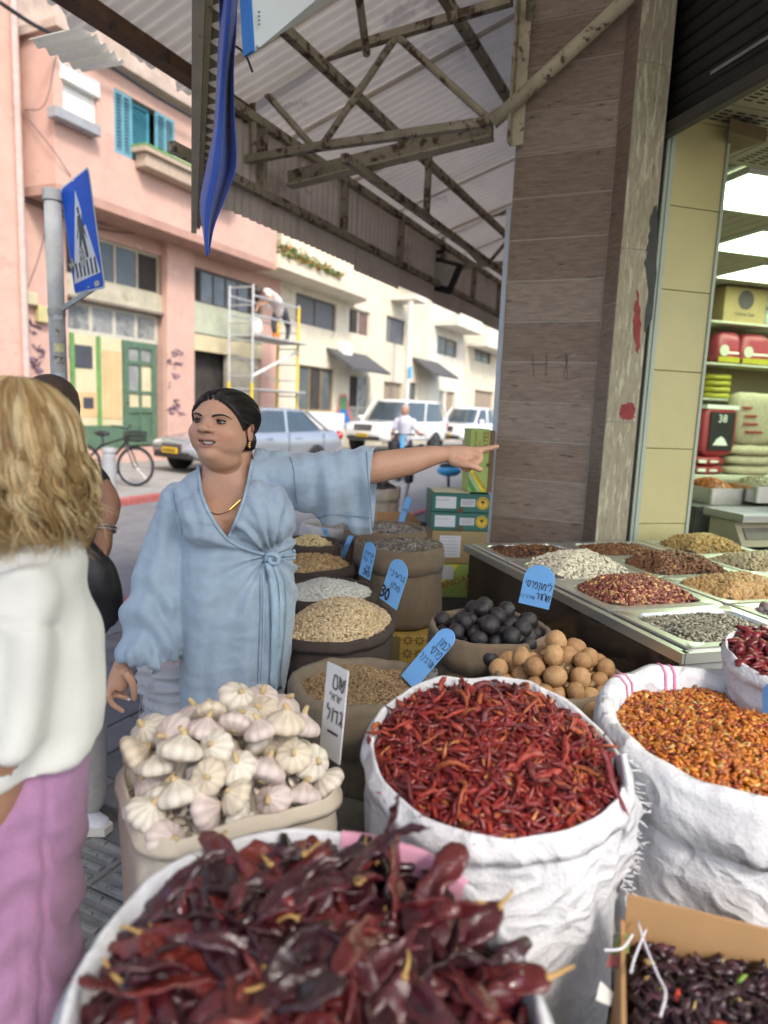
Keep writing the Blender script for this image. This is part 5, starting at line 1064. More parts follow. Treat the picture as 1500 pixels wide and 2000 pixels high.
# lower goods: black and red bag, red bags, burlap rice sacks, on a bench nearer than the shelves
sLw = DW - .9; zbn = yb(1420, 928, sLw)[2]
b = MB(); sbx(b, 2.1, 4.4, sLw - .05, sLw + .5, zbn - .05, zbn, .006)
for a in (2.2, 4.2): sbx(b, a, a + .06, sLw, sLw + .06, 0, zbn - .05)
tag(b.build('goods_bench', shelf_m), 'low pale bench holding rice bags below the shop shelves', 'bench')
def rng_a(x0, x1, s): return yb(x0, 850, s) @ AD - aF, yb(x1, 850, s) @ AD - aF
for k in range(2):
    a0_, a1_ = rng_a(1366, 1432, sLw); c = sp_((a0_ + a1_) / 2, sLw + .16, zbn + .045 + k * .088); t = thing('rice_bag', ('lower red rice bag lying under the black and red bag', 'upper red rice bag lying under the black and red bag')[k], 'bag', c - UP * .045); b = MB(); pillow(b, c, (a1_ - a0_, .3, .1), ASH, 3); b.build('bag', redbag, t, sm=True)
    b = MB(); sbx(b, a0_ + .03, a0_ + .12, sLw + .0, sLw + .012, zbn + .03 + k * .088, zbn + .06 + k * .088); sbx(b, a0_ + .17, a0_ + .26, sLw + .0, sLw + .012, zbn + .035 + k * .088, zbn + .055 + k * .088); b.build('white_print', white_p, t)
a0_, a1_ = rng_a(1378, 1446, sLw); zz0 = zbn + .185; hB = .5; t = thing('rice_bag', 'upright black and red bag with a white emblem standing on red bags', 'bag', sp_(a0_, sLw + .1, zz0)); c = sp_((a0_ + a1_) / 2, sLw + .12, zz0 + hB / 2)
b = MB(); pillow(b, c, (a1_ - a0_, .16, hB), ASH, 5); b.build('bag', redbag, t, sm=True)
b = MB(); sbx(b, a0_ + .07, a1_ - .06, sLw + .028, sLw + .040, zz0 + .06, zz0 + hB - .06); b.build('black_panel', black_p, t); b = MB(); sbx(b, a0_ + .02, a1_ - .01, sLw + .04, sLw + .2, zz0 + hB - .03, zz0 + hB + .01); b.build('white_top_seam', white_p, t)
b = MB(); font_text(b, '38', sp_((a0_ + a1_) / 2, sLw + .026, zz0 + .34), AD, UP, .11, align='CENTER'); b.build('emblem', white_p, t); b = MB(); b.prism([sp_((a0_ + a1_) / 2 + x, sLw + .026, zz0 + z) for x, z in ((-.09, .11), (.09, .11), (.04, .18), (0, .2), (-.05, .17))], AS * -.002); b.build('rice_print', white_p, t)
burl = mat('pale_burlap', (.40, .34, .25), .9, .15, 30, bump=.2)
for k in range(3):
    a0_, a1_ = rng_a(1434, 1530, sLw); c = sp_((a0_ + a1_) / 2, sLw + .18, zbn + .05 + k * .1); b = MB(); pillow(b, c, (a1_ - a0_, .34, .115), ASH, 2.8); tag(b.build('burlap_sack', burl, sm=True), ('lowest', 'middle', 'topmost')[k] + ' of the flat burlap sacks stacked right of the red bags', 'sack', 'stacked burlap sacks')
a0_, a1_ = rng_a(1447, 1530, sLw); c = sp_((a0_ + a1_) / 2, sLw + .18, zbn + .31 + .26); t = thing('burlap_sack', 'upright burlap sack with red lettering standing on the flat sacks', 'sack', c - UP * .26); b = MB(); pillow(b, c, (a1_ - a0_, .24, .54), ASH, 4); b.build('sack_body', burl, t, sm=True)
b = MB()
for i, (x, z) in enumerate(((.03, .36), (.07, .28), (.06, .2), (.1, .12))): sbx(b, a0_ + x, a0_ + x + .12 + .03 * i, sLw + .045, sLw + .055, zbn + .31 + z, zbn + .33 + z)
b.build('red_print', redbag, t)
# scale and counter, spice bins
steel_m = mat('brushed_steel', (.55, .56, .53), .28, .12, 6, metal=.9, aniso=(1, 1, 1)); gold_m = mat('beige_scale_body', (.42, .38, .26), .45, .08)
scc = P(1508, 1010, 3.85); za_ = scc[2]; sca = scc @ AD - aF; scs = scc @ AS - sF
ct = thing('shop_counter', 'shop counter holding the weighing scale behind the tray table', 'counter', sp_(sca, scs, 0)); b = MB(); sbx(b, sca - .36, sca + 1.2, scs - .2, scs + .5, za_ - .22, za_ - .17, .004); b.build('counter_top', mat('dark_counter', (.05, .05, .05), .4), ct); b = MB(); sbx(b, sca - .33, sca + 1.15, scs - .15, scs + .45, 0, za_ - .22); b.build('counter_body', frame_d, ct)
scl = thing('weighing_scale', 'beige shop scale with a stainless steel pan at the right edge', 'scale', sp_(sca, scs, za_ - .17))
b = MB(); b.prism([sp_(sca - .28, scs - .10, za_ - .15), sp_(sca - .28, scs + .16, za_ - .15), sp_(sca - .28, scs + .16, za_ - .02), sp_(sca - .28, scs - .02, za_ - .02)], AD * .56); b.build('scale_body', gold_m, scl)
b = MB(); dd_ = (sp_(0, -.02, -.02) - sp_(0, -.10, -.15)); dd_ /= np.linalg.norm(dd_); nn_ = np.cross(AD, dd_); cc_ = sp_(sca - .12, scs - .06, za_ - .085) + (-nn_ if nn_ @ AS > 0 else nn_) * .004
b.box(cc_, (.24, .07, .006), np.array([AD, dd_, nn_])); b.build('display', mat('dim_display', (.22, .21, .17), .2), scl)
b = MB(); sbx(b, sca - .3, sca + .3, scs - .1, scs + .2, za_ - .015, za_ - .005, .003); sbx(b, sca - .3, sca - .294, scs - .1, scs + .2, za_ - .005, za_ + .03); sbx(b, sca + .294, sca + .3, scs - .1, scs + .2, za_ - .005, za_ + .03); sbx(b, sca - .3, sca + .3, scs - .1, scs - .094, za_ - .005, za_ + .022); sbx(b, sca - .3, sca + .3, scs + .194, scs + .2, za_ - .005, za_ + .03); b.build('steel_pan', steel_m, scl)
for k in (0, 1):
    for j in (0, 1): b = MB(); b.lathe([(0, 0), (.02, 0), (.02, .022), (0, .022)], sp_(sca - .24 + .48 * k, scs - .06 + .18 * j, za_ - .17), 10); b.build('foot', black_p, scl)
# ================================================================ STALL: tray table
def px_of(p):
    q = np.asarray(p) - _C; w = q @ _f; return 750 + FPX * (q @ _R) / w, 1000 - FPX * (q @ _U) / w
ZT = 0.95
TA, TB = G(907, 1063, ZT), G(1328, 1272, ZT); ts = (TA - TB); Lt = np.linalg.norm(ts[:2]); ts = ts / np.linalg.norm(ts); td = np.cross(ts, UP)   # ts: away along the shop front, td: to the right
ATB = np.array([td, ts, UP]); nS = 4; pS = Lt / nS; pD = 0.46
steel2 = mat('stainless_tray_steel', (.62, .63, .60), .30, .08, 5, metal=.85, spots=[((.5, .5, .46), .62, 8)]); panel_d = mat('brown_gloss_panel', (.05, .036, .028), .09, .2, 3, coat=.4); steel_f = mat('brushed_front_panel', (.5, .51, .52), .35, .1, 3, metal=.8, aniso=(1, 1, 14))
tw = lambda a, s, z: TB + td * a + ts * s + UP * (z - ZT)
tbl = thing('tray_table', 'long display table of steel trays with brown glossy side and brushed front panel', 'table', tw(.8, .7, 0), 0)
b = MB(); b.prism([tw(.02, .02, .02), tw(.02, Lt - .02, .02), tw(.02, Lt - .02, ZT - .035), tw(.02, .02, ZT - .035)], td * .02); b.build('side_panel', panel_d, tbl)
b = MB(); b.box(tw(.72, .01, .47), (1.40, .02, .88), ATB); b.build('front_panel', steel_f, tbl)
b = MB(); b.box(tw(.012, Lt / 2, ZT - .018), (.024, Lt + .02, .03), ATB); b.box(tw(.72, .0, ZT - .018), (1.42, .024, .03), ATB); b.build('edge_rail', steel2, tbl)
b = MB(); b.box(tw(.72, Lt / 2, ZT - .13), (1.36, Lt - .06, .02), ATB); b.build('under_shelf', panel_d, tbl)
for a in (.06, 1.38):
    for s in (.06, Lt - .06): b = MB(); b.box(tw(a, s, .40), (.04, .04, .84), ATB); b.build('leg', steel2, tbl)
def rrect(w, h, r, n=5):
    pts = []
    for cx, cy, t0 in ((w / 2 - r, h / 2 - r, 0), (-w / 2 + r, h / 2 - r, .5), (-w / 2 + r, -h / 2 + r, 1), (w / 2 - r, -h / 2 + r, 1.5)):
        for k in range(n): th = (t0 + .5 * k / (n - 1)) * math.pi; pts.append((cx + r * math.cos(th), cy + r * math.sin(th)))
    return pts
def tray(i, j, label):
    a0, s0 = .03 + i * pD, (nS - 1 - j) * pS; w, h = pD - .008, pS - .008; c = (a0 + pD / 2, s0 + pS / 2); rings = []
    for (dw, r, z) in ((0, .012, -.010), (0, .012, .0), (.008, .014, .004), (.075, .055, .002), (.082, .055, -.006), (.115, .045, -.085), (.13, .04, -.09)): rings.append([tw(c[0] + x, c[1] + y, ZT + z) for x, y in rrect(w - dw, h - dw, r)])
    b = MB(); b.loft(rings, cap=False); b.add(np.array(rings[-1]), [np.arange(len(rings[-1]))[None, :]]); o = b.build('steel_tray', steel2, sm=True, angle=35); return tag(o, label, 'tray', 'steel trays in the display table'), c, (w - .10, h - .10)
# ---------------- small goods
def rot_rand(m, rng, flat=1.0, nrm=None):
    """random frames lying on a surface: rows = axes; flat 1 = long axis random in the tangent plane, some tilt"""
    th = rng.random(m) * 2 * np.pi; n = np.tile(np.array([0, 0, 1.0]), (m, 1)) if nrm is None else nrm; n = n + rng.normal(0, .33 * flat, (m, 3)); n /= np.linalg.norm(n, axis=1)[:, None]
    x = np.stack([np.cos(th), np.sin(th), np.zeros(m)], 1); x -= n * (x * n).sum(1)[:, None]; x /= np.linalg.norm(x, axis=1)[:, None]; return np.stack([x, np.cross(n, x), n], 1)
def blob(kx, ky, kz, n=6, m=4, taper=0.0, bend=0.0):
    rg = []
    for i in range(m + 1):
        t = -1 + 2 * i / m; r = math.sqrt(max(0, 1 - (t * .985) ** 2)) * (1 - taper * t); rg.append([[t * kx, math.cos(q) * r * ky, math.sin(q) * r * kz + bend * (1 - t * t)] for q in np.arange(n) * 2 * np.pi / n])
    b = MB(); b.loft(rg); return np.vstack(b.v), b.f
def crescent(L, R, r0, n=6, m=7, arc=1.9):
    pts = [(R * math.sin((t - .5) * arc), R * (1 - math.cos((t - .5) * arc)), 0) for t in np.linspace(0, 1, m)]; rr = [r0 * (.45 + .75 * math.sin(math.pi * t) ** .6 * (1.15 - .4 * t)) for t in np.linspace(0, 1, m)]; b = MB(); b.tube(np.array(pts), rr, n, updir=(0, 0, 1)); v = np.vstack(b.v); v[:, 1] -= R * .25; return v, b.f
def cols(m, rng, base, var=.12, alt=None):
    c = np.tile(np.array(base), (m, 1)) * (1 + rng.normal(0, var, (m, 1)))
    for p, cc in (alt or []): w = rng.random(m) < p; c[w] = np.array(cc) * (1 + rng.normal(0, var, (w.sum(), 1)))
    return np.clip(c, .005, .95)
def heap(name, label, surf, inside, bbox, proto, size, n, base, alt=None, var=.12, flat=1.0, core=None, m=None, jit=.4, seed=1, cat='heap', layers=1.0, group=None):
    """goods over a heap surface: surf(x, y) height; inside(x, y) mask; one stuff object with a solid core under it"""
    rng = np.random.default_rng(seed); x0, x1, y0, y1 = bbox; xs, ys = rng.uniform(x0, x1, n * 3), rng.uniform(y0, y1, n * 3); k = inside(xs, ys); xs, ys = xs[k][:n], ys[k][:n]; z = surf(xs, ys); e = 1e-3
    nr = np.stack([-(surf(xs + e, ys) - z) / e, -(surf(xs, ys + e) - z) / e, np.ones_like(z)], 1); nr /= np.linalg.norm(nr, axis=1)[:, None]; M_ = len(xs)
    sz = size * (1 + rng.normal(0, .12, M_)); pos = np.stack([xs, ys, z], 1) + nr * (size * jit * rng.uniform(-.7, .7, M_) * layers)[:, None]
    b = MB(); b.scatter(proto[0], proto[1], pos, rot_rand(M_, rng, flat, nr), sz, cols(M_, rng, base, var, alt))
    gx, gy = np.meshgrid(np.linspace(x0, x1, 30), np.linspace(y0, y1, 30)); ins = inside(gx.ravel(), gy.ravel()).reshape(gx.shape); gz = surf(gx, gy) - size * .35; V = np.stack([gx, gy, gz], -1).reshape(-1, 3); q = []
    for i in range(29):
        for j in range(29):
            if ins[i, j] and ins[i + 1, j] and ins[i, j + 1] and ins[i + 1, j + 1]: q.append((i * 30 + j, i * 30 + j + 1, (i + 1) * 30 + j + 1, (i + 1) * 30 + j))
    b.add(V, [np.array(q)], np.array(core if core is not None else np.array(base) * .45)); o = b.build(name, m or VCG, sm=True); return tag(o, label, cat, group, 'stuff')
def tray_heap(c, wh, name, label, peak, proto, size, n, base, seed, rim=-.012, fill=None, **kw):
    cc = tw(c[0], c[1], 0); fx = lambda x, y: ((x - cc[0]) * td[0] + (y - cc[1]) * td[1], (x - cc[0]) * ts[0] + (y - cc[1]) * ts[1]); W, H = wh
    def surf(x, y): u, v = fx(x, y); e = np.clip(1 - np.maximum(np.abs(u) / (W / 2), np.abs(v) / (H / 2)) ** 2.2, 0, 1); return ZT + rim + peak * e ** .9 + .006 * vnoise(np.stack([np.asarray(x) * 1., np.asarray(y) * 1., np.zeros_like(x) * 1.], -1), 22, seed)
    def inside(x, y): u, v = fx(x, y); return (np.abs(u) / (W / 2)) ** 5 + (np.abs(v) / (H / 2)) ** 5 < 1
    r = max(W, H) * .62; return heap(name, label, surf, inside, (cc[0] - r, cc[0] + r, cc[1] - r, cc[1] + r), proto, size, n, base, seed=seed, **kw)
almond = blob(1, .55, .38, 5, 3, .25); peanut = blob(1, .62, .6, 5, 3, .08); hazel = blob(1, .92, .9, 6, 4); flat_seed = blob(1, .58, .22, 5, 3, .3); sun_seed = blob(1, .38, .22, 4, 2, .35); raisin = blob(1, .7, .6, 5, 3, .1); cash = crescent(1, .62, .36, 5, 5)
spec = [ # (i, j, name, label, peak, proto, size, n, colour, kwargs)
 (0, 0, 'raisins', 'dark raisins in the rearmost left tray', .03, raisin, .0075, 1700, (.07, .022, .014), dict(alt=[(.28, (.26, .13, .03)), (.15, (.14, .05, .02))], var=.3)),
 (0, 1, 'pumpkin_seeds', 'heap of white pumpkin seeds in the left row of trays', .085, flat_seed, .0095, 2300, (.66, .62, .48), dict(var=.07)),
 (0, 2, 'peanuts', 'red skinned peanuts with a few blond ones in the left row of trays', .075, peanut, .0088, 1900, (.19, .055, .04), dict(alt=[(.22, (.46, .27, .11)), (.1, (.28, .12, .06))], var=.2)),
 (0, 3, 'sunflower_seeds', 'grey striped sunflower seeds in the front left tray', .022, sun_seed, .0105, 2200, (.26, .245, .19), dict(alt=[(.35, (.15, .14, .115)), (.12, (.40, .37, .28))], var=.2, flat=1.6)),
 (1, 0, 'almonds', 'shallow brown almonds in the rear tray beside the column', .025, almond, .0105, 1300, (.25, .105, .04), dict(var=.2)),
 (1, 1, 'roasted_almonds', 'tall heap of roasted brown almonds in the middle row', .075, almond, .0105, 1700, (.20, .085, .04), dict(alt=[(.18, (.34, .18, .07))], var=.2)),
 (1, 2, 'hazelnuts', 'round golden coated nuts in the middle row of trays', .06, hazel, .0105, 1400, (.50, .30, .115), dict(alt=[(.2, (.56, .38, .19))], var=.1)),
 (1, 3, 'dried_fruit', 'greyish purple dried fruit in the front tray by the white sack', .06, blob(1, .8, .8, 8, 6, .1), .017, 420, (.18, .125, .12), dict(alt=[(.4, (.26, .22, .21))], var=.2)),
 (2, 0, 'yellow_cashews', 'tall heap of yellow roasted cashews in the rear tray under the tiled jamb', .075, cash, .013, 1500, (.58, .40, .14), dict(alt=[(.3, (.48, .28, .08))], var=.1)),
 (2, 1, 'pale_cashews', 'pale raw cashews in the right row of trays', .06, cash, .013, 1500, (.60, .49, .29), dict(var=.08)),
 (2, 2, 'orange_nuts', 'small orange nuts in the right row of trays', .04, peanut, .008, 1500, (.52, .28, .11), dict(alt=[(.3, (.56, .38, .2))], var=.12)),
 (2, 3, 'mixed_nuts', 'mixed brown nuts in the front right tray', .04, peanut, .009, 900, (.3, .17, .09), dict(var=.2)) ]
for q, (i, j, nm, lb, pk, pr, sz, n, bc, kw) in enumerate(spec):
    o, c, wh = tray(i, j, 'steel tray holding the ' + ' '.join(lb.split()[:9])); tray_heap(c, wh, nm, lb, pk, pr, sz, n, bc, 100 + q, cat='nuts' if 'seed' not in nm else 'seeds', **kw)
# bins of spice inside the shop behind the scale
for i, (px, colr, lb, pr, sz, n) in enumerate((((1346, 1424, 948), (.55, .16, .02), 'orange spice powder heaped in a steel bin behind the scale', hazel, .005, 900), ((1430, 1530, 945), (.42, .36, .22), 'pale grain heaped in a steel bin right of the orange powder', raisin, .006, 1500))):
    c = P((px[0] + px[1]) / 2, px[2], 4.35); w = (px[1] - px[0]) / FPX * 4.35; nm = ('spice_powder', 'grain')[i]
    b = MB(); b.loft([[c + AD * x + AS * y + UP * z for x, y in rrect(w - dw, .34 - dw, .03)] for dw, z in ((0, -.10), (0, .0), (.012, .0), (.012, -.02))], cap=False); tag(b.build('spice_bin', steel2, sm=True, angle=35), ('steel bin of orange powder behind the scale', 'steel bin of pale grain behind the scale')[i], 'bin')
    def sf(x, y, c=c, w=w): u, v = (x - c[0]) * AD[0] + (y - c[1]) * AD[1], (x - c[0]) * AS[0] + (y - c[1]) * AS[1]; return c[2] - .02 + .07 * np.clip(1 - (u / (w / 2)) ** 2 - (v / .17) ** 2, 0, 1)
    def ins_(x, y, c=c, w=w): u, v = (x - c[0]) * AD[0] + (y - c[1]) * AD[1], (x - c[0]) * AS[0] + (y - c[1]) * AS[1]; return (np.abs(u) < w / 2 - .01) & (np.abs(v) < .16)
    heap(nm, lb, sf, ins_, (c[0] - .3, c[0] + .3, c[1] - .3, c[1] + .3), pr, sz, n, colr, seed=200 + i, cat='spice')
c = P(1440, 950, 4.35); b = MB(); b.box(np.array([c[0], c[1], (c[2] - .1) / 2]) + AS * .0, (.95, .42, c[2] - .1), ASH); tag(b.build('bin_stand', frame_d), 'dark stand under the spice bins inside the shop', 'stand')
# ================================================================ SACKS
brown_c = mat('brown_canvas', (.155, .115, .075), .92, .12, 40, bump=.3, bscale=260, sheen=.1); dark_c = mat('dark_brown_canvas', (.050, .036, .030), .9, .14, 30, bump=.25, bscale=260)
tan_c = mat('tan_canvas', (.22, .165, .115), .92, .12, 40, bump=.3, bscale=260); white_c = mat('white_woven_sack', (.55, .56, .59), .75, .06, 14, bump=.3, bscale=160, wrinkle=(9, .75, .02)); taupe_c = mat('taupe_canvas', (.17, .135, .095), .92, .12, 40, bump=.3, bscale=260)
def sack(name, label, c, r, zr, z0, m, roll=.016, sq=2.0, rot=0.0, tilt=(0, 0), flare=.0, fold=.010, band=.0, seed=0, bulge=1.06, stretch=(1, 1), group=None, cat='sack', rimwave=.008, foldn=9, parts=True, hang=.07):
    """cloth sack: rim as a rolled tube over a folded body; c = rim centre (x, y)"""
    n = 120; th = np.arange(n) * 2 * np.pi / n; ct, st = np.cos(th), np.sin(th); k = (np.abs(ct) ** sq + np.abs(st) ** sq) ** (-1 / sq); ex, ey = ct * k * stretch[0], st * k * stretch[1]
    cr, sr = math.cos(rot), math.sin(rot); dx, dy = ex * cr - ey * sr, ex * sr + ey * cr
    rn = vnoise(np.stack([ct * 1.6, st * 1.6, np.full(n, seed * 3.1)], 1), 1, seed); rn2 = vnoise(np.stack([ct * 5, st * 5, np.full(n, seed * 1.7)], 1), 1, seed + 5)
    Z = zr + tilt[0] * dx + tilt[1] * dy + rimwave * (rn + .5 * rn2)
    def ring(f, z, fo=0.0, ph=0.0, off=0.0):
        w = vnoise(np.stack([ct * foldn / 3, st * foldn / 3, np.full(n, z.mean() * 5 + ph)], 1), 1, seed + 11) * fo + vnoise(np.stack([ct * foldn, st * foldn, np.full(n, z.mean() * 9 + ph)], 1), 1, seed + 17) * fo * .5
        rr = r * f + w + off; return np.stack([c[0] + dx * rr, c[1] + dy * rr, z], 1)
    prof = []; H = zr - z0
    body = [(0.0, .80), (.02, .92), (.12, 1.02), (.35, bulge), (.6, bulge * .995), (.8, 1.03), (.9, 1.012), (.955, 1.0)]
    rings = [ring(f, z0 + (Z - z0) * t * (1 - 0), fold * (1.3 if .05 < t < .9 else .4), t) for t, f in body]
    b = MB(); b.loft(rings, cap=False); b.add(rings[0], [np.arange(n)[None, ::-1].copy()])
    root = thing(name, label, cat, (c[0], c[1], z0), group=group)
    b.build('sack_body', m, root, sm=True)
    # rolled cuff: outside hem hanging down, over the top, down inside
    cuff = [ring(1.03 + flare, Z - hang, fold * .9, .3, .007), ring(1.025 + flare * .6, Z - hang * .55, fold * .5, .2, .008), ring(1.0, Z - roll * .4, fold * .2, 0, roll * .75), ring(1.0, Z + roll * .55, fold * .1, 0, roll * .35), ring(1.0, Z + roll * .6, 0, 0, -roll * .3), ring(1.0, Z, 0, 0, -roll), ring(.985, Z - .03, 0, 0, -roll * 1.1), ring(.96, Z - .07, 0, 0, -roll)]
    b = MB(); b.loft(cuff, cap=False); cu = b.build('rolled_rim', m, root, sm=True); md = cu.modifiers.new('t', 'SOLIDIFY'); md.thickness = .003
    return root, dict(c=np.array(c), r=r, sq=sq, rot=rot, Z=lambda x, y: zr + tilt[0] * (x - c[0]) / r + tilt[1] * (y - c[1]) / r, stretch=stretch, zr=zr, cuff=np.array(cuff))
def in_sack(g, x, y, f=.95):
    cr, sr = math.cos(g['rot']), math.sin(g['rot']); u, v = (x - g['c'][0]), (y - g['c'][1]); a, b_ = (u * cr + v * sr) / g['stretch'][0], (-u * sr + v * cr) / g['stretch'][1]
    return ((np.abs(a) ** g['sq'] + np.abs(b_) ** g['sq']) ** (1 / g['sq'])) / (g['r'] * f)
def sack_heap(g, name, label, peak, proto, size, n, base, seed, rim=-.018, f=.94, off=(0, 0), lump=.008, exp=1.5, **kw):
    def surf(x, y): x = np.asarray(x, float); y = np.asarray(y, float); e = np.clip(1 - in_sack(g, x - off[0] * .0, y, f) ** exp, 0, 1); w = 1 + (off[0] * (x - g['c'][0]) + off[1] * (y - g['c'][1])) / g['r']; return g['Z'](x, y) + rim + peak * e * w + lump * vnoise(np.stack([x, y, x * 0], -1), 14, seed)
    R_ = g['r'] * 1.25; return heap(name, label, surf, lambda x, y: in_sack(g, x, y, f) < 1, (g['c'][0] - R_, g['c'][0] + R_, g['c'][1] - R_, g['c'][1] + R_), proto, size, n, base, seed=seed, **kw), surf
def at(px, py, z): return G(px, py, z)[:2]
def rad_at(px_half, c): return px_half / FPX * (c[1] * math.cos(PITCH) + 0.1)
SK = 'brown canvas sacks of seeds'
# cream melon seeds
c = at(660, 1212, .85); sk, g = sack('sack', 'dark brown sack of cream melon seeds beside the blue dress', c, .183, .845, .32, dark_c, seed=2, roll=.008, tilt=(.02, .01), fold=.006, hang=.03, group=SK)
sack_heap(g, 'melon_seeds', 'cream melon seeds heaped in the dark sack beside the blue dress', .085, flat_seed, .0090, 4200, (.57, .46, .285), 21, rim=-.004, f=.985, alt=[(.25, (.50, .36, .2)), (.05, (.36, .22, .10))], var=.08, cat='seeds')
c = at(640, 1148, .86); sk, g = sack('sack', 'black brown sack of white seeds behind the cream seeds', c, .185, .85, .32, dark_c, seed=3, roll=.009, fold=.006, hang=.04, group=SK)
sack_heap(g, 'white_seeds', 'flat white pumpkin seeds in the sack behind the cream seeds', .05, flat_seed, .0105, 3200, (.62, .62, .56), 22, rim=-.015, var=.06, cat='seeds')
c = at(606, 1098, .87); sk, g = sack('sack', 'dark sack of roasted tan seeds touching the blue dress', c, .19, .865, .32, dark_c, seed=4, roll=.009, fold=.006, hang=.04, group=SK)
sack_heap(g, 'roasted_seeds', 'roasted tan seeds in the sack touching the blue dress', .075, flat_seed, .0115, 2600, (.42, .28, .13), 23, alt=[(.3, (.30, .18, .08)), (.25, (.52, .38, .2))], var=.12, cat='seeds', f=.97)
c = at(604, 1062, .93); sk, g = sack('sack', 'sack of pale peeled nuts behind the roasted tan seeds', c, .13, .93, .32, dark_c, seed=5, group=SK)
sack_heap(g, 'peeled_nuts', 'pale yellow peeled nuts behind the roasted seeds', .06, cash, .013, 600, (.62, .50, .27), 24, var=.08, cat='nuts')
c = at(780, 1060, .96); zsf = .60; sk, g = sack('sack', 'tall brown sack of dark sunflower seeds standing on a gold box', c, .195, .955, zsf, brown_c, seed=6, roll=.010, fold=.009, hang=.10, bulge=1.04, group=SK)
sack_heap(g, 'sunflower_seeds', 'dark grey sunflower seeds in the tall brown sack', .03, sun_seed, .013, 2600, (.22, .19, .16), 25, rim=-.012, alt=[(.3, (.36, .33, .28)), (.3, (.09, .08, .07))], var=.2, flat=1.4, cat='seeds', f=.98)
c2_ = at(752, 1030, .99); sk, g = sack('sack', 'brown sack of sunflower seeds behind the tall brown sack', c2_, .19, .985, .45, brown_c, seed=7, roll=.010, fold=.008, group=SK)
sack_heap(g, 'sunflower_seeds', 'striped sunflower seeds under the raised blue sleeve', .03, sun_seed, .013, 2200, (.26, .23, .20), 26, alt=[(.3, (.42, .39, .34)), (.3, (.10, .09, .08))], var=.2, flat=1.4, cat='seeds', f=.98)
c = P(738, 985, 4.3); sk, g = sack('sack', 'pale beige sack of dark dried curls standing furthest back', c[:2], .13, 1.06, .2, mat('beige_canvas', (.46, .40, .32), .9, .1, 30, bump=.3, bscale=200), seed=8, fold=.012, group=SK)
sack_heap(g, 'dried_curls', 'dark dried curls in the beige sack furthest back', .08, crescent(1, .7, .3), .02, 300, (.075, .06, .06), 27, var=.3, flat=2, cat='dried goods')
c = P(645, 1050, 3.6); sk, g = sack('sack', 'grey white sack half hidden under the raised sleeve', c[:2], .15, .93, .2, mat('grey_white_sack', (.50, .50, .50), .85, .08, 20, bump=.3, bscale=160), seed=9, fold=.014, group=SK)
sack_heap(g, 'grey_beans', 'small grey beans in the sack under the raised sleeve', .03, hazel, .006, 900, (.35, .33, .29), 28, cat='beans')
c = at(705, 1338, .82); sk, g = sack('sack', 'brown sack of cumin with its rim rolled outward', c, .178, .825, .25, taupe_c, seed=10, roll=.020, fold=.016, hang=.12, rimwave=.014, group=SK, bulge=1.02)
sack_heap(g, 'cumin', 'fine brown cumin in the sack with the rolled rim', .035, blob(1, .3, .3, 3, 2), .0066, 6000, (.30, .20, .105), 29, alt=[(.3, (.38, .27, .15)), (.2, (.2, .13, .07))], var=.15, rim=-.02, lump=.016, cat='spice', f=.93)
c = at(760, 1500, .62); sk, g = sack('sack', 'plump closed brown sack low between garlic and red chillies', at(735, 1500, .62), .16, .60, .1, taupe_c, seed=31, roll=.02, fold=.02, hang=.14, group=SK)
sack_heap(g, 'cumin', 'brown seed in the low sack between garlic and red chillies', .02, blob(1, .3, .3, 3, 2), .007, 2500, (.26, .18, .10), 39, cat='spice', f=.95)
# black limes and brown limes: every fruit its own object
def lime_mesh(name, rug, seed, m, flat=.9):
    b = MB(); b.ball((0, 0, 0), (1, 1, flat), 22, 14); v = np.vstack(b.v); d = fbm(v, 2.2, seed, 3) * rug + vnoise(v, 7, seed + 3) * rug * .35; pole = np.exp(-((1 - np.abs(v[:, 2]) / flat) / .06)); v = v * (1 + d)[:, None] - v * (pole * .07)[:, None]; b.v = [v]; me = b.mesh(name, None, True); me.materials.append(m); return me
def place_fruit(g, surf, meshes, name, label, cat, group, r, n, seed, f=.93, limit=None, layers=2, squash=1.0, tries=6000):
    rng = np.random.default_rng(seed); P_ = []
    for t in range(tries):
        a = rng.random() * 2 * np.pi; q = math.sqrt(rng.random()); x, y = g['c'][0] + g['r'] * f * 1.15 * q * math.cos(a), g['c'][1] + g['r'] * f * 1.15 * q * math.sin(a)
        if in_sack(g, x, y, f) > 1: continue
        rr = r * rng.uniform(.86, 1.14); z = float(surf(np.array([x]), np.array([y]))[0]) + (rr * .4 if t < tries * .3 else rr * 1.5)
        if all((x - p[0]) ** 2 + (y - p[1]) ** 2 + (z - p[2]) ** 2 > ((rr + p[3]) * .84) ** 2 for p in P_): P_.append((x, y, z, rr))
        if len(P_) >= n: break
    out = []
    for i, (x, y, z, rr) in enumerate(P_):
        me = meshes[int(rng.integers(len(meshes)))]; o = bpy.data.objects.new(name, me); COL.objects.link(o); o.location = (x, y, z); o.rotation_euler = rng.uniform(0, 6.28, 3); o.scale = (rr, rr, rr * squash); tag(o, label, cat, group); out.append(o)
    return out
blk = mat('black_lime_skin', (.020, .018, .021), .48, .35, 3, bump=.35, bscale=9, spots=[((.05, .045, .05), .6, 5)]); brl = mat('brown_lime_skin', (.34, .19, .085), .62, .22, 2.2, bump=.4, bscale=8, spots=[((.22, .12, .055), .60, 2.5), ((.46, .29, .14), .62, 3.5)]); brl2 = mat('tan_lime_skin', (.42, .25, .115), .6, .2, 2.2, bump=.4, bscale=8, spots=[((.26, .15, .07), .62, 2.5)])
c = at(957, 1222, .85); sk, g = sack('sack', 'brown sack filled with black dried limes', c, .195, .845, .28, brown_c, seed=12, roll=.013, fold=.012, hang=.09, group=SK)
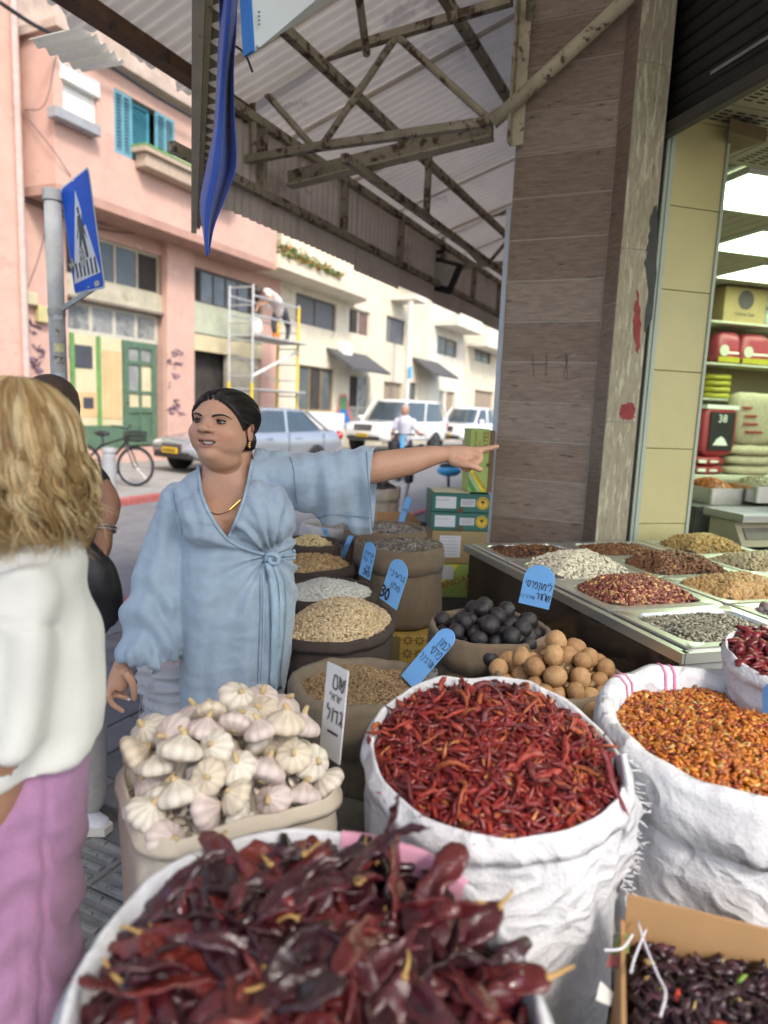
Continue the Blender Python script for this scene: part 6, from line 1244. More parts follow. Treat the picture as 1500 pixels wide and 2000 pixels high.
_, sf = sack_heap(g, 'lime_dust', 'dark lime dust and broken peel under the black limes', .07, hazel, .012, 300, (.02, .018, .02), 31, rim=-.05, cat='dried limes')
place_fruit(g, sf, [lime_mesh('black_lime', .10, s, blk) for s in range(5)], 'black_lime', 'wrinkled black dried lime in the heap of the brown sack', 'dried lime', 'black limes in the sack', .0305, 95, 5, .95)
c = at(1092, 1318, .83); sk, g = sack('sack', 'tan sack filled with brown dried limes', c, .172, .83, .28, tan_c, seed=13, roll=.011, fold=.010, group=SK)
_, sf = sack_heap(g, 'lime_dust', 'brown lime dust and peel under the brown limes', .09, hazel, .012, 300, (.15, .09, .04), 32, rim=-.045, cat='dried limes')
place_fruit(g, sf, [lime_mesh('brown_lime', .07, s + 20, (brl, brl2)[s % 2]) for s in range(6)], 'brown_lime', 'dry brown lime in the heap of the tan sack', 'dried lime', 'brown limes in the sack', .0285, 110, 6, 1.0)
# garlic basket
paper = mat('papery_basket_liner', (.46, .41, .33), .9, .15, 6, bump=.4, bscale=20, spots=[((.6, .58, .54), .6, 5)])
ga, gb_, gd_ = at(285, 1690, .86), at(683, 1560, .88), at(292, 1450, .90)
e1_ = gb_ - ga; rotg = math.atan2(e1_[1], e1_[0]); wl_ = np.linalg.norm(e1_); hl_ = abs(np.cross(e1_ / wl_, gd_ - ga)); ctr_ = ga + e1_ / 2 + np.array([-e1_[1], e1_[0]]) / wl_ * min(hl_, .34) / 2
sk, g = sack('garlic_basket', 'papery cardboard basket heaped with garlic bulbs', ctr_, wl_ / 2, .885, .52, paper, seed=14, roll=.004, sq=4.5, rot=rotg, fold=.004, hang=.025, stretch=(1, min(hl_, .34) / wl_), bulge=1.02, group=None, cat='basket', foldn=14)
_, sf = sack_heap(g, 'garlic_skins', 'loose papery garlic skins under the bulbs', .085, flat_seed, .012, 500, (.50, .44, .36), 33, rim=-.03, cat='garlic skins', exp=1.6, off=(.1, .25))
g_stem = mat('garlic_stem', (.50, .38, .20), .8, .2, 5, aniso=(4, 4, 1)); g_root = mat('garlic_root', (.36, .28, .18), .9, .2, 20)
def garlic_proto(seed, m, bc, tc, tint_w=1.0):
    rng = np.random.default_rng(seed); n, mm = 44, 18; cl = []; lob = int(rng.integers(8, 12)); ph = rng.uniform(0, 6); rings = []
    for i in range(mm + 1):
        t = i / mm; z = -.64 + 1.24 * t; r = math.sin(math.pi * min(1, (t / .88)) ** .72) ** .75 * .98 if t < .80 else 0
        if t >= .62: r = max(r, 0); 
        prof = np.interp(t, [0, .04, .15, .32, .48, .62, .74, .86, 1.0], [.26, .68, .97, 1.06, 1.03, .92, .68, .38, .18]); row = []
        for k in range(n):
            th = 2 * math.pi * k / n; l = .085 * np.interp(t, [0, .15, .45, .8, 1], [.6, 1, 1, .6, .1]) * (abs(math.cos(lob * th / 2 + ph)) ** .45 - .6) ; w = 1 + l * 1.4 + .06 * math.sin(th * 2 + ph); row.append([prof * w * math.cos(th), prof * w * math.sin(th), z]); cl.append(np.array(bc) * (1 - .30 * (1 - abs(math.cos(lob * th / 2 + ph)) ** .45) ** .8 * tint_w) * (1 - .12 * max(0, math.sin(th * 13 + ph * 5)) ** 6) + np.array(tc) * (.09 * max(0, math.sin(th * 3 + ph)) + .10 * max(0, .3 - t)))
        rings.append(row)
    b = MB(); b.loft(rings, np.array(cl)); me = b.mesh('garlic_bulb', None, True); me.materials.append(m)
    lx, ly = rng.uniform(-.35, .35, 2); hh = rng.uniform(.08, .4); b = MB(); b.tube(spline([[0, 0, .52], [lx * .3, ly * .3, .58 + hh * .5], [lx, ly, .60 + hh]], 6), np.linspace(.19, .13, 6), 8); ms = b.mesh('stem', None, True); ms.materials.append(g_stem)
    b = MB(); b.lathe([(0, -.74), (.2, -.73), (.26, -.66), (.1, -.6)], n=10); mr = b.mesh('root', None, True); mr.materials.append(g_root); return me, ms, mr
gvc = mat('garlic_skin', (1, 1, 1), .55, .10, 3, bump=.12, bscale=14, vcol=True, sss=.05); gcs = [((.68, .63, .54), (-.05, -.10, -.14)), ((.63, .54, .50), (-.04, -.13, -.10)), ((.63, .55, .43), (-.05, -.12, -.16))]; gp = [garlic_proto(40 + k, gvc, *gcs[(0, 1, 0, 1, 2, 0, 1)[k]]) for k in range(7)]; rng = np.random.default_rng(77); GP = []
glab = ['large white garlic bulb in the heap of the papery basket', 'pink tinged garlic bulb in the heap of the papery basket', 'tan skinned garlic bulb in the heap of the papery basket']
for t in range(9000):
    u, v = rng.uniform(-.98, .98, 2); hx, hy = g['r'] * .97, g['r'] * g['stretch'][1] * .97; cr, sr = math.cos(g['rot']), math.sin(g['rot']); x, y = g['c'][0] + u * hx * cr - v * hy * sr, g['c'][1] + u * hx * sr + v * hy * cr; rr = rng.uniform(.0265, .035)
    if in_sack(g, x, y, .93) > 1: continue
    lay = min(2, t // 3000); z = float(sf(np.array([x]), np.array([y]))[0]) + rr * (.6, 1.5, 2.4)[lay]
    if all((x - p[0]) ** 2 + (y - p[1]) ** 2 + (z - p[2]) ** 2 > ((rr + p[3]) * .80) ** 2 for p in GP): GP.append((x, y, z, rr))
    if len(GP) >= 130: break
for i, (x, y, z, rr) in enumerate(GP):
    k = int(rng.integers(7)); me, ms, mr = gp[k]; o = bpy.data.objects.new('garlic_bulb', me); COL.objects.link(o); o.location = (x, y, z); tl = rng.normal(0, .55, 2); o.rotation_euler = (tl[0] - .25, tl[1], rng.uniform(0, 6.28)); o.scale = (rr,) * 3; tag(o, glab[(0, 1, 0, 1, 2, 0, 1)[k]], 'garlic', 'garlic bulbs in the basket')
    for mm_, nm in ((ms, 'stem'), (mr, 'root')): q = bpy.data.objects.new(nm, mm_); COL.objects.link(q); q.parent = o
pur = mat('purple_crate_paint', (.055, .025, .06), .6, .15, 5)
b = MB(); b.bbox((ctr_[0], ctr_[1], .26), (wl_ * .94, min(hl_, .34) * .9, .52), .01, np.array([[cr, sr, 0], [-sr, cr, 0], [0, 0, 1]])); tag(b.build('crate', pur), 'dark purple crate under the garlic basket', 'crate')
# ---------------- white sacks of chillies
def chilli(L, r, bend, flatk, seed, n=7, m=9, wr=.25):
    rng = np.random.default_rng(seed); t = np.linspace(0, 1, m); pts = np.stack([(t - .5) * L, bend * np.sin(t * np.pi) * L + .10 * L * np.sin(t * 5 + seed) * (abs(bend) + .1), .06 * L * np.sin(t * 7 + seed)], 1); rr = r * np.interp(t, [0, .06, .25, .6, .9, 1], [.35, .85, 1, .8, .35, .05]); b = MB(); b.tube(pts, rr, n, updir=(0, 0, 1), flat=flatk); v = np.vstack(b.v); v += np.stack([vnoise(v, 2.2 / r * .5, seed + k) for k in range(3)], 1) * r * wr; return v, b.f
def chilli_mesh(seed, L, r, bend, flatk, m, stem_m, n=8, mm=11, wr=.25, stem=True):
    v, f = chilli(L, r, bend, flatk, seed, n, mm, wr); b = MB(); b.add(v, f); me = b.mesh('chilli', None, True); me.materials.append(m); ms = None
    if stem: b = MB(); x = -L / 2; b.tube(spline([[x + .004, 0, 0], [x - .008, r * .4, r * .3], [x - .022, r * 1.1, r * .2], [x - .032, r * .8, r * .6]], 8), np.linspace(.0042, .0022, 8), 6); b.ball((x + .002, 0, 0), (.004, r * .5, r * .45), 8, 5); ms = b.mesh('stem', None, True); ms.materials.append(stem_m)
    return me, ms
stem_y = mat('dry_pepper_stem', (.34, .21, .07), .7, .25, 30)
# small red chillies
c = at(966, 1462, .95); sk, gR = sack('sack', 'white woven sack of thin red chillies with a frayed edge', c, .225, .955, .40, white_c, seed=15, roll=.005, fold=.009, hang=.035, tilt=(.0, .035), bulge=1.03, foldn=12, flare=.02, rimwave=.012, group='white woven sacks of chillies')
red_c = [(.20, .018, .018), (.14, .012, .016), (.27, .035, .022), (.10, .012, .014), (.33, .08, .03)]
rm = [mat('red_chilli_%s' % k, cc, .5, .35, 40, spec=.45, bump=.3, bscale=120) for k, cc in zip(('bright', 'dark', 'scarlet', 'maroon', 'orange'), red_c)]
_, sfR = sack_heap(gR, 'red_chillies', 'mass of thin dried red chillies under the topmost ones in the white sack', .064, chilli(1, .10, .12, .75, 3, 5, 5), .055, 2200, (.17, .016, .016), 41, rim=-.02, alt=[(.25, (.11, .012, .014)), (.2, (.26, .032, .02)), (.05, (.36, .13, .04))], var=.2, flat=1.5, cat='chillies', f=.96, jit=.14, core=(.05, .01, .01))
pm_ = [chilli_mesh(60 + k, .060, .0040 + .0011 * (k % 3), (.1, -.2, .32, .05, -.4, .22)[k % 6], .6, rm[k % 5], stem_y, 7, 11, .5, False)[0] for k in range(10)]; rng = np.random.default_rng(88); k = 0
while k < 300:
    a, q = rng.random() * 2 * np.pi, math.sqrt(rng.random()) * .95; x, y = c[0] + .225 * q * math.cos(a), c[1] + .225 * q * math.sin(a); z = float(sfR(np.array([x]), np.array([y]))[0]); o = bpy.data.objects.new('red_chilli', pm_[int(rng.integers(10))]); COL.objects.link(o); o.location = (x, y, z + rng.uniform(.004, .014)); o.rotation_euler = (rng.uniform(0, 6.28), rng.normal(0, .35), rng.uniform(0, 6.28)); s_ = rng.uniform(.75, 1.25); o.scale = (s_,) * 3; tag(o, 'thin wrinkled red chilli on top of the white sack', 'chilli', 'thin red chillies in the white sack'); k += 1
o = bpy.data.objects.new('red_chilli', chilli_mesh(70, .11, .008, .08, .7, rm[1], stem_y)[0]); COL.objects.link(o); p0, p1 = G(1168, 1470, 1.0), G(1220, 1588, .925); o.location = (p0 + p1) / 2; d_ = p1 - p0; o.rotation_euler = Vector(d_).to_track_quat('X', 'Z').to_euler(); tag(o, 'long dark red chilli hanging over the rim of the white sack', 'chilli')
# frayed cloth corner hanging at the right of this sack
def cloth_flap(px, depth, label, par, m=white_c, seed=0, frill=.012):
    Ls, Rs = spline(px[0], 26), spline(px[1], 26); rows = []
    for i in range(26):
        row = []
        for j in range(16):
            t = j / 15; x, y = Ls[i] * (1 - t) + Rs[i] * t; row.append(P(x + (rg2.uniform(-9, 9) if j == 15 else 0), y, depth + .03 * math.sin(t * 6 + i * .15 + seed) - .02 * t))
        rows.append(row)
    b = MB(); b.grid(rows); o = b.build('cloth_flap', m, par, sm=True); o.modifiers.new('t', 'SOLIDIFY').thickness = .002
    b = MB()
    for i in range(0, 26):
        for q in range(3): p = np.array(rows[i][15]) + np.array([rg2.uniform(-.004, .004) for _ in range(3)]); b.tube([p, p + np.array([rg2.uniform(.004, .02), 0, rg2.uniform(-.012, .006)])], .0009, 4)
    b.build('frayed_threads', m, o)['kind'] = 'stuff'; return o
cloth_flap(([(1195, 1480), (1190, 1600), (1172, 1700), (1140, 1800), (1128, 1850)], [(1222, 1470), (1248, 1590), (1236, 1680), (1222, 1730), (1244, 1812)]), 1.10, '', sk)
# orange chillies
c = at(1432, 1420, .96); skO, gO = sack('sack', 'white woven sack of orange red chillies with pink stitched rim', c, .245, .965, .42, white_c, seed=16, roll=.022, fold=.009, hang=.10, tilt=(.0, .02), bulge=1.03, flare=.02, foldn=10, rimwave=.014, group='white woven sacks of chillies')
sack_heap(gO, 'orange_chillies', 'small orange red dried chillies in the right hand white sack', .035, chilli(1, .24, .12, .75, 5, 5, 4), .021, 5000, (.36, .10, .015), 42, rim=-.04, alt=[(.3, (.20, .03, .014)), (.3, (.46, .17, .02)), (.06, (.5, .33, .1))], var=.2, flat=1.3, cat='chillies', f=.93, jit=.3, core=(.10, .03, .01), lump=.014)
pinkm = mat('pink_stitching', (.62, .16, .34), .8, .1, 30)
for ki in (32, 34, 43, 45):
    b = MB(); q = gO['cuff'][:, ki]; nx = gO['cuff'][:, ki + 1] - q; cq = np.array([c[0], c[1], 0]); q = q + np.array([(p - cq) * (1, 1, 0) * f for p, f in zip(q, (.012, .012, .010, .004, -.004, -.012, -.012, -.012))]) + UP * np.array([0, 0, .001, .0025, .0025, .001, 0, 0])[:, None]; b.grid(np.stack([q, q + nx * .45], 1)); b.build('pink_stitch', pinkm, skO)
# white sack at the right edge with dark red chillies
c = P(1574, 1212, 1.45)[:2]; sk, g = sack('sack', 'white sack of dark red peppers at the right edge of the photo', c, .150, 1.045, .42, white_c, seed=17, roll=.004, fold=.008, hang=.03, tilt=(.0, .02), group='white woven sacks of chillies')
sack_heap(g, 'dark_chillies', 'dark red peppers in the white sack at the right edge', .004, chilli(1, .22, .12, .6, 5, 6, 6), .05, 500, (.13, .012, .016), 43, rim=-.01, cat='chillies', f=.93, var=.25, flat=1.2)
# big glossy dried peppers in the nearest sack: each its own object
c = at(612, 1925, .93); skB, gB = sack('sack', 'white sack of big glossy dried red peppers nearest the camera', c, .252, .915, .35, white_c, seed=18, roll=.006, fold=.008, hang=.05, tilt=(-.02, .03), bulge=1.05, flare=.02, foldn=8, rimwave=.012, group='white woven sacks of chillies')
b = MB(); ctr3 = np.array([c[0], c[1], 0]); rows = []
for ki in range(14, 30):
    rows.append([p + (p - ctr3) * (1, 1, 0) * f + UP * u_ for p, f, u_ in zip(gB['cuff'][:, ki], (.010, .010, .008, .004, -.004, -.010, -.010, -.010), (0, 0, .001, .002, .002, .001, 0, 0))])
b.grid(rows); b.build('pink_patch', mat('pink_fabric_patch', (.62, .30, .42), .8, .08, 10), skB, sm=True)
bigc = [((.060, .011, .016), .34), ((.038, .009, .014), .30), ((.095, .014, .016), .36), ((.026, .009, .012), .30), ((.15, .022, .018), .38)]
bm_ = [mat('dried_pepper_%s' % k, cc, rr_, .4, 18, spec=.5, bump=.5, bscale=55, coat=.18, spots=[((.16, .03, .02), .66, 14)]) for k, (cc, rr_) in zip(('wine', 'plum', 'crimson', 'black', 'red'), bigc)]
_, sfB = sack_heap(gB, 'dried_peppers', 'deeper layer of dark dried peppers in the nearest sack', .050, chilli(1, .16, .1, .5, 4, 8, 9, .35), .10, 420, (.06, .010, .014), 44, rim=-.035, alt=[(.3, (.03, .008, .012)), (.3, (.12, .018, .016))], var=.3, flat=1.4, cat='peppers', f=.93, jit=.12, core=(.02, .005, .008), exp=1.8, m=mat('deep_pepper_skin', (1, 1, 1), .25, .2, 20, vcol=True, coat=.3))
def big_pepper(seed, m):
    """broad flattened dried pod: collapsed, twisted, with folds and a curled stem"""
    rng = np.random.default_rng(seed); L = rng.uniform(.12, .19); w = rng.uniform(.013, .021); mm, n = 22, 18; rings = []; tw_ = rng.uniform(-.7, .7); bd = rng.uniform(-.25, .25); ph = rng.uniform(0, 6)
    for i in range(mm):
        t = i / (mm - 1); ww = w * np.interp(t, [0, .05, .18, .5, .8, .95, 1], [.18, .62, 1, .95, .62, .26, .04]); hh = ww * (.25 + .10 * math.sin(t * 9 + ph)); row = []
        for k in range(n):
            th = 2 * math.pi * k / n; y, z = math.cos(th) * ww, math.sin(th) * hh; z += -ww * .30 * math.exp(-(y / (ww * .4 + 1e-6)) ** 2) * (1 if z > 0 else .2); z += .10 * ww * math.sin(y / (w + 1e-6) * 5 + t * 8 + ph)
            a_ = tw_ * (t - .5) + bd * math.sin(t * 3); row.append([(t - .5) * L, y * math.cos(a_) - z * math.sin(a_) + bd * L * math.sin(math.pi * t) * .6, y * math.sin(a_) + z * math.cos(a_) + .10 * L * math.sin(math.pi * t + ph)])
        rings.append(row)
    v = np.array(rings); v += np.stack([fbm(v, 60, seed + q, 3) for q in range(3)], -1) * .0085; b = MB(); b.loft(v); me = b.mesh('dried_pepper', None, True); me.materials.append(m)
    x = -L / 2; z0 = v[0].mean(0); cv = rng.uniform(-.02, .02, 2); b = MB(); b.tube(spline([z0 + [.004, 0, 0], z0 + [-.008, cv[0] * .4, .003], z0 + [-.017, cv[0] * .8, .003 + cv[1] * .3], z0 + [-.024, cv[0] * 1.3, cv[1] * .6]], 12), np.linspace(.0031, .0018, 12), 6); b.ball(z0 + [.003, 0, 0], (.004, .006, .005), 8, 5); ms = b.mesh('stem', None, True); ms.materials.append(stem_y); return me, ms
bp = [big_pepper(300 + k, bm_[k % 5]) for k in range(24)]; rng = np.random.default_rng(99)
def put_pepper(x, y, z, e, k=None, label=None):
    me, ms = bp[int(rng.integers(24)) if k is None else k]; o = bpy.data.objects.new('dried_pepper', me); COL.objects.link(o); o.location = (x, y, z); o.rotation_euler = e; s_ = rng.uniform(.8, 1.15); o.scale = (s_,) * 3; tag(o, label or 'glossy dark red dried pepper in the heap of the nearest sack', 'pepper', 'big dried peppers in the nearest sack'); 
    if rng.random() < .22: q = bpy.data.objects.new('stem', ms); COL.objects.link(q); q.parent = o
for k in range(230):
    a, q = rng.random() * 2 * np.pi, math.sqrt(rng.random()) * .78; x, y = c[0] + .25 * q * math.cos(a), c[1] + .25 * q * math.sin(a); z = float(sfB(np.array([x]), np.array([y]))[0]); put_pepper(x, y, z + rng.uniform(.0, .024), (rng.normal(0, .6), rng.normal(0, .24), rng.uniform(0, 6.28)))
for (p0, p1, z0, z1) in (((740, 1650), (778, 1580), .97, 1.035), ((690, 1690), (825, 1640), .99, 1.02), ((545, 1760), (650, 1710), 1.0, 1.0), ((330, 1760), (420, 1700), .99, 1.0)):
    A_, B_ = G(*p0, z0), G(*p1, z1); m_ = (A_ + B_) / 2; put_pepper(*m_, Vector(B_ - A_).to_track_quat('X', 'Z').to_euler(), 1, 'dark dried pepper sticking up at the back of the nearest sack')
# hibiscus in a cardboard box, lower right
kf = mat('box_cardboard', (.36, .21, .095), .85, .08, 5, bump=.1)
hz = .80; k0, k1, k2, k3 = G(1196, 1822, hz), G(1236, 1752, hz + .02), G(1560, 1868, hz + .02), G(1108, 2010, hz - .02)
cx0 = G(1222, 1790, hz); ex_ = G(1540, 1872, hz) - cx0; ex_[2] = 0; Lx = .42; ex_ /= np.linalg.norm(ex_); ey_ = np.cross(ex_, UP)   # towards the camera
hb = thing('hibiscus_box', 'open cardboard box of dark dried hibiscus at the lower right corner', 'box', cx0 + ex_ * .2 + ey_ * .2 - UP * .2); hw = lambda x, y, z: np.array([cx0[0], cx0[1], hz]) + ex_ * x + ey_ * y + UP * z
for (x0, x1, y0, y1, z1) in ((0, Lx, -.006, 0, .035), (-.006, 0, -.006, .40, -.01), (Lx, Lx + .006, -.006, .40, .0), (0, Lx, .40, .406, 0)):
    b = MB(); b.box(hw((x0 + x1) / 2, (y0 + y1) / 2, z1 / 2 - .11), (x1 - x0, y1 - y0, .22 + z1), np.array([ex_, ey_, UP])); b.build('box_wall', kf, hb)
b = MB(); b.box(hw(Lx / 2, .2, -.222), (Lx, .4, .006), np.array([ex_, ey_, UP])); b.build('box_bottom', kf, hb)
petal = blob(1, .5, .12, 5, 4, .3, .25)
hu = lambda x, y: ((x - cx0[0]) * ex_[0] + (y - cx0[1]) * ex_[1], (x - cx0[0]) * ey_[0] + (y - cx0[1]) * ey_[1])
def sfh(x, y): u, v = hu(x, y); return hz - .042 + .05 * np.clip(1 - ((u - .24) / .24) ** 2, 0, 1) * np.clip(1 - ((v - .2) / .25) ** 2, 0, 1) + .014 * vnoise(np.stack([x, y, x * 0], -1), 22, 5)
def inh(x, y): u, v = hu(x, y); return (u > .012) & (u < Lx - .012) & (v > .012) & (v < .39)
mid = hw(Lx / 2, .2, 0); heap('hibiscus', 'dark dried hibiscus petals filling the cardboard box', sfh, inh, (mid[0] - .36, mid[0] + .36, mid[1] - .36, mid[1] + .36), petal, .014, 3400, (.028, .012, .018), seed=51, alt=[(.25, (.055, .022, .03)), (.02, (.42, .30, .12)), (.01, (.45, .05, .03)), (.008, (.2, .36, .06))], var=.35, flat=2.2, cat='hibiscus', jit=.8, core=(.012, .006, .008))
b = MB(); wst = mat('white_string', (.62, .63, .70), .6, .05)
for pts in ([(1246, 1800), (1262, 1850), (1285, 1905), (1300, 1940), (1290, 1985)], [(1262, 1815), (1240, 1870), (1232, 1900)], [(1180, 1856), (1215, 1852), (1236, 1825)]): b.tube(spline([G(x, y, hz + .004) for x, y in pts], 20), .0017, 5)
tag(b.build('white_string', wst, sm=True), 'white string trailing over the hibiscus box', 'string')
for i, (pts, m, lb) in enumerate((([(1206, 1826), (1232, 1822), (1228, 1862), (1192, 1866)], mat('green_wrapper', (.20, .27, .08), .6), 'small green wrapper scrap at the corner of the hibiscus box'), ([(1190, 1866), (1214, 1870), (1210, 1892), (1184, 1888)], mat('red_wrapper', (.34, .09, .09), .6), 'small red wrapper scrap under the green scrap'), ([(1172, 1918), (1198, 1942), (1192, 1966), (1164, 1954)], white_p, 'white wrapper scrap at the left of the hibiscus box'))):
    b = MB(); b.prism([G(x, y, hz - .03) for x, y in pts], UP * .002); tag(b.build('wrapper_scrap', m), lb, 'scrap')
# ================================================================ date boxes and the gold box
def dbox(label, px, zb_, h, m, Yd=3.45, depth=.24, w=None):
    a, c_ = P(px[0], 1000, Yd), P(px[1], 1000, Yd); ex = np.array([1, .06, 0]); ex /= np.linalg.norm(ex); ey = np.array([-ex[1], ex[0], 0]); W_ = c_[0] - a[0]; cc = np.array([(a[0] + c_[0]) / 2, Yd, zb_ + h / 2]) + ey * depth / 2
    b = MB(); b.bbox(cc, (W_, depth, h - .003), .002, np.array([ex, ey, UP])); o = b.build('date_box', m); tag(o, label, 'box', 'date boxes stacked by the column'); return o, (lambda x, z, l=.0012: np.array([(a[0] + c_[0]) / 2, Yd, zb_]) + ex * (x - W_ / 2) - ey * l + UP * z), W_, ex
def face(o, F, x0, x1, z0, z1, m, nm, l=.0012): b = MB(); b.grid([[F(x0, z0, l), F(x1, z0, l)], [F(x0, z1, l), F(x1, z1, l)]]); return b.build(nm, m, o)
tealg = mat('dark_teal_card', (.018, .115, .095), .55, .06, 5); labw = mat('pale_label_paper', (.55, .58, .63), .7, .05, 20); gold = mat('golden_seal', (.62, .42, .03), .5, .06); lime_g = mat('lime_green_card', (.30, .42, .10), .55, .05); yel_c = mat('yellow_card', (.72, .62, .02), .55); brown_b = mat('brown_date_box', (.30, .22, .10), .7, .08)
hh = lambda y: P(900, y, 3.45)[2]
zq = [hh(1168), hh(1102), hh(1037), hh(1001), hh(964)]
def seal(o, F, x, z, r):
    b = MB(); A_ = np.array([[1, .06, 0], [0, 0, 1.], [.06, -1, 0]]); b.lathe([(0, 0), (r, 0), (r, .001), (0, .001)], F(x, z, .001), 26, A=A_); q = b.build('seal', gold, o); b = MB(); th = np.linspace(0, 2 * np.pi, 30); b.tube([F(x + r * .8 * math.cos(t), z + r * .8 * math.sin(t), .0025) for t in th], .0012, 4, cap=False)
    b.prism([F(x + dx * r, z + dz * r, .0026) for dx, dz in ((-.05, -.45), (.05, -.45), (.04, 0), (.35, .1), (.25, .35), (0, .45), (-.25, .35), (-.35, .1), (-.04, 0))], np.array([0, -.0005, 0])); b.build('palm_emblem', INK, q)
    b = MB(); font_text(b, 'OF THE', F(x, z + r * .52, .0026), np.array([1, .06, 0]), UP, r * .28, align='CENTER'); b.build('seal_words', INK, q)
for k, (zlo, zhi, lb) in enumerate(((zq[2], zq[3], 'lower dark green date box with a gold palm seal'), (zq[3], zq[4], 'upper dark green date box with a gold palm seal'))):
    o, F, W_, ex = dbox(lb, (842, 956), zlo, zhi - zlo, tealg); h = zhi - zlo
    face(o, F, .02, W_ * .42, h * .2, h * .82, labw, 'shipping_label'); face(o, F, W_ * .50, W_ * .75, h * .32, h * .72, labw, 'barcode_label'); b = MB()
    for q in range(16): x = W_ * .53 + q * W_ * .0125; b.grid([[F(x, h * .38, .002), F(x + W_ * (.004 + .004 * (q % 3 == 0)), h * .38, .002)], [F(x, h * .67, .002), F(x + W_ * (.004 + .004 * (q % 3 == 0)), h * .67, .002)]])
    b.build('barcode', mat('grey_print', (0, 0, 0)), o); seal(o, F, W_ * .88, h * .52, h * .33)
    b = MB(); b.grid([[F(.022, h * .62, .002), F(.09, h * .62, .002)], [F(.022, h * .65, .002), F(.09, h * .65, .002)]]); b.build('label_print', mat('grey_print', (0, 0, 0)), o)
    b = MB(); b.lathe([(0, 0), (.016, 0), (.016, .002), (0, .002)], F(W_ * .5, .012, .001), 14, A=np.array([[1, .06, 0], [0, 0, 1.], [.06, -1, 0]])); b.build('finger_hole', mat('dark_cut_card', (.10, .06, .03), .8), o)
# pale lid, standing lime green box
o, F, W_, ex = dbox('brown date box with a printed paper label under the green boxes', (846, 956), zq[1], zq[2] - zq[1], brown_b); h = zq[2] - zq[1]
face(o, F, W_ * .14, W_ * .52, h * .2, h * .85, labw, 'paper_label'); b = MB()
for q in range(6): z_ = h * (.78 - q * .1); b.grid([[F(W_ * .17, z_, .002), F(W_ * .48, z_, .002)], [F(W_ * .17, z_ + .0025, .002), F(W_ * (.40 + .02 * (q % 4)), z_ + .0025, .002)]]); b.grid([[F(W_ * .68, z_ + .01, .002), F(W_ * .82, z_ + .01, .002)], [F(W_ * .68, z_ + .0125, .002), F(W_ * .82, z_ + .0125, .002)]])
b.build('printed_lines', mat('grey_print', (0, 0, 0)), o)
o, F, W_, ex = dbox('lime green and yellow date box at the bottom of the stack', (848, 958), zq[0], zq[1] - zq[0], lime_g); h = zq[1] - zq[0]
b = MB(); b.prism([F(W_ * .02, h * .98), F(W_ * .5, h * .98), F(W_ * .30, h * .55), F(W_ * .02, h * .30)], np.array([0, -.0006, 0])); b.build('yellow_print', yel_c, o); face(o, F, W_ * .12, W_ * .40, h * .55, h * .95, labw, 'paper_label', .0025)
b = MB(); font_text(b, 'STANDARD', F(W_ * .02, h * .14, .003), ex * .94 + UP * .34, UP * .94 - ex * .34, h * .28); b.build('lettering', mat('dark_red_print', (.32, .03, .02), .6), o)
b = MB(); font_text(b, 'DATES', F(W_ * .62, h * .3, .003), ex, UP, h * .3); b.build('lettering', mat('dark_red_print', (0, 0, 0)), o)
zst_ = zq[4]; o, F, W_, ex = dbox('pale yellow box lid lying on the upper green date box', (846, 916), zst_, .006, mat('pale_yellow_card', (.62, .58, .40), .7), depth=.24)
a_, c_ = P(914, 960, 3.45), P(952, 960, 3.45); hst = hh(840) - zst_; ex = np.array([1, .06, 0]); ex /= np.linalg.norm(ex); ey = np.array([-ex[1], ex[0], 0]); W_ = c_[0] - a_[0]
b = MB(); b.bbox(np.array([(a_[0] + c_[0]) / 2, 3.47, zst_ + hst / 2 + .008]) + ey * .1, (W_, .2, hst), .002, np.array([ex, ey, UP])); o = b.build('date_box', lime_g); tag(o, 'tall lime green date box standing on end against the column', 'box', 'date boxes stacked by the column')
F = lambda x, z, l=.0012: np.array([(a_[0] + c_[0]) / 2, 3.47, zst_ + .008]) + ex * (x - W_ / 2) - ey * l + UP * z
b = MB(); b.bbox(np.array([c_[0] + .014, 3.485, zst_ + hst / 2 + .005]) + ey * .1, (.026, .2, hst * .985), .002, np.array([ex, ey, UP])); b.build('brown_side', mat('brown_card_side', (.16, .105, .06), .8), o)
b = MB(); b.prism([F(0, hst * .36), F(W_ * .18, hst * .36), F(W_ * .98, .004), F(W_ * .72, .004)], -ey * .0006); b.build('yellow_stripe', yel_c, o); b = MB(); b.prism([F(0, hst * .25), F(0, hst * .34), F(W_ * .68, .004), F(W_ * .50, .004)], -ey * .0006); b.build('pale_stripe', mat('sage_card', (.33, .45, .25), .6), o); b = MB(); b.prism([F(0, hst * .12), F(0, hst * .24), F(W_ * .46, .004), F(W_ * .2, .004)], -ey * .0006); b.build('green_stripe', mat('grass_card', (.05, .25, .05), .6), o)
drp = mat('dark_red_print', (0, 0, 0)); b = MB(); font_text(b, 'DATES', F(W_ * .92, hst * .62, .002), UP, -ex, W_ * .38); font_text(b, 'DEGLET NOUR', F(W_ * .32, hst * .60, .002), UP, -ex, W_ * .17); font_text(b, 'NATURAL', F(W_ * .52, hst * .64, .002), UP, -ex, W_ * .13); b.build('lettering', drp, o)
dv = (F(W_ * .98, .004) - F(W_ * .1, hst * .36)); dv /= np.linalg.norm(dv); b = MB(); font_text(b, 'STANDARD', F(W_ * .16, hst * .30, .003), dv, np.cross(-ey, dv) * 1.0, W_ * .23); b.build('lettering', drp, o)
b = MB(); b.lathe([(0, 0), (.010, 0), (.010, .001), (0, .001)], F(W_ * .97, hst * .44, .002), 12, A=np.array([ex, UP, -ey])); b.build('finger_hole', mat('dark_cut_card', (0, 0, 0)), o)
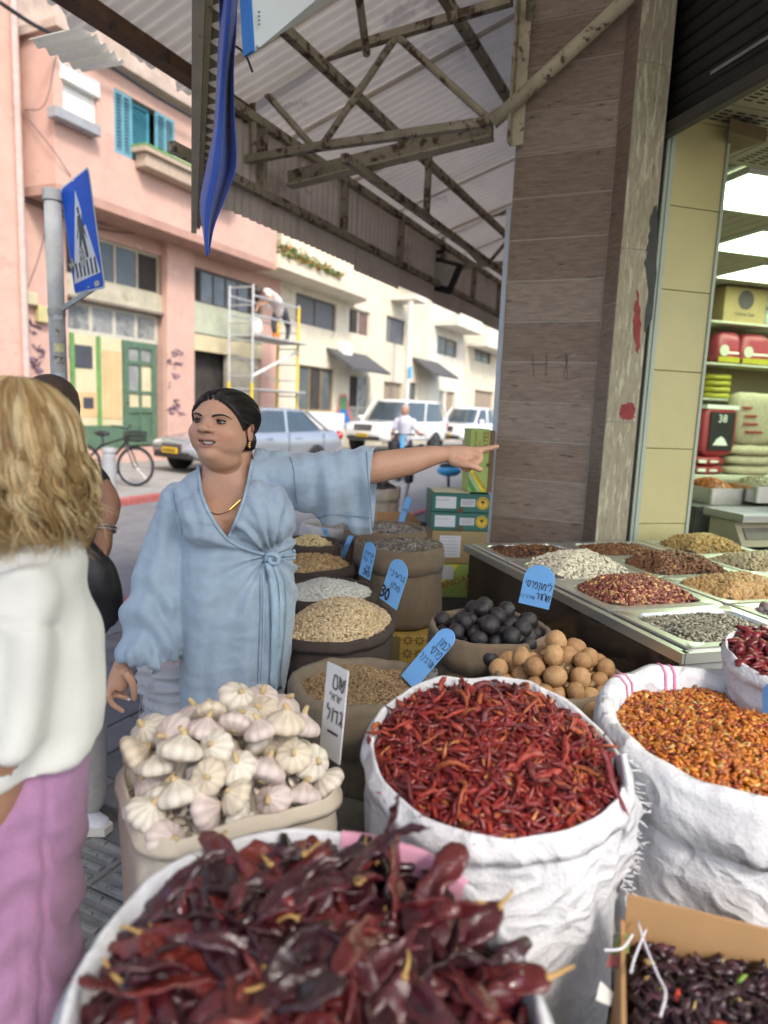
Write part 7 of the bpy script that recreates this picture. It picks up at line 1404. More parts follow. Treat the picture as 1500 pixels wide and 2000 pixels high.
b = MB(); pz = np.array([(P(842, 1000, 3.45)[0] + P(958, 1000, 3.45)[0]) / 2, 3.57, zq[0] / 2]); b.bbox(pz, (.28, .22, zq[0] - .002), .006); tag(b.build('crate', frame_d), 'dark crate under the stack of date boxes', 'crate')
# gold patterned box under the tall sack
gx0 = np.array([c2_[0], c2_[1]]); gc = at(780, 1060, .96); gm = mat('gold_card', (.36, .25, .06), .5, .1, 6); gb2 = thing('gold_box', 'gold box printed with a dark star lattice under the tall brown sack', 'box', (gc[0], gc[1], 0))
b = MB(); b.bbox((gc[0], gc[1] - .02, .42), (.46, .40, .355), .003); b.build('carton', gm, gb2)
b = MB(); lat = mat('dark_lattice_print', (.06, .025, .01), .6)
for i in range(9):
    for j in range(6):
        x0, z0 = gc[0] - .2 + i * .05, .28 + j * .06; cxx = np.array([x0, gc[1] - .2215, z0]); 
        for k in range(8):
            a = k * math.pi / 4; d = np.array([math.cos(a), 0, math.sin(a)]); e = np.array([-math.sin(a), 0, math.cos(a)]); b.add([cxx + d * .006, cxx + d * .015 + e * .004, cxx + d * .024, cxx + d * .015 - e * .004], [np.array([[0, 1, 2, 3]])])
b.build('lattice_print', lat, gb2)['kind'] = 'stuff'; b = MB(); b.box((gc[0], gc[1] - .222, .42), (.035, .002, .35)); b.build('band', mat('dull_olive_band', (.13, .10, .04), .6), gb2)
b = MB(); b.bbox((gc[0], gc[1], .12), (.44, .38, .238), .01); tag(b.build('crate', frame_d), 'dark crate under the gold box', 'crate')
# ---------------- low platforms the sacks stand on
plk = mat('grey_pallet_wood', (.20, .16, .12), .85, .2, 6, aniso=(2, 2, 2))
def platform(label, cx, cy, w, d, top, rz=0.0):
    t = thing('pallet', label, 'pallet', (cx, cy, 0), rz); A_ = np.array([[math.cos(rz), math.sin(rz), 0], [-math.sin(rz), math.cos(rz), 0], [0, 0, 1]]); n = max(2, int(d / .13))
    for k in range(n): y = (k + .5) / n * d - d / 2; b = MB(); b.bbox(np.array([cx, cy, top - .012]) + A_[1] * y, (w, d / n - .012, .02), .003, A_); b.build('slat', plk, t)
    for x in (-.45, 0, .45): b = MB(); b.bbox(np.array([cx, cy, (top - .022) / 2]) + A_[0] * x * w, (.08, d, top - .024), .004, A_); b.build('bearer', plk, t)
platform('low pallet under the four dark seed sacks', at(640, 1148, .86)[0], 2.75, .46, 1.5, .32, .2); platform('low pallet under the lime sacks', .42, 2.1, .75, .95, .28, -.25); platform('low pallet under the cumin sack', *at(705, 1338, .82), .4, .4, .25)
platform('low pallet under the red chilli sack', *at(966, 1462, .95), .5, .5, .40); platform('low pallet under the orange chilli sack', *at(1432, 1420, .96), .55, .5, .42); platform('low pallet under the nearest pepper sack', *at(612, 1925, .93), .5, .5, .35); platform('low pallet under the sack at the right edge', *P(1574, 1212, 1.45)[:2], .36, .36, .42); platform('low pallet under the hibiscus box', mid[0], mid[1], .42, .40, hz - .225, math.atan2(ex_[1], ex_[0]))
platform('low pallet under the hidden sunflower sack', *c2_, .4, .4, .45); platform('low pallet under the low closed sack', *at(735, 1500, .62), .3, .3, .1)
# ================================================================ PRICE SIGNS
sblue_m = mat('sky_blue_sign_card', (.17, .42, .80), .5, .06, 5); swh = mat('white_sign_card', (.68, .70, .72), .4, .04, 5)
def tag_sign(label, px4, Y4, words, m=sblue_m, round_top=True, hgt=.16, ink=INK):
    """price tongue: photo corners of its straight part (top-left, top-right, bottom-right, bottom-left) with their distances"""
    q = [P(x, y, Y) for (x, y), Y in zip(px4, Y4)]; ax = (q[1] - q[0] + q[2] - q[3]) / 2; ay = (q[0] - q[3] + q[1] - q[2]) / 2; qm = sum(q) / 4; q = [qm - ax / 2 + ay / 2, qm + ax / 2 + ay / 2, qm + ax / 2 - ay / 2, qm - ax / 2 - ay / 2]; w, h = np.linalg.norm(ax), np.linalg.norm(ay); ax /= w; ay /= h; nz = np.cross(ax, ay); nz /= np.linalg.norm(nz); c0 = (q[2] + q[3]) / 2
    BL = lambda u, v, l=0.0: q[3] * (1 - u) * (1 - v) + q[2] * u * (1 - v) + q[1] * u * v + q[0] * (1 - u) * v + nz * l
    pts = [BL(0, 0), BL(1, 0), BL(1, 1)]
    if round_top: pts += [BL(.5 + .5 * math.cos(t), 1) + ay * w * .45 * math.sin(t) for t in np.linspace(.2, math.pi - .2, 9)]
    pts += [BL(0, 1)]; b = MB(); b.prism([p - nz * .002 for p in pts], nz * .002); t = thing('price_sign', label, 'price sign', c0, group='hand lettered price signs'); b.build('card', m, t)
    b = MB(); fl = 1 if nz @ (_C - c0) > 0 else -1
    for (tx, u, v, hh_, tk, wk_) in words: letters(b, tx, BL(u, v, .0007 * fl), ax, ay, hh_ * h, wk_ * w, tk, lift=.0007 * fl)
    if b.n: b.build('lettering', ink, t)
    return t
tag_sign('blue price sign in the sack of cream melon seeds', [(757, 1112), (799, 1120), (770, 1200), (745, 1160)], [2.30, 2.24, 2.24, 2.30], [('greyny', .97, .80, .15, .14, .17), ('mlvN', .86, .48, .15, .14, .17), ('03', .46, .10, .30, .2, .26)])
tag_sign('blue price sign beside the white seeds', [(712, 1076), (733, 1070), (722, 1142), (700, 1112)], [2.62, 2.58, 2.58, 2.62], [('greyN', .95, .78, .12, .16, .19), ('lbnH', .9, .55, .12, .16, .19), ('82', .85, .34, .10, .16, .2), ('03', .95, .10, .18, .22, .34)])
tag_sign('narrow blue price sign in the roasted tan seeds', [(680, 1047), (691, 1045), (670, 1095), (662, 1091)], [3.1, 3.08, 3.08, 3.1], [('lbn', .9, .5, .12, .15, .22)], round_top=False)
tag_sign('short blue price sign in the pale peeled nuts', [(622, 1032), (642, 1032), (640, 1052), (624, 1046)], [3.45, 3.43, 3.43, 3.45], [('qsyv', .95, .4, .3, .15, .16)], round_top=False)
tag_sign('blue price sign behind the tall brown sack', [(791, 975), (803, 977), (786, 1028), (776, 1024)], [3.6, 3.58, 3.58, 3.6], [('greyn', .95, .55, .09, .14, .19)])
tag_sign('blue price sign lettered beside the black limes', [(1024, 1130), (1083, 1133), (1072, 1196), (1012, 1172)], [2.22, 2.16, 2.16, 2.22], [('lymvNprsy', .98, .66, .22, .12, .118), ('SHvr', .98, .28, .22, .13, .13), ('avrgynl', .50, .24, .12, .13, .085)])
tag_sign('blue price sign leaning out of the cumin sack', [(848, 1243), (888, 1254), (803, 1354), (789, 1312)], [1.80, 1.74, 1.74, 1.80], [('kmvN', 1.0, .86, .13, .11, .2), ('prsy', .98, .66, .13, .11, .2), ('avrgynl', .98, .46, .11, .11, .135)])
tag_sign('tall white garlic sign with black lettering', [(636, 1282), (684, 1322), (659, 1484), (627, 1478)], [1.26, 1.20, 1.20, 1.26], [('SvM', .96, .77, .13, .14, .22), ('ySraly', .86, .63, .07, .13, .12), ('gdvl', .98, .40, .14, .15, .21), ('-', .82, .26, .06, .45, .5)], m=swh, round_top=False)
tag_sign('blue price sign cut off at the right edge above the orange chillies', [(1488, 1356), (1530, 1352), (1530, 1400), (1490, 1388)], [1.2, 1.16, 1.16, 1.2], [])
# orange cardboard flap and small cup behind the sacks
b = MB(); q = [P(x, y, 3.85) for x, y in ((735, 1000), (800, 1000), (823, 1022), (812, 1040), (735, 1040))]; b.prism(q, np.array([0, .006, 0])); tag(b.build('card_flap', mat('orange_card', (.45, .25, .11), .8)), 'orange brown cardboard flap behind the sunflower sack', 'flap')
b = MB(); p = P(838, 1340, 1.95); b.lathe([(0, -.05), (.02, -.05), (.024, .05), (.021, .05), (0, -.04)], p, 14); tag(b.build('plastic_cup', mat('clear_cup', (.4, .42, .42), .1, .1, trans=.5)), 'small clear cup wedged between the cumin and lime sacks', 'cup')
# bottom-left wall of cloth
# ================================================================ PEOPLE
skin_m = mat('skin', (1, 1, 1), .48, .05, 18, bump=.14, bscale=160, vcol=True, spec=.45, sss=.10)
def sstep(a, b, x): return smooth(a, b, x)
def smin(a, b, k): h = np.clip(.5 + .5 * (b - a) / k, 0, 1); return b * (1 - h) + a * h - k * h * (1 - h)
def ell(p, c, r): q = (p - np.array(c)) / np.array(r); l = np.linalg.norm(q, axis=-1); return (l - 1) * min(r) * (1.0 + .0 * l)
def caps(p, a, b, ra, rb): a, b = np.array(a, float), np.array(b, float); h = np.clip(((p - a) @ (b - a)) / ((b - a) @ (b - a)), 0, 1); return np.linalg.norm(p - a - h[..., None] * (b - a), axis=-1) - (ra + (rb - ra) * h)
def head_sdf(p):
    """centimetres; y out of the face, z up; a full round face"""
    ax = np.abs(p[..., 0]); s = np.stack([ax, p[..., 1], p[..., 2]], -1)
    d = ell(p, (0, -1.2, 2.2), (7.6, 9.3, 7.3)); d = smin(d, ell(p, (0, 2.2, -2.6), (6.7, 6.7, 7.6)), 1.5); d = smin(d, ell(s, (3.1, 2.6, -4.9), (4.3, 4.7, 4.3)), 1.6)
    d = smin(d, ell(p, (0, 5.9, -8.7), (2.7, 2.5, 2.1)), 1.6); d = smin(d, ell(p, (0, 1.4, -9.2), (4.6, 5.0, 2.7)), 1.4); d = smin(d, ell(p, (0, 1.3, -10.6), (5.0, 4.5, 3.2)), 2.0); d = smin(d, ell(p, (0, -3.4, -15.5), (5.0, 4.6, 6.0)), 2.6); d = smin(d, ell(s, (3.9, 5.2, -2.6), (2.9, 2.5, 2.4)), 1.6)
    d = smin(d, ell(p, (0, 6.3, 2.6), (5.0, 1.9, 1.4)), 1.2); d = -smin(-d, ell(s, (3.15, 9.3, .75), (1.9, 1.7, 1.05)), .8)
    d = smin(d, caps(p, (0, 7.6, 1.4), (0, 9.5, -1.4), .75, 1.15), .7); d = smin(d, ell(p, (0, 9.7, -1.65), (1.5, 1.25, 1.1)), .5); d = smin(d, ell(s, (1.7, 8.5, -1.95), (.95, 1.05, .8)), .4)
    q = p - np.stack([0 * ax, 0 * ax, .05 * np.minimum(ax, 3.4) ** 2], -1); d = smin(d, ell(q, (0, 7.5, -4.75), (2.85, 1.15, .55)), .4); d = smin(d, ell(q, (0, 7.35, -6.5), (2.45, 1.15, .62)), .4); d = -smin(-d, ell(q, (0, 8.8, -5.5), (2.85, 1.9, .50)), .12)
    return d
def radial(sdf, dirs, lo=3.0, hi=24.0, it=26, org=(0, 0, 0)):
    a = np.full(dirs.shape[:-1], lo); b = np.full_like(a, hi)
    for _ in range(it):
        m = (a + b) / 2; neg = sdf(np.array(org) + dirs * m[..., None]) < 0; a = np.where(neg, m, a); b = np.where(neg, b, m)
    return a
def dirgrid(n, m):
    """longitude rings denser towards the face"""
    t = np.arange(n) / n; lon = 2 * np.pi * t - .55 * np.sin(2 * np.pi * t); lat = np.linspace(-np.pi / 2 + .03, np.pi / 2 - .03, m)
    return np.stack([np.cos(lat)[:, None] * np.sin(lon)[None], np.cos(lat)[:, None] * np.cos(lon)[None], np.sin(lat)[:, None] * np.ones(n)[None]], -1)
hD = dirgrid(210, 160); hR = radial(head_sdf, hD); HEADV = hD * hR[..., None]
HY = 2.0; Hc = P(438, 829, HY); fyaw = rad(-18); hy = np.array([math.sin(fyaw), -math.cos(fyaw), 0.05]); hy /= np.linalg.norm(hy); hx = np.cross(hy, np.array([.015, 0, 1.0])); hx /= np.linalg.norm(hx); hz_ = np.cross(hx, hy); HM = np.array([hx, hy, hz_]); HS = .01; HSV = np.array([.0110, .0109, .00985])
toW = lambda v: (np.asarray(v, float) * HSV) @ HM + Hc
toH = lambda w: (np.asarray(w) - Hc) @ HM.T / HSV
w_ = lambda x, y, Y=2.0: P(x, y, Y)
woman = thing('person', 'woman with black tied back hair in a pale blue wrap dress, pointing to the right', 'person', (Hc[0], 2.05, 0))
b = MB()
def ering(px, py, Y, hw, d, n=28, sq=2.3, tiltx=0.0, dz=0.0):
    """horizontal body ring: photo centre, half width in photo px, depth radius in m"""
    c = P(px, py, Y); a = hw / FPX * Y; th = np.arange(n) * 2 * np.pi / n; ct, st = np.cos(th), np.sin(th); k = (np.abs(ct) ** sq + np.abs(st) ** sq) ** (-1 / sq); return np.stack([c[0] + a * ct * k, c[1] + d * st * k + 0 * ct, c[2] + tiltx * a * ct * k], 1)
# neck, chest and torso inside the dress
b.loft([ering(450, 880, 2.06, 42, .062), ering(448, 905, 2.05, 47, .070), ering(446, 930, 2.05, 54, .078), ering(447, 950, 2.055, 78, .083), ering(448, 966, 2.06, 104, .090), ering(452, 1000, 2.055, 104, .124), ering(460, 1080, 2.07, 96, .12), ering(462, 1200, 2.07, 100, .12), ering(462, 1330, 2.07, 96, .11), ering(462, 1480, 2.07, 82, .10)])
for cx, cy in ((418, 1020), (500, 1014)): b.ball(w_(cx, cy, 2.0), (.078, .080, .082), 18, 12)
for sx in (1, -1):   # legs and feet
    q = w_(462 + sx * 42, 1470, 2.07); b.tube([q, np.array([q[0], q[1] + .01, .55]), np.array([q[0], q[1] + .03, .30]), np.array([q[0], q[1] + .04, .08])], [.085, .062, .058, .038], 16); b.tube([np.array([q[0], q[1] + .05, .055]), np.array([q[0] - .02 + .01 * sx, q[1] - .08, .04]), np.array([q[0] - .03 + .01 * sx, q[1] - .16, .03])], [.042, .042, .03], 14)
SK_W = (.55, .315, .21)
# her right arm, hanging: forearm, hand holding a scrap
def pxr(px, Y): return px / FPX * Y
ra = [w_(352, 990, 2.06), w_(332, 1070, 2.04), w_(310, 1150, 2.0), w_(272, 1235, 1.965), w_(244, 1288, 1.94), w_(238, 1302, 1.935)]
b.tube(ra, [.043, .043, .040, .034, .0255, .026], 18)
YH = 1.93; wr = w_(238, 1300, YH)
b.tube([w_(239, 1298, YH), w_(236, 1315, YH), w_(231, 1332, YH), w_(226, 1344, YH)], [.026, .031, .033, .028], 16, flat=.62, updir=(0, 1, 0))
for pts, rr in (([(217, 1338, -.012), (213, 1357, -.018), (219, 1374, -.014), (240, 1389, -.008)], (.0105, .0095, .0088, .0078)), ([(224, 1342, .004), (222, 1357, .004), (233, 1359, .012), (251, 1364, .014)], (.0105, .0095, .0088, .0076)), ([(231, 1341, .02), (232, 1355, .024), (240, 1359, .026), (248, 1361, .022)], (.010, .009, .0082, .0072)), ([(238, 1338, .032), (241, 1350, .034), (246, 1357, .032)], (.009, .008, .0068)), ([(246, 1312, -.012), (256, 1328, -.022), (261, 1346, -.018), (262, 1365, -.012)], (.016, .0125, .0105, .0085))):
    pp = spline([w_(x, y, YH + dy) for x, y, dy in pts], 14); b.tube(pp, np.interp(np.linspace(0, 1, 14), np.linspace(0, 1, len(rr)), rr), 12); b.ball(pp[-1], rr[-1] * .97, 10, 7)
# her left arm, stretched out and pointing
la = [w_(540, 945, 2.06), w_(640, 936, 2.06), w_(700, 921, 2.065), w_(740, 912, 2.07), w_(800, 901, 2.08), w_(845, 890, 2.09), w_(868, 887, 2.095), w_(882, 887, 2.095)]
b.tube(la, [.045, .044, .044, .0475, .0425, .0315, .0250, .0265], 20)
YL = 2.095; h3 = lambda x, y, d=0.0: w_(x, y, YL + d)
b.tube([h3(874, 887), h3(890, 889), h3(908, 892), h3(920, 891)], [.0255, .031, .0335, .028], 16, flat=.62, updir=(0, 1, 0))
for pts, rr in (([(912, 880, .006), (930, 880, .004), (949, 877, .002), (971, 872, 0)], (.0135, .0120, .0098, .0078)), ([(916, 886, -.004), (935, 890, -.008), (936, 901, -.020), (922, 903, -.024)], (.0130, .0118, .0100, .0088)), ([(912, 894, -.002), (928, 900, -.006), (928, 910, -.018), (914, 909, -.022)], (.0125, .0112, .0095, .0084)), ([(903, 901, .004), (916, 909, .002), (915, 917, -.010), (904, 915, -.014)], (.0112, .0100, .0086, .0076)), ([(882, 899, -.010), (902, 906, -.030), (920, 909, -.040), (938, 917, -.040)], (.0175, .0140, .0118, .0094))):
    pp = spline([h3(*q) for q in pts], 14); b.tube(pp, np.interp(np.linspace(0, 1, 14), np.linspace(0, 1, len(rr)), rr), 12); b.ball(pp[-1], rr[-1] * .97, 10, 7)
v, fs = remesh(b, .0045, 2, .4); nbv = len(v); hb_ = MB(); hb_.loft(toW(HEADV)); fs = fs + [q + nbv for q in hb_.f]; v = np.vstack([v, np.vstack(hb_.v)])
h = toH(v); ax_ = np.abs(h[:, 0]); colv = np.tile(np.array(SK_W), (len(v), 1)); nz_ = fbm(v, 30, 3, 3)[:, None]; colv = colv * (1 + .05 * nz_)
face_ = (h[:, 1] > 3) & (h[:, 2] > -11) & (h[:, 2] < 9)
def tint(mask, cc): 
    global colv
    m = np.clip(mask, 0, 1)[:, None]; colv = colv * (1 - m) + np.array(cc) * m
tint(.55 * np.exp(-(((ax_ - 4.6) / 2.2) ** 2 + ((h[:, 2] + 3.2) / 2.0) ** 2)) * face_, (.58, .25, .175)); tint(.4 * np.exp(-((ax_ / 1.6) ** 2 + ((h[:, 2] + 2.8) / 1.2) ** 2)) * face_, (.56, .26, .18))
tint(.55 * np.exp(-(((ax_ - 3.2) / 1.7) ** 2 + ((h[:, 2] - .4) / 1.1) ** 2)) * face_, (.20, .10, .07))
hz2 = h[:, 2] - .05 * np.minimum(ax_, 3.4) ** 2; lipu = sstep(1.1, .75, np.hypot(h[:, 0] / 2.7, (hz2 + 4.85) / .5)) * (h[:, 1] > 6.0); lipl = sstep(1.1, .75, np.hypot(h[:, 0] / 2.4, (hz2 + 6.4) / .6)) * (h[:, 1] > 6.0)
tint(.85 * lipu, (.34, .125, .105)); tint(.85 * lipl, (.42, .155, .13)); tint(.95 * sstep(1.05, .85, np.hypot(h[:, 0] / 2.8, (hz2 + 5.5) / .42)) * (h[:, 1] > 4.5) * (h[:, 1] < 8.0), (.06, .02, .02))
tint(.8 * np.exp(-(((ax_ - .95) / .42) ** 2 + ((h[:, 2] + 2.6) / .30) ** 2)) * (h[:, 1] > 7.5), (.10, .035, .03))
b = MB(); b.add(v, fs, colv); b.build('body', skin_m, woman, sm=True)
# ears
for sx in (-1, 1):
    b = MB(); rg = []
    for i, (t, r, yy) in enumerate(((0, .2, 0), (.10, .95, .05), (.30, 1.35, .25), (.55, 1.5, .35), (.78, 1.25, .1), (.93, .75, -.1), (1.0, .15, -.1))):
        rg.append([[sx * (7.0 + .9 * (t ** .5) * 0 + (.45 + .55 * max(0, math.cos(q + 2.4))) * (1 if .05 < t < .98 else .5) + .25 * math.sin(q) * 0), -1.0 + yy - r * math.cos(q) * .95, -3.6 + 6.2 * t - .0 + .0 * math.sin(q)] if False else [sx * (6.9 + .95 * math.sin(q) * (r / 1.5) * .55 + .55), -1.0 + yy + r * math.cos(q), -4.6 + 7.0 * t] for q in np.arange(12) * 2 * np.pi / 12])
    b.loft(toW(np.array(rg)), np.array(SK_W) * np.array([1.05, .92, .9])); b.build('ear', skin_m, woman, sm=True)
    b = MB(); b.ball(toW((sx * 7.9, -.9, -.5)), (.006, .009, .013), 10, 7); b.build('ear_hollow', mat('ear_shadow_skin', (.26, .115, .08), .6), woman, sm=True)
    b = MB(); 
    for k in range(3): b.ball(toW((sx * 7.7, -.2 + .3 * (k % 2), -4.9 - .55 * k)), .0045, 10, 6)
    b.build('earring', mat('gold_jewellery', (.72, .48, .14), .25, .05, metal=1.0), woman, sm=True)
# eyes: ball, iris, lids, lashes; brows; teeth
eye_w = mat('eye_white', (.34, .31, .29), .2, .03); iris = mat('dark_brown_iris', (.035, .018, .012), .08); lash = mat('black_lash', (.012, .01, .01), .6); lid_m = mat('eyelid_skin', (.34, .18, .12), .5, .05, 20)
gaze = np.array([.16, 1, -.02]); gaze /= np.linalg.norm(gaze)
for sx in (-1, 1):
    ce = np.array([sx * 3.15, 6.35, .55]); re = 1.42
    b = MB(); b.ball(toW(ce), re * HS, 20, 14); e_ = b.build('eyeball', eye_w, woman, sm=True)
    b = MB(); A3 = axes(gaze @ HM, (0, 0, 1)); A3 = np.array([A3[1], A3[2], A3[0]]); b.lathe([(0, .0), (.86 * HS, -.0012), (.86 * HS, -.003)][::-1], toW(ce + gaze * (re + .03)), 18, A=A3); b.build('iris', iris, e_, sm=True)
    for up, a0_, a1_ in ((1, .34, 1.45), (-1, -1.4, -.30)):
        rows = []
        for t in np.linspace(-1.25, 1.25, 15):
            row = []
            for u in np.linspace(0, 1, 7):
                edge = (a0_ if up > 0 else a1_) * math.cos(t * .95) ** .7 * (1.0 if up > 0 else 1.0); far = (a1_ if up > 0 else a0_); el = edge + (far - edge) * u; r = re * 1.07; row.append(ce + r * np.array([math.sin(t) * math.cos(el * .9), math.cos(t) * math.cos(el), math.sin(el)]))
            rows.append(row)
        b = MB(); b.grid(toW(np.array(rows))); b.build('eyelid', lid_m, woman, sm=True)
        b = MB(); b.tube(toW(np.array([r[0] * 1.0 + np.array([0, .04, 0]) for r in rows])), (.0022 if up > 0 else .0009), 6); b.build('lash_line', lash, woman)
    bp_ = spline([(sx * 1.35, 8.0, 1.85), (sx * 2.6, 7.9, 2.3), (sx * 4.1, 7.2, 2.4), (sx * 5.6, 5.6, 1.5)], 20); dn = bp_ / np.linalg.norm(bp_, axis=1)[:, None]; rr_ = radial(head_sdf, dn); pts = dn * (rr_ + .04)[:, None]
    b = MB(); b.tube(toW(pts), np.interp(np.linspace(0, 1, 20), [0, .15, .6, 1], [.0019, .0032, .0026, .0006]), 8, flat=.6, updir=tuple(hy)); b.build('eyebrow', lash, woman, sm=True)
b = MB(); rows = [[(2.75 * math.sin(t), 5.9 + 1.75 * math.cos(t), z + .05 * (2.75 * math.sin(t)) ** 2) for t in np.linspace(-1.15, 1.15, 19)] for z in (-5.8, -5.4, -5.0)]; b.grid(toW(np.array(rows))); b.build('teeth', mat('teeth', (.72, .68, .60), .25), woman, sm=True)
# hair: shell over the scalp with a centre parting, tied into a low bun
def zline(az): return np.interp(az, np.radians([0, 14, 28, 42, 54, 64, 74, 84, 96, 110, 135, 180]), [6.9, 6.6, 5.6, 3.9, 1.9, .0, -2.0, -1.2, .6, -4.5, -7.2, -7.6])
hd = dirgrid(260, 150); rr_ = radial(head_sdf, hd); pv3 = hd * rr_[..., None]; az = np.arctan2(np.abs(pv3[..., 0]), pv3[..., 1]); k = sstep(-.25, 1.1, pv3[..., 2] - zline(az)); bunv = np.array([0, -9.5, -3.2]); aa = np.arctan2(pv3[..., 0], pv3[..., 2] + 3.5)
rel = pv3 - bunv; strand = np.arctan2(rel[..., 0], rel[..., 2] + 1e-6); gro = vnoise(np.stack([strand * 9, np.linalg.norm(rel, axis=-1) * .12, strand * 0], -1), 1, 4) * .6 + vnoise(np.stack([strand * 24, np.linalg.norm(rel, axis=-1) * .2, strand * 0], -1), 1, 9) * .4
part = np.exp(-(pv3[..., 0] / .35) ** 2) * sstep(2, 6, pv3[..., 1] + pv3[..., 2] * .5) * (pv3[..., 1] > 1)
th_ = -.45 + k * (1.35 + .10 * gro + .2 * sstep(4, 9, pv3[..., 2])) - part * .3
b = MB(); b.loft(toW(pv3 + hd * th_[..., None])); hair_m = mat('black_hair', (.012, .009, .009), .36, .3, 8, spec=.5, bump=.15, bscale=60); hr_ = b.build('hair', hair_m, woman, sm=True)
b = MB(); b.ball(toW((-.9, -10.2, -4.6)), (.033, .03, .036), 22, 16); V_ = np.vstack(b.v); V_ += (vnoise(V_, 120, 2) * .003)[:, None] * (V_ - toW((-.9, -10.2, -4.6))) / .033; b.v = [V_]; b.build('hair_bun', hair_m, woman, sm=True)
b = MB(); rng = np.random.default_rng(5); be = np.array([0, -.93, -.36])
for k in range(520):
    sd = -1 if rng.random() < .5 else 1
    if k < 330: a_ = rng.uniform(.02, 1.5); d0 = np.array([sd * rng.uniform(.01, .06), math.cos(a_), math.sin(a_)]) if a_ > .62 else np.array([sd * .03, .8, .62])
    else: z_ = rng.uniform(1.08, 1.75); azz = rng.uniform(.2, 1.25); zl = zline(azz); d0 = np.array([sd * math.sin(azz) * 8, math.cos(azz) * 8, zl + rng.uniform(.1, 1.2)])
    d0 = d0 / np.linalg.norm(d0); om = math.acos(np.clip(d0 @ be, -1, 1)); t = np.linspace(0, rng.uniform(.55, 1), 13)[:, None]; dd = (np.sin((1 - t) * om) * d0 + np.sin(t * om) * be) / math.sin(om); dd[:, 0] += sd * .25 * np.sin(t[:, 0] * math.pi) * (k < 330); dd /= np.linalg.norm(dd, axis=1)[:, None]
    pr = radial(head_sdf, dd); pq = dd * pr[:, None]; kz = sstep(-.25, 1.1, pq[:, 2] - zline(np.arctan2(np.abs(pq[:, 0]), pq[:, 1]))); rr_ = pr - .45 + kz * (1.35 + .2 * sstep(4, 9, pq[:, 2])) + .05 + rng.uniform(0, .12); b.tube(toW(dd * rr_[:, None]), np.full(13, rng.uniform(.0004, .0009)), 3, cap=False)
b.build('hair_strands', mat('black_hair_strand', (.02, .015, .014), .3, .3, 8), hr_, sm=True)
# ---------------- dress
dress_m = mat('chambray', (.335, .44, .545), .88, .06, 60, bump=.25, bscale=420, sheen=.25, spots=[((.39, .49, .59), .60, 9)])
b = MB()
b.loft([ering(447, 905, 2.06, 60, .072, tiltx=.22), ering(447, 926, 2.06, 92, .086, tiltx=.16), ering(449, 950, 2.06, 114, .102, tiltx=.06), ering(454, 985, 2.055, 120, .122), ering(458, 1030, 2.05, 116, .135), ering(464, 1078, 2.06, 109, .136), ering(465, 1120, 2.05, 113, .148), ering(464, 1180, 2.05, 116, .155), ering(463, 1260, 2.055, 113, .152), ering(457, 1350, 2.06, 106, .150), ering(452, 1440, 2.06, 106, .155), ering(452, 1560, 2.06, 112, .165), ering(452, 1720, 2.06, 122, .18)], cap=True)
for cx, cy in ((412, 1014), (508, 1006)): b.ball(w_(cx, cy, 1.965), (.098, .092, .094), 20, 14)
b.ball(w_(352, 975, 2.06), (.062, .06, .055), 16, 12); b.ball(w_(548, 920, 2.07), (.066, .068, .066), 16, 12); b.ball(w_(510, 905, 2.07), (.05, .06, .045), 16, 12)
def sring(px, py, Y, rx_px, dep, ang=0.0, n=26, drop=0.0, sq=2.2):
    """sleeve ring around a hanging arm; ang tilts the ring"""
    c = P(px, py, Y); a = rx_px / FPX * Y; th = np.arange(n) * 2 * np.pi / n; return np.stack([c[0] + a * np.cos(th) * math.cos(ang), c[1] + dep * np.sin(th), c[2] + a * np.cos(th) * math.sin(ang) - drop * np.sin(th)], 1)
sl_r = [sring(356, 978, 2.055, 44, .068, -.5), sring(340, 1030, 2.04, 48, .068, -.3), sring(325, 1085, 2.02, 52, .070, -.25), sring(312, 1140, 1.995, 55, .074, -.2), sring(301, 1200, 1.975, 59, .078, -.12), sring(293, 1250, 1.955, 61, .080, -.08), sring(288, 1284, 1.945, 59, .078, -.10)]
b.loft(sl_r)
def lring(px, yt, yb_, Y, dep, n=26):
    """sleeve ring round the outstretched arm, hanging into a drop below"""
    t_, q_ = P(px, yt, Y), P(px, yb_, Y); c = (t_ + q_) / 2; hh_ = (t_[2] - q_[2]) / 2; th = np.arange(n) * 2 * np.pi / n; return np.stack([c[0] + 0 * th, c[1] + dep * np.sin(th) * (1 + .45 * np.cos(th)), c[2] + hh_ * np.cos(th)], 1)
b.loft([lring(500, 893, 985, 2.065, .072), lring(524, 890, 985, 2.065, .074), lring(548, 888, 985, 2.07, .076), lring(575, 886, 992, 2.07, .078), lring(602, 883, 1004, 2.07, .080), lring(632, 880, 1017, 2.07, .080), lring(662, 877, 1026, 2.07, .080), lring(695, 874, 1035, 2.075, .078), lring(748, 870, 1050, 2.08, .075)])
v, fs = remesh(b, .0058, 4, .5)
nrm_ = vnormals(v, fs); pj = np.array([px_of(p) for p in v]); X, Yp = pj[:, 0], pj[:, 1]; front = nrm_[:, 1] < .3
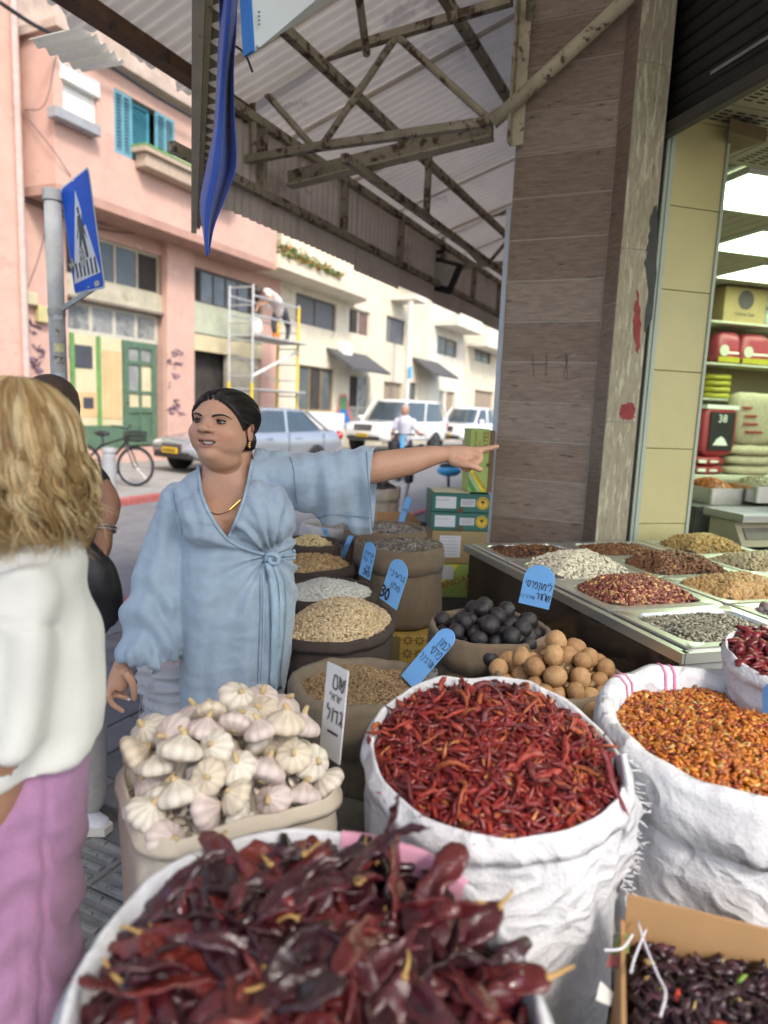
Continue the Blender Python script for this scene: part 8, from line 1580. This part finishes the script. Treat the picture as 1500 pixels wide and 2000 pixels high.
# cloth folds, in metres along the normal
def fold(cx, cy, ang, wid, ln, amp):
    """one soft ridge or crease: photo point, direction, width and length in px"""
    u = (X - cx) * math.cos(ang) + (Yp - cy) * math.sin(ang); w = -(X - cx) * math.sin(ang) + (Yp - cy) * math.cos(ang); w = w + .0009 * u * u * (1 if amp > 0 else -1) * .5; return amp * np.exp(-(w / wid) ** 2) * np.exp(-(u / ln) ** 2)
dsp = .005 * fbm(v, 9, 5, 2) + .0016 * fbm(v, 26, 8, 2) + .0045 * (.35 - np.abs(vnoise(v * np.array([1, 1, .6]), 13, 12))) + .003 * (.35 - np.abs(vnoise(v * np.array([.5, 1, 1.2]), 24, 15)))
kx, ky = 528, 1082; rr = np.hypot(X - kx, Yp - ky); ang = np.arctan2(Yp - ky, X - kx); fall = np.exp(-rr / 95) * sstep(4, 26, rr) * front
dsp += fall * (.0100 * np.sin(ang * 13 + 1.2 * np.sin(rr * .02)) + .004 * np.sin(ang * 24 + rr * .03))
for args in ((430, 1032, .12, 10, 60, -.008), (415, 1055, .10, 9, 70, .005), (470, 1062, .30, 6, 50, -.006), (505, 1180, 1.45, 8, 110, -.007), (522, 1200, 1.5, 6, 130, .005), (485, 1240, 1.55, 12, 120, .004), (440, 1290, 1.6, 14, 120, -.004), (400, 1200, 1.6, 12, 100, .004), (395, 960, 1.2, 8, 40, -.004), (372, 985, 1.25, 9, 50, -.007), (365, 1010, 1.3, 6, 40, .004), (505, 950, 1.1, 9, 50, .005), (530, 960, 1.15, 8, 55, -.005), (548, 985, 1.2, 8, 60, .005), (500, 1010, .9, 7, 30, -.003), (560, 1030, 1.5, 8, 50, -.005)): dsp += fold(*args) * front
ls_ = (X > 560) & (Yp < 1060); un = sstep(570, 610, X) * ls_
dsp += un * (.009 * np.sin(X * .075 + Yp * .030 + 1.5 * np.sin(Yp * .03)) * sstep(900, 960, Yp) + .003 * np.sin(X * .16 - Yp * .02))
rs_ = (X < 345) & (Yp > 990); rmask = sstep(352, 330, X) * (Yp > 990)
dsp += rmask * (.0095 * np.sin(Yp * .075 - X * .05 + 1.4 * np.sin(X * .05)) * sstep(1090, 1200, Yp) + .0035 * np.sin(X * .13 + Yp * .028) + .003 * np.sin(X * .35) * sstep(1255, 1280, Yp))
dsp += .003 * np.sin(X * .12 + .6 * np.sin(Yp * .02)) * sstep(1110, 1300, Yp) * (X > 352)
v = v + nrm_ * dsp[:, None] * 1.3
pj = np.array([px_of(p) for p in v]); X, Yp = pj[:, 0], pj[:, 1]
VL = spline([(386, 880), (387, 920), (395, 965), (413, 1008), (444, 1052)], 24); VR = spline([(500, 862), (492, 905), (479, 962), (463, 1010), (444, 1052)], 24)
xl, xr = np.interp(Yp, VL[:, 1], VL[:, 0], left=400, right=1e9), np.interp(Yp, VR[:, 1], VR[:, 0], left=470, right=-1e9)
kill = ((X > xl) & (X < xr) & (v[:, 1] < 2.12)) | ((Yp < 915) & (X > 392) & (X < 490)) 
zc_end = P(288, 1284, 1.945)[2]
kill |= (v[:, 2] < v[:, 2].min() + .012)
nf = [f[~kill[f].any(1)] for f in fs]; b = MB(); b.add(v, nf); dr_ = b.build('dress', dress_m, woman, sm=True); bmx = bmesh.new(); bmx.from_mesh(dr_.data); cpx = P(729, 960, 2.08) - np.array(wm(dr_).translation); bmesh.ops.bisect_plane(bmx, geom=bmx.verts[:] + bmx.edges[:] + bmx.faces[:], plane_co=cpx, plane_no=(1, -.1, 0), clear_outer=True); bmx.to_mesh(dr_.data); bmx.free(); dr_.modifiers.new('t', 'SOLIDIFY').thickness = .0022
# surface lookup on the dress front, to lay seams, the wrap edge and the tie on it
FR = v[(nrm_[:, 1] < .25) & ~kill]; FX, FY = np.array([px_of(p) for p in FR]).T
def on_dress(x, y, lift=.002, cloud=None):
    d = (FX - x) ** 2 + (FY - y) ** 2; k = np.argsort(d)[:6]; k = k[np.argmin(FR[k, 1])]; return P(x, y, FR[k, 1] - lift)
def seam(pts, r, m, nm, n=30, par=None, flat=.5, lift=.001): b = MB(); pp = spline([on_dress(x, y, lift) for x, y in spline(pts, n)], n); pp[1:-1] = (pp[:-2] + pp[1:-1] * 2 + pp[2:]) / 4; b.tube(pp, r, 8, flat=flat, updir=(0, 1, 0)); return b.build(nm, m, par or dr_, sm=True)
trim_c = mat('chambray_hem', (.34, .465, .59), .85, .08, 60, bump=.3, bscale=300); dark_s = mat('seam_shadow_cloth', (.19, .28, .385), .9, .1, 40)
seam([(386, 908), (394, 965), (412, 1008), (443, 1052), (480, 1072), (522, 1084)], .0050, trim_c, 'neck_hem'); seam([(493, 898), (480, 962), (464, 1010), (446, 1050)], .0046, trim_c, 'neck_hem')
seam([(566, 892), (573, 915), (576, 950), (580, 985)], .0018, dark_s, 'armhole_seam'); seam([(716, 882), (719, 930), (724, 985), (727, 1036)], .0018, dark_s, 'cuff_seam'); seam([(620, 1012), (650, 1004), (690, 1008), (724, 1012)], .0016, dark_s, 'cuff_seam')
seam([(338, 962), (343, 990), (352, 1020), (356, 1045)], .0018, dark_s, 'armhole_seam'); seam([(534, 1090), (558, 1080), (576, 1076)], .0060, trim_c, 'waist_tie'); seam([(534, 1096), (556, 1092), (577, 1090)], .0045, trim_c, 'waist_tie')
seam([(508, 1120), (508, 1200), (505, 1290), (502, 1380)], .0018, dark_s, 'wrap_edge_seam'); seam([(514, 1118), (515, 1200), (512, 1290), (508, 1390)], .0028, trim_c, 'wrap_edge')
def strap(L, R, off, nm, n=30):
    Ls, Rs = spline(L, n), spline(R, n); rows = []
    for i in range(n):
        a, c = on_dress(*Ls[i], off + .004 * math.sin(i * .5)), on_dress(*Rs[i], off + .004 * math.sin(i * .5 + 1)); rows.append([a, (a + c) / 2 - np.array([0, .006 + .003 * math.sin(i * .7), 0]), c])
    b = MB(); b.grid(rows); o = b.build(nm, trim_c, dr_, sm=True); o.modifiers.new('t', 'SOLIDIFY').thickness = .003
strap([(517, 1100), (526, 1140), (530, 1210), (528, 1290), (527, 1340)], [(529, 1098), (541, 1140), (546, 1210), (545, 1290), (550, 1345)], .010, 'tie_end'); strap([(530, 1100), (544, 1150), (544, 1220), (534, 1300), (538, 1350)], [(540, 1096), (556, 1150), (556, 1220), (549, 1300), (541, 1352)], .006, 'tie_end')
b = MB(); kq = on_dress(528, 1088, .014); b.tube(spline([kq + np.array(q) for q in ((-.012, 0, -.012), (-.008, -.008, .008), (.010, -.012, .012), (.026, -.012, .004), (.024, -.010, -.014), (.008, -.010, -.016), (-.004, -.008, -.006))], 28), .0085, 10, flat=.7); b.ball(kq, (.014, .012, .015), 14, 10); b.build('tie_knot', trim_c, dr_, sm=True)
# necklace
gold_j = mat('gold_jewellery', (0, 0, 0)); SKF = None
def on_skin(x, y, V=np.array(woman.children[0].data.vertices.__len__() * [0])): return None
bv = np.empty(len(woman.children[0].data.vertices) * 3, np.float32) if False else None
body_o = [c for c in bpy.data.objects if c.parent == woman and c.name.startswith('body')][0]; bv = np.empty(len(body_o.data.vertices) * 3, np.float32); body_o.data.vertices.foreach_get('co', bv); bv = bv.reshape(-1, 3).astype(float) + np.array(wm(woman).translation); bv = bv[(bv[:, 1] < 2.05)]; BX, BY = np.array([px_of(p) for p in bv]).T
def on_body(x, y, lift=.0018): d = (BX - x) ** 2 + (BY - y) ** 2; k = np.argsort(d)[:8]; k = k[np.argmin(bv[k, 1])]; return P(x, y, bv[k, 1] - lift)
b = MB(); pp = spline([on_body(x, y) for x, y in ((486, 922), (481, 950), (470, 975), (455, 992), (438, 1002), (418, 1003), (402, 992))], 30); b.tube(pp, .0013, 6); nk = b.build('necklace', gold_j, woman); b = MB(); b.tube([on_body(470, 976, .003), on_body(448, 996, .003)], .0030, 8); b.build('bar_pendant', gold_j, nk)
b = MB(); b.ball(w_(252, 1366, YH - .004), (.006, .004, .004), 10, 6); tag(b.build('garlic_peel', white_p), 'white scrap of garlic peel pinched in the hanging hand of the woman in blue', 'peel')
# ---------------- white crinkled sack behind her, with loose threads
c = P(335, 1300, 2.45); wsk = mat('crinkled_white_plastic', (.58, .58, .62), .55, .06, 10, bump=.5, bscale=30)
b = MB(); rg = []
for i in range(60):
    t = i / 59; z = 1.0 * t * c[2] / 1.0; th = np.arange(60) * 2 * np.pi / 60; pp3 = np.stack([np.cos(th) * .5, np.sin(th) * .5, np.full(60, t * 6.5)], 1); r = .125 + .022 * vnoise(pp3 * np.array([1, 1, 2.2]), 2.0, 4) + .010 * vnoise(pp3 * np.array([1, 1, 3.5]), 4.0, 8); rg.append(np.stack([c[0] + .02 + r * np.cos(th), c[1] + r * np.sin(th) * .8, np.full(60, z) + .006 * vnoise(pp3, 3, 1)], 1))
ws = thing('plastic_sack', 'crinkled white plastic sack with loose threads standing behind the woman in blue', 'sack', (c[0], c[1], 0)); b.loft(rg); b.build('sack_body', wsk, ws, sm=True)
b = MB(); rows = [[P(300 - 34 * u + 3 * math.sin(i), 1290 + i * 5.2 + 14 * u * (1 - i / 14) - 8 * u * i / 14, 2.36 + .01 * math.sin(i + 3 * u)) for u in (0, .3, .6, .85, 1.0)] for i in range(15)]; b.grid(rows); b.build('torn_flap', wsk, ws, sm=True)
b = MB()
for k in range(9): x = 270 + k * 4 + RNG.uniform(-3, 3); b.tube(spline([P(x, 1330 + RNG.uniform(-20, 20), 2.34), P(x + RNG.uniform(-5, 5), 1360, 2.34), P(x + RNG.uniform(-10, 10), 1385 + RNG.uniform(0, 25), 2.34)], 8), .0008, 4)
b.build('threads', wsk, ws)['kind'] = 'stuff'
# ---------------- blonde woman, seen from behind at the left edge
YB = 1.04; bl = thing('person', 'blonde woman seen from behind in a white blouse and purple trousers at the left edge', 'person', (*P(55, 1300, YB)[:2], 0)); B_ = lambda x, y, d=0.0: P(x, y, YB + d)
SKB = (.40, .22, .135)
b = MB(); b.tube([B_(45, 900), B_(45, 1060, .0), B_(50, 1110)], [.055, .05, .07], 16); b.ball(B_(34, 880), (.07, .085, .10), 20, 14)
b.loft([ering(45, 1085, YB, 82, .068), ering(42, 1200, YB, 108, .082), ering(42, 1400, YB, 100, .08), ering(50, 1480, YB, 80, .08), ering(50, 1600, YB, 70, .07)])
b.tube([B_(30, 1130, -.06), B_(25, 1350, -.10), B_(10, 1490, -.10), B_(0, 1590, -.08), B_(-14, 1660, -.06)], [.045, .040, .030, .022, .021], 16)
b.tube([B_(-14, 1655, -.06), B_(-20, 1690, -.055), B_(-24, 1730, -.05)], [.024, .030, .026], 14, flat=.55)
for k in range(4): b.tube([B_(-36 + k * 9, 1728, -.07 + .015 * k), B_(-38 + k * 9, 1765, -.07 + .015 * k), B_(-32 + k * 8, 1795 - 4 * abs(k - 1.5), -.06 + .015 * k)], [.0085, .0078, .006], 10)
b.tube([B_(0, 1690, -.08), B_(10, 1720, -.09), B_(8, 1752, -.09)], [.012, .010, .0075], 10)
for sx in (0, 1):
    q = B_(35 + 40 * sx, 1700); b.tube([q, np.array([q[0], q[1] + .02, .45]), np.array([q[0], q[1] + .03, .08])], [.045, .04, .04], 14); b.tube([np.array([q[0], q[1] + .02, .045]), np.array([q[0] + .05, q[1] + .10, .035])], [.04, .03], 12)
v, fs = remesh(b, .012, 3); b = MB(); b.add(v, fs, np.array(SKB) * (1 + .06 * fbm(v, 40, 2)[:, None])); b.build('body', skin_m, bl, sm=True)
blouse_m = mat('ivory_blouse', (.66, .67, .63), .75, .03, 12, bump=.08, bscale=200, sheen=.2); pant_m = mat('mauve_linen', (.40, .205, .36), .9, .08, 40, bump=.35, bscale=320, sheen=.2)
b = MB(); b.loft([ering(45, 1040, YB, 66, .070), ering(45, 1062, YB, 96, .085), ering(45, 1100, YB, 118, .10), ering(42, 1180, YB, 132, .108), ering(42, 1270, YB, 143, .114), ering(42, 1360, YB, 147, .116), ering(42, 1410, YB, 144, .115), ering(45, 1450, YB, 143, .116, tiltx=.10), ering(45, 1472, YB, 141, .115, tiltx=.12)])
sl_ = [(52, 1105, -.055, 62, .065, .2), (46, 1180, -.075, 68, .066, .15), (42, 1270, -.09, 70, .066, .1), (36, 1370, -.10, 66, .064, .05), (30, 1415, -.105, 66, .064, .02), (28, 1448, -.105, 68, .066, -.02)]
b.loft([sring(x, y, YB + d, r, dp, an) for x, y, d, r, dp, an in sl_]); v, fs = remesh(b, .007, 4); nn = vnormals(v, fs); pj = np.array([px_of(p) for p in v]); X, Yp = pj.T
d = .006 * (.35 - np.abs(vnoise(v, 9, 21))) + .006 * (.35 - np.abs(vnoise(v * np.array([1.2, 1.2, .35]), 15, 33))) + .007 * fbm(v, 7, 3, 2) + .009 * np.sin(X * .05 + Yp * .018 + 1.3 * np.sin(Yp * .012)) * sstep(1100, 1250, Yp) + .004 * np.sin(X * .03 - Yp * .045) * sstep(1350, 1150, Yp); d += -.006 * np.exp(-((Yp - 1216 - .06 * X) / 5) ** 2) * (X < 130); v = v + nn * d[:, None]; pj = np.array([px_of(p) for p in v]); X, Yp = pj.T
kill = Yp < 1046; b = MB(); b.add(v, [f[~kill[f].any(1)] for f in fs]); o = b.build('blouse', blouse_m, bl, sm=True); o.modifiers.new('t', 'SOLIDIFY').thickness = .0025
b = MB(); b.loft([ering(52, 1430, YB + .01, 112, .100), ering(54, 1560, YB + .01, 112, .105), ering(56, 1680, YB + .01, 104, .105), ering(54, 1820, YB + .01, 100, .105), ering(52, 2000, YB + .01, 102, .11), ering(50, 2250, YB + .01, 108, .12)])
v, fs = remesh(b, .0075, 3); nn = vnormals(v, fs); pj = np.array([px_of(p) for p in v]); X, Yp = pj.T; d = .0045 * np.sin(Yp * .055 + X * .015 + 2 * np.sin(X * .03)) * sstep(1500, 1650, Yp) + .004 * fbm(v, 10, 9, 3) + .006 * (.35 - np.abs(vnoise(v * np.array([.5, .5, 1.6]), 13, 22))) - .006 * np.exp(-((X - 92 + .02 * (Yp - 1500)) / 7) ** 2) - .004 * np.exp(-((X - 40) / 6) ** 2) * (Yp > 1780); v = v + nn * d[:, None]; b = MB(); b.add(v, fs); b.build('trousers', pant_m, bl, sm=True)
# hair: long wavy locks over a scalp volume
hc = B_(34, 868, .0); rx, ry_, rz_ = .088, .106, .102; b = MB(); b.ball(hc, (rx * .97, ry_ * .97, rz_ * .97), 28, 20, (.30, .19, .075)); rg = []
for t in np.linspace(0, 1, 12): c_ = B_(34 + 6 * t, 900 + 150 * t, .0 - .005 * t); th = np.arange(28) * 2 * np.pi / 28; k_ = .080 - .012 * t ** 2; rg.append(np.stack([c_[0] + k_ * np.cos(th), c_[1] + k_ * 1.05 * np.sin(th), np.full(28, c_[2])], 1))
b.loft(rg, (.26, .16, .06)); v, fs = remesh(b, .006, 4); b = MB(); b.add(v, fs, (.27, .165, .065))
rng = np.random.default_rng(31); NC = 230; SEG = 22
def hue(): u = rng.random(); return np.array(((.58, .43, .22), (.44, .30, .13), (.66, .53, .31), (.33, .205, .08))[int(u * 3.999)]) * rng.uniform(.85, 1.15)
zcrown = hc[2] + rz_
for cidx in range(NC):
    phi = 2 * math.pi * (cidx + rng.random()) / NC; ln = rng.uniform(.72, 1.16); amp = rng.uniform(.008, .020); fr = rng.uniform(7, 13); ph = rng.uniform(0, 6); cc = hue(); outw = rng.uniform(.0, .022)
    for sidx in range(13):
        dphi = rng.normal(0, .045); t = np.linspace(0, 1, SEG); pol = np.clip(t * 2.35, 0, 1) * 1.62 + .06; r_h = np.sin(np.minimum(pol, math.pi / 2)); body_ = np.clip((t - .40) / .60, 0, 1)
        R_ = (rx * r_h * (1 - .10 * body_ ** 1.5) + outw * np.sin(body_ * math.pi) + .0045 * sidx / 15); z = hc[2] + rz_ * np.cos(np.minimum(pol, math.pi / 2)) - body_ * .138 * ln - .012 * rng.random() * body_
        wv = amp * (.25 + body_) * np.sin(t * fr * 1.6 + ph + rng.normal(0, .25)); wv2 = amp * (.2 + body_) * np.cos(t * fr * 1.6 + ph + .7 + rng.normal(0, .25)); a = phi + dphi * (.3 + t) + wv / .09 * .8
        pts = np.stack([hc[0] + (R_ + wv2) * np.cos(a), hc[1] + (R_ + wv2) * 1.14 * np.sin(a), z + .3 * wv2 * body_], 1)
        if rng.random() < .3: pts[-8:, :2] += (np.linspace(0, 1, 8) ** 1.5)[:, None] * rng.normal(0, .026, 2); 
        rr = np.full(SEG, rng.uniform(.0006, .00115)); rr[-6:] *= np.linspace(1, .25, 6); b.tube(pts, rr, 3, cc * rng.uniform(.85, 1.18), cap=False)
o = b.build('hair', mat('blonde_hair', (1, 1, 1), .42, .12, 30, vcol=True, spec=.5), bl, sm=True)
# ---------------- person in black with a shoulder bag behind her
YD = 2.5; D_ = lambda x, y, d=0.0: P(x, y, YD + d); blk_c = (.016, .017, .021); grey_t = (.36, .35, .34); SKD = (.34, .175, .115)
dfoot = G(176, 1606, 0.03)
segs = [([D_(110, 1190), D_(108, 1090), D_(108, 985), D_(110, 930)], [.15, .15, .17, .12], blk_c), ([D_(108, 910), D_(106, 860)], [.055, .055], SKD), ([D_(100, 815), D_(98, 800)], [.098, .10], (.07, .045, .03)), ([D_(98, 785, .03), D_(98, 830, .05)], [.105, .10], (.075, .048, .032)),
    ([D_(160, 925, -.02), D_(184, 945, -.04)], [.066, .060], blk_c), ([D_(186, 940, -.04), D_(206, 968, -.06), D_(214, 985, -.08)], [.047, .043, .040], SKD), ([D_(214, 985, -.08), D_(211, 1010, -.10), D_(206, 1035, -.12)], [.041, .037, .026], SKD), ([D_(206, 1035, -.12), D_(201, 1062, -.125), D_(198, 1080, -.125)], [.027, .034, .030], SKD),
    ([D_(203, 1080, -.13), D_(201, 1098, -.14), D_(193, 1112, -.14)], [.0105, .0095, .008], SKD), ([D_(196, 1082, -.12), D_(194, 1100, -.13), D_(188, 1110, -.13)], [.0105, .0095, .008], SKD), ([D_(190, 1080, -.11), D_(187, 1096, -.12), D_(184, 1104, -.12)], [.010, .009, .0075], SKD), ([D_(207, 1070, -.15), D_(205, 1088, -.16), D_(197, 1096, -.16)], [.010, .009, .008], SKD),
    ([D_(130, 1200), D_(150, 1380), np.array([dfoot[0] - .03, dfoot[1] + .05, .42]), np.array([dfoot[0] - .02, dfoot[1] + .04, .10])], [.125, .09, .072, .062], grey_t), ([D_(95, 1200, .05), D_(90, 1400, .1), np.array([dfoot[0] - .22, dfoot[1] + .2, .4]), np.array([dfoot[0] - .22, dfoot[1] + .2, .1])], [.125, .09, .072, .06], grey_t),
    ([D_(60, 925, .05), D_(30, 1020, .08), D_(40, 1120, .0)], [.066, .048, .036], SKD)]
v, fs, cc = figure(segs, .0095, 3); b = MB(); b.add(v, fs, cc); dk = thing('person', 'person in black with a bracelet and shoulder bag, half hidden behind the blonde hair', 'person', (*D_(110, 1200)[:2], 0)); b.build('body', VC, dk, sm=True)
br = mat('silver_bracelet', (.6, .6, .62), .25, .05, metal=.9); b = MB(); cB = D_(207, 1029, -.115); aB = D_(206, 1040, -.125) - D_(211, 1010, -.10); aB /= np.linalg.norm(aB); A5 = axes(aB, (0, 1, 0)); th = np.linspace(0, 2 * np.pi, 25)
for k in range(2): b.tube([cB + aB * .012 * k + (A5[1] * math.cos(t) + A5[2] * math.sin(t)) * .034 for t in th], .0045, 6, cap=False)
b.build('bracelet', br, dk)
for k, (fx0, fy0) in enumerate(((dfoot[0], dfoot[1]), (dfoot[0] - .2, dfoot[1] + .16))):
    dq = np.array([.96, -.28, 0]); b = MB(); lq = np.array([.28, .96, 0]); rg = []
    for t, w__, h0, h1 in ((0, .022, .02, .07), (.08, .036, .015, .098), (.3, .038, .018, .105), (.5, .038, .022, .088), (.75, .045, .02, .066), (.93, .036, .026, .05), (1, .014, .03, .042)):
        rg.append([np.array([fx0, fy0, 0]) + dq * (.27 * t - .20) + lq * w__ * math.cos(a) + UP * ((h0 + h1) / 2 + (h1 - h0) / 2 * math.sin(a)) for a in np.arange(14) * 2 * np.pi / 14])
    b.loft(rg); sh = b.build('sneaker', mat('white_sneaker', (.66, .66, .72), .7, .05, 30, bump=.3, bscale=120), dk, sm=True); b = MB(); sol = [[np.array([fx0, fy0, 0]) + dq * (.285 * t - .205) + lq * w__ * 1.12 * sgn + UP * z for t, w__ in ((0, .03), (.3, .04), (.7, .047), (1, .02))] for sgn, z in ((-1, .004), (-1, .034), (1, .034), (1, .004))]; b.loft(np.array(sol).transpose(1, 0, 2)); b.build('sole', mat('white_rubber_sole', (.6, .58, .52), .7), sh)
bag = thing('shoulder_bag', 'soft black shoulder bag hanging below the bent arm of the person in black', 'bag', D_(185, 1240, -.15)); b = MB(); rg = []
for t, xc, hw in ((0, 152, 30), (.12, 160, 42), (.3, 175, 48), (.55, 188, 47), (.78, 196, 40), (.92, 200, 26), (1, 202, 8)):
    c_ = D_(xc, 1068 + 172 * t, -.16); th = np.arange(22) * 2 * np.pi / 22; rg.append(np.stack([c_[0] + pxr(hw, YD) * np.cos(th), c_[1] + .07 * np.sin(th) * math.sin(math.pi * min(.95, t + .12)) ** .5, c_[2] + .02 * np.cos(th)], 1))
rg = np.array([spline(rg_, 26) for rg_ in np.array(rg).transpose(1, 0, 2)]).transpose(1, 0, 2); rg += np.stack([fbm(rg, 14, 3 + k) * .008 for k in range(3)], -1); b.loft(rg); b.build('bag_body', mat('black_nylon', (.016, .016, .02), .5, .2, 12, bump=.3, bscale=25), bag, sm=True)
b = MB(); b.tube(spline([D_(150, 1075, -.16), D_(140, 1000, -.18), D_(128, 930, -.19), D_(118, 900, -.1)], 16), .013, 8, flat=.3); b.build('strap', mat('black_strap', (.03, .03, .034), .6), bag); b = MB(); b.tube(spline([D_(172, 1050, -.17), D_(184, 1030, -.18), D_(185, 1005, -.19), D_(178, 992, -.19)], 14), .010, 8, flat=.3); b.build('white_strap', mat('white_strap', (.6, .6, .62), .6), bag)
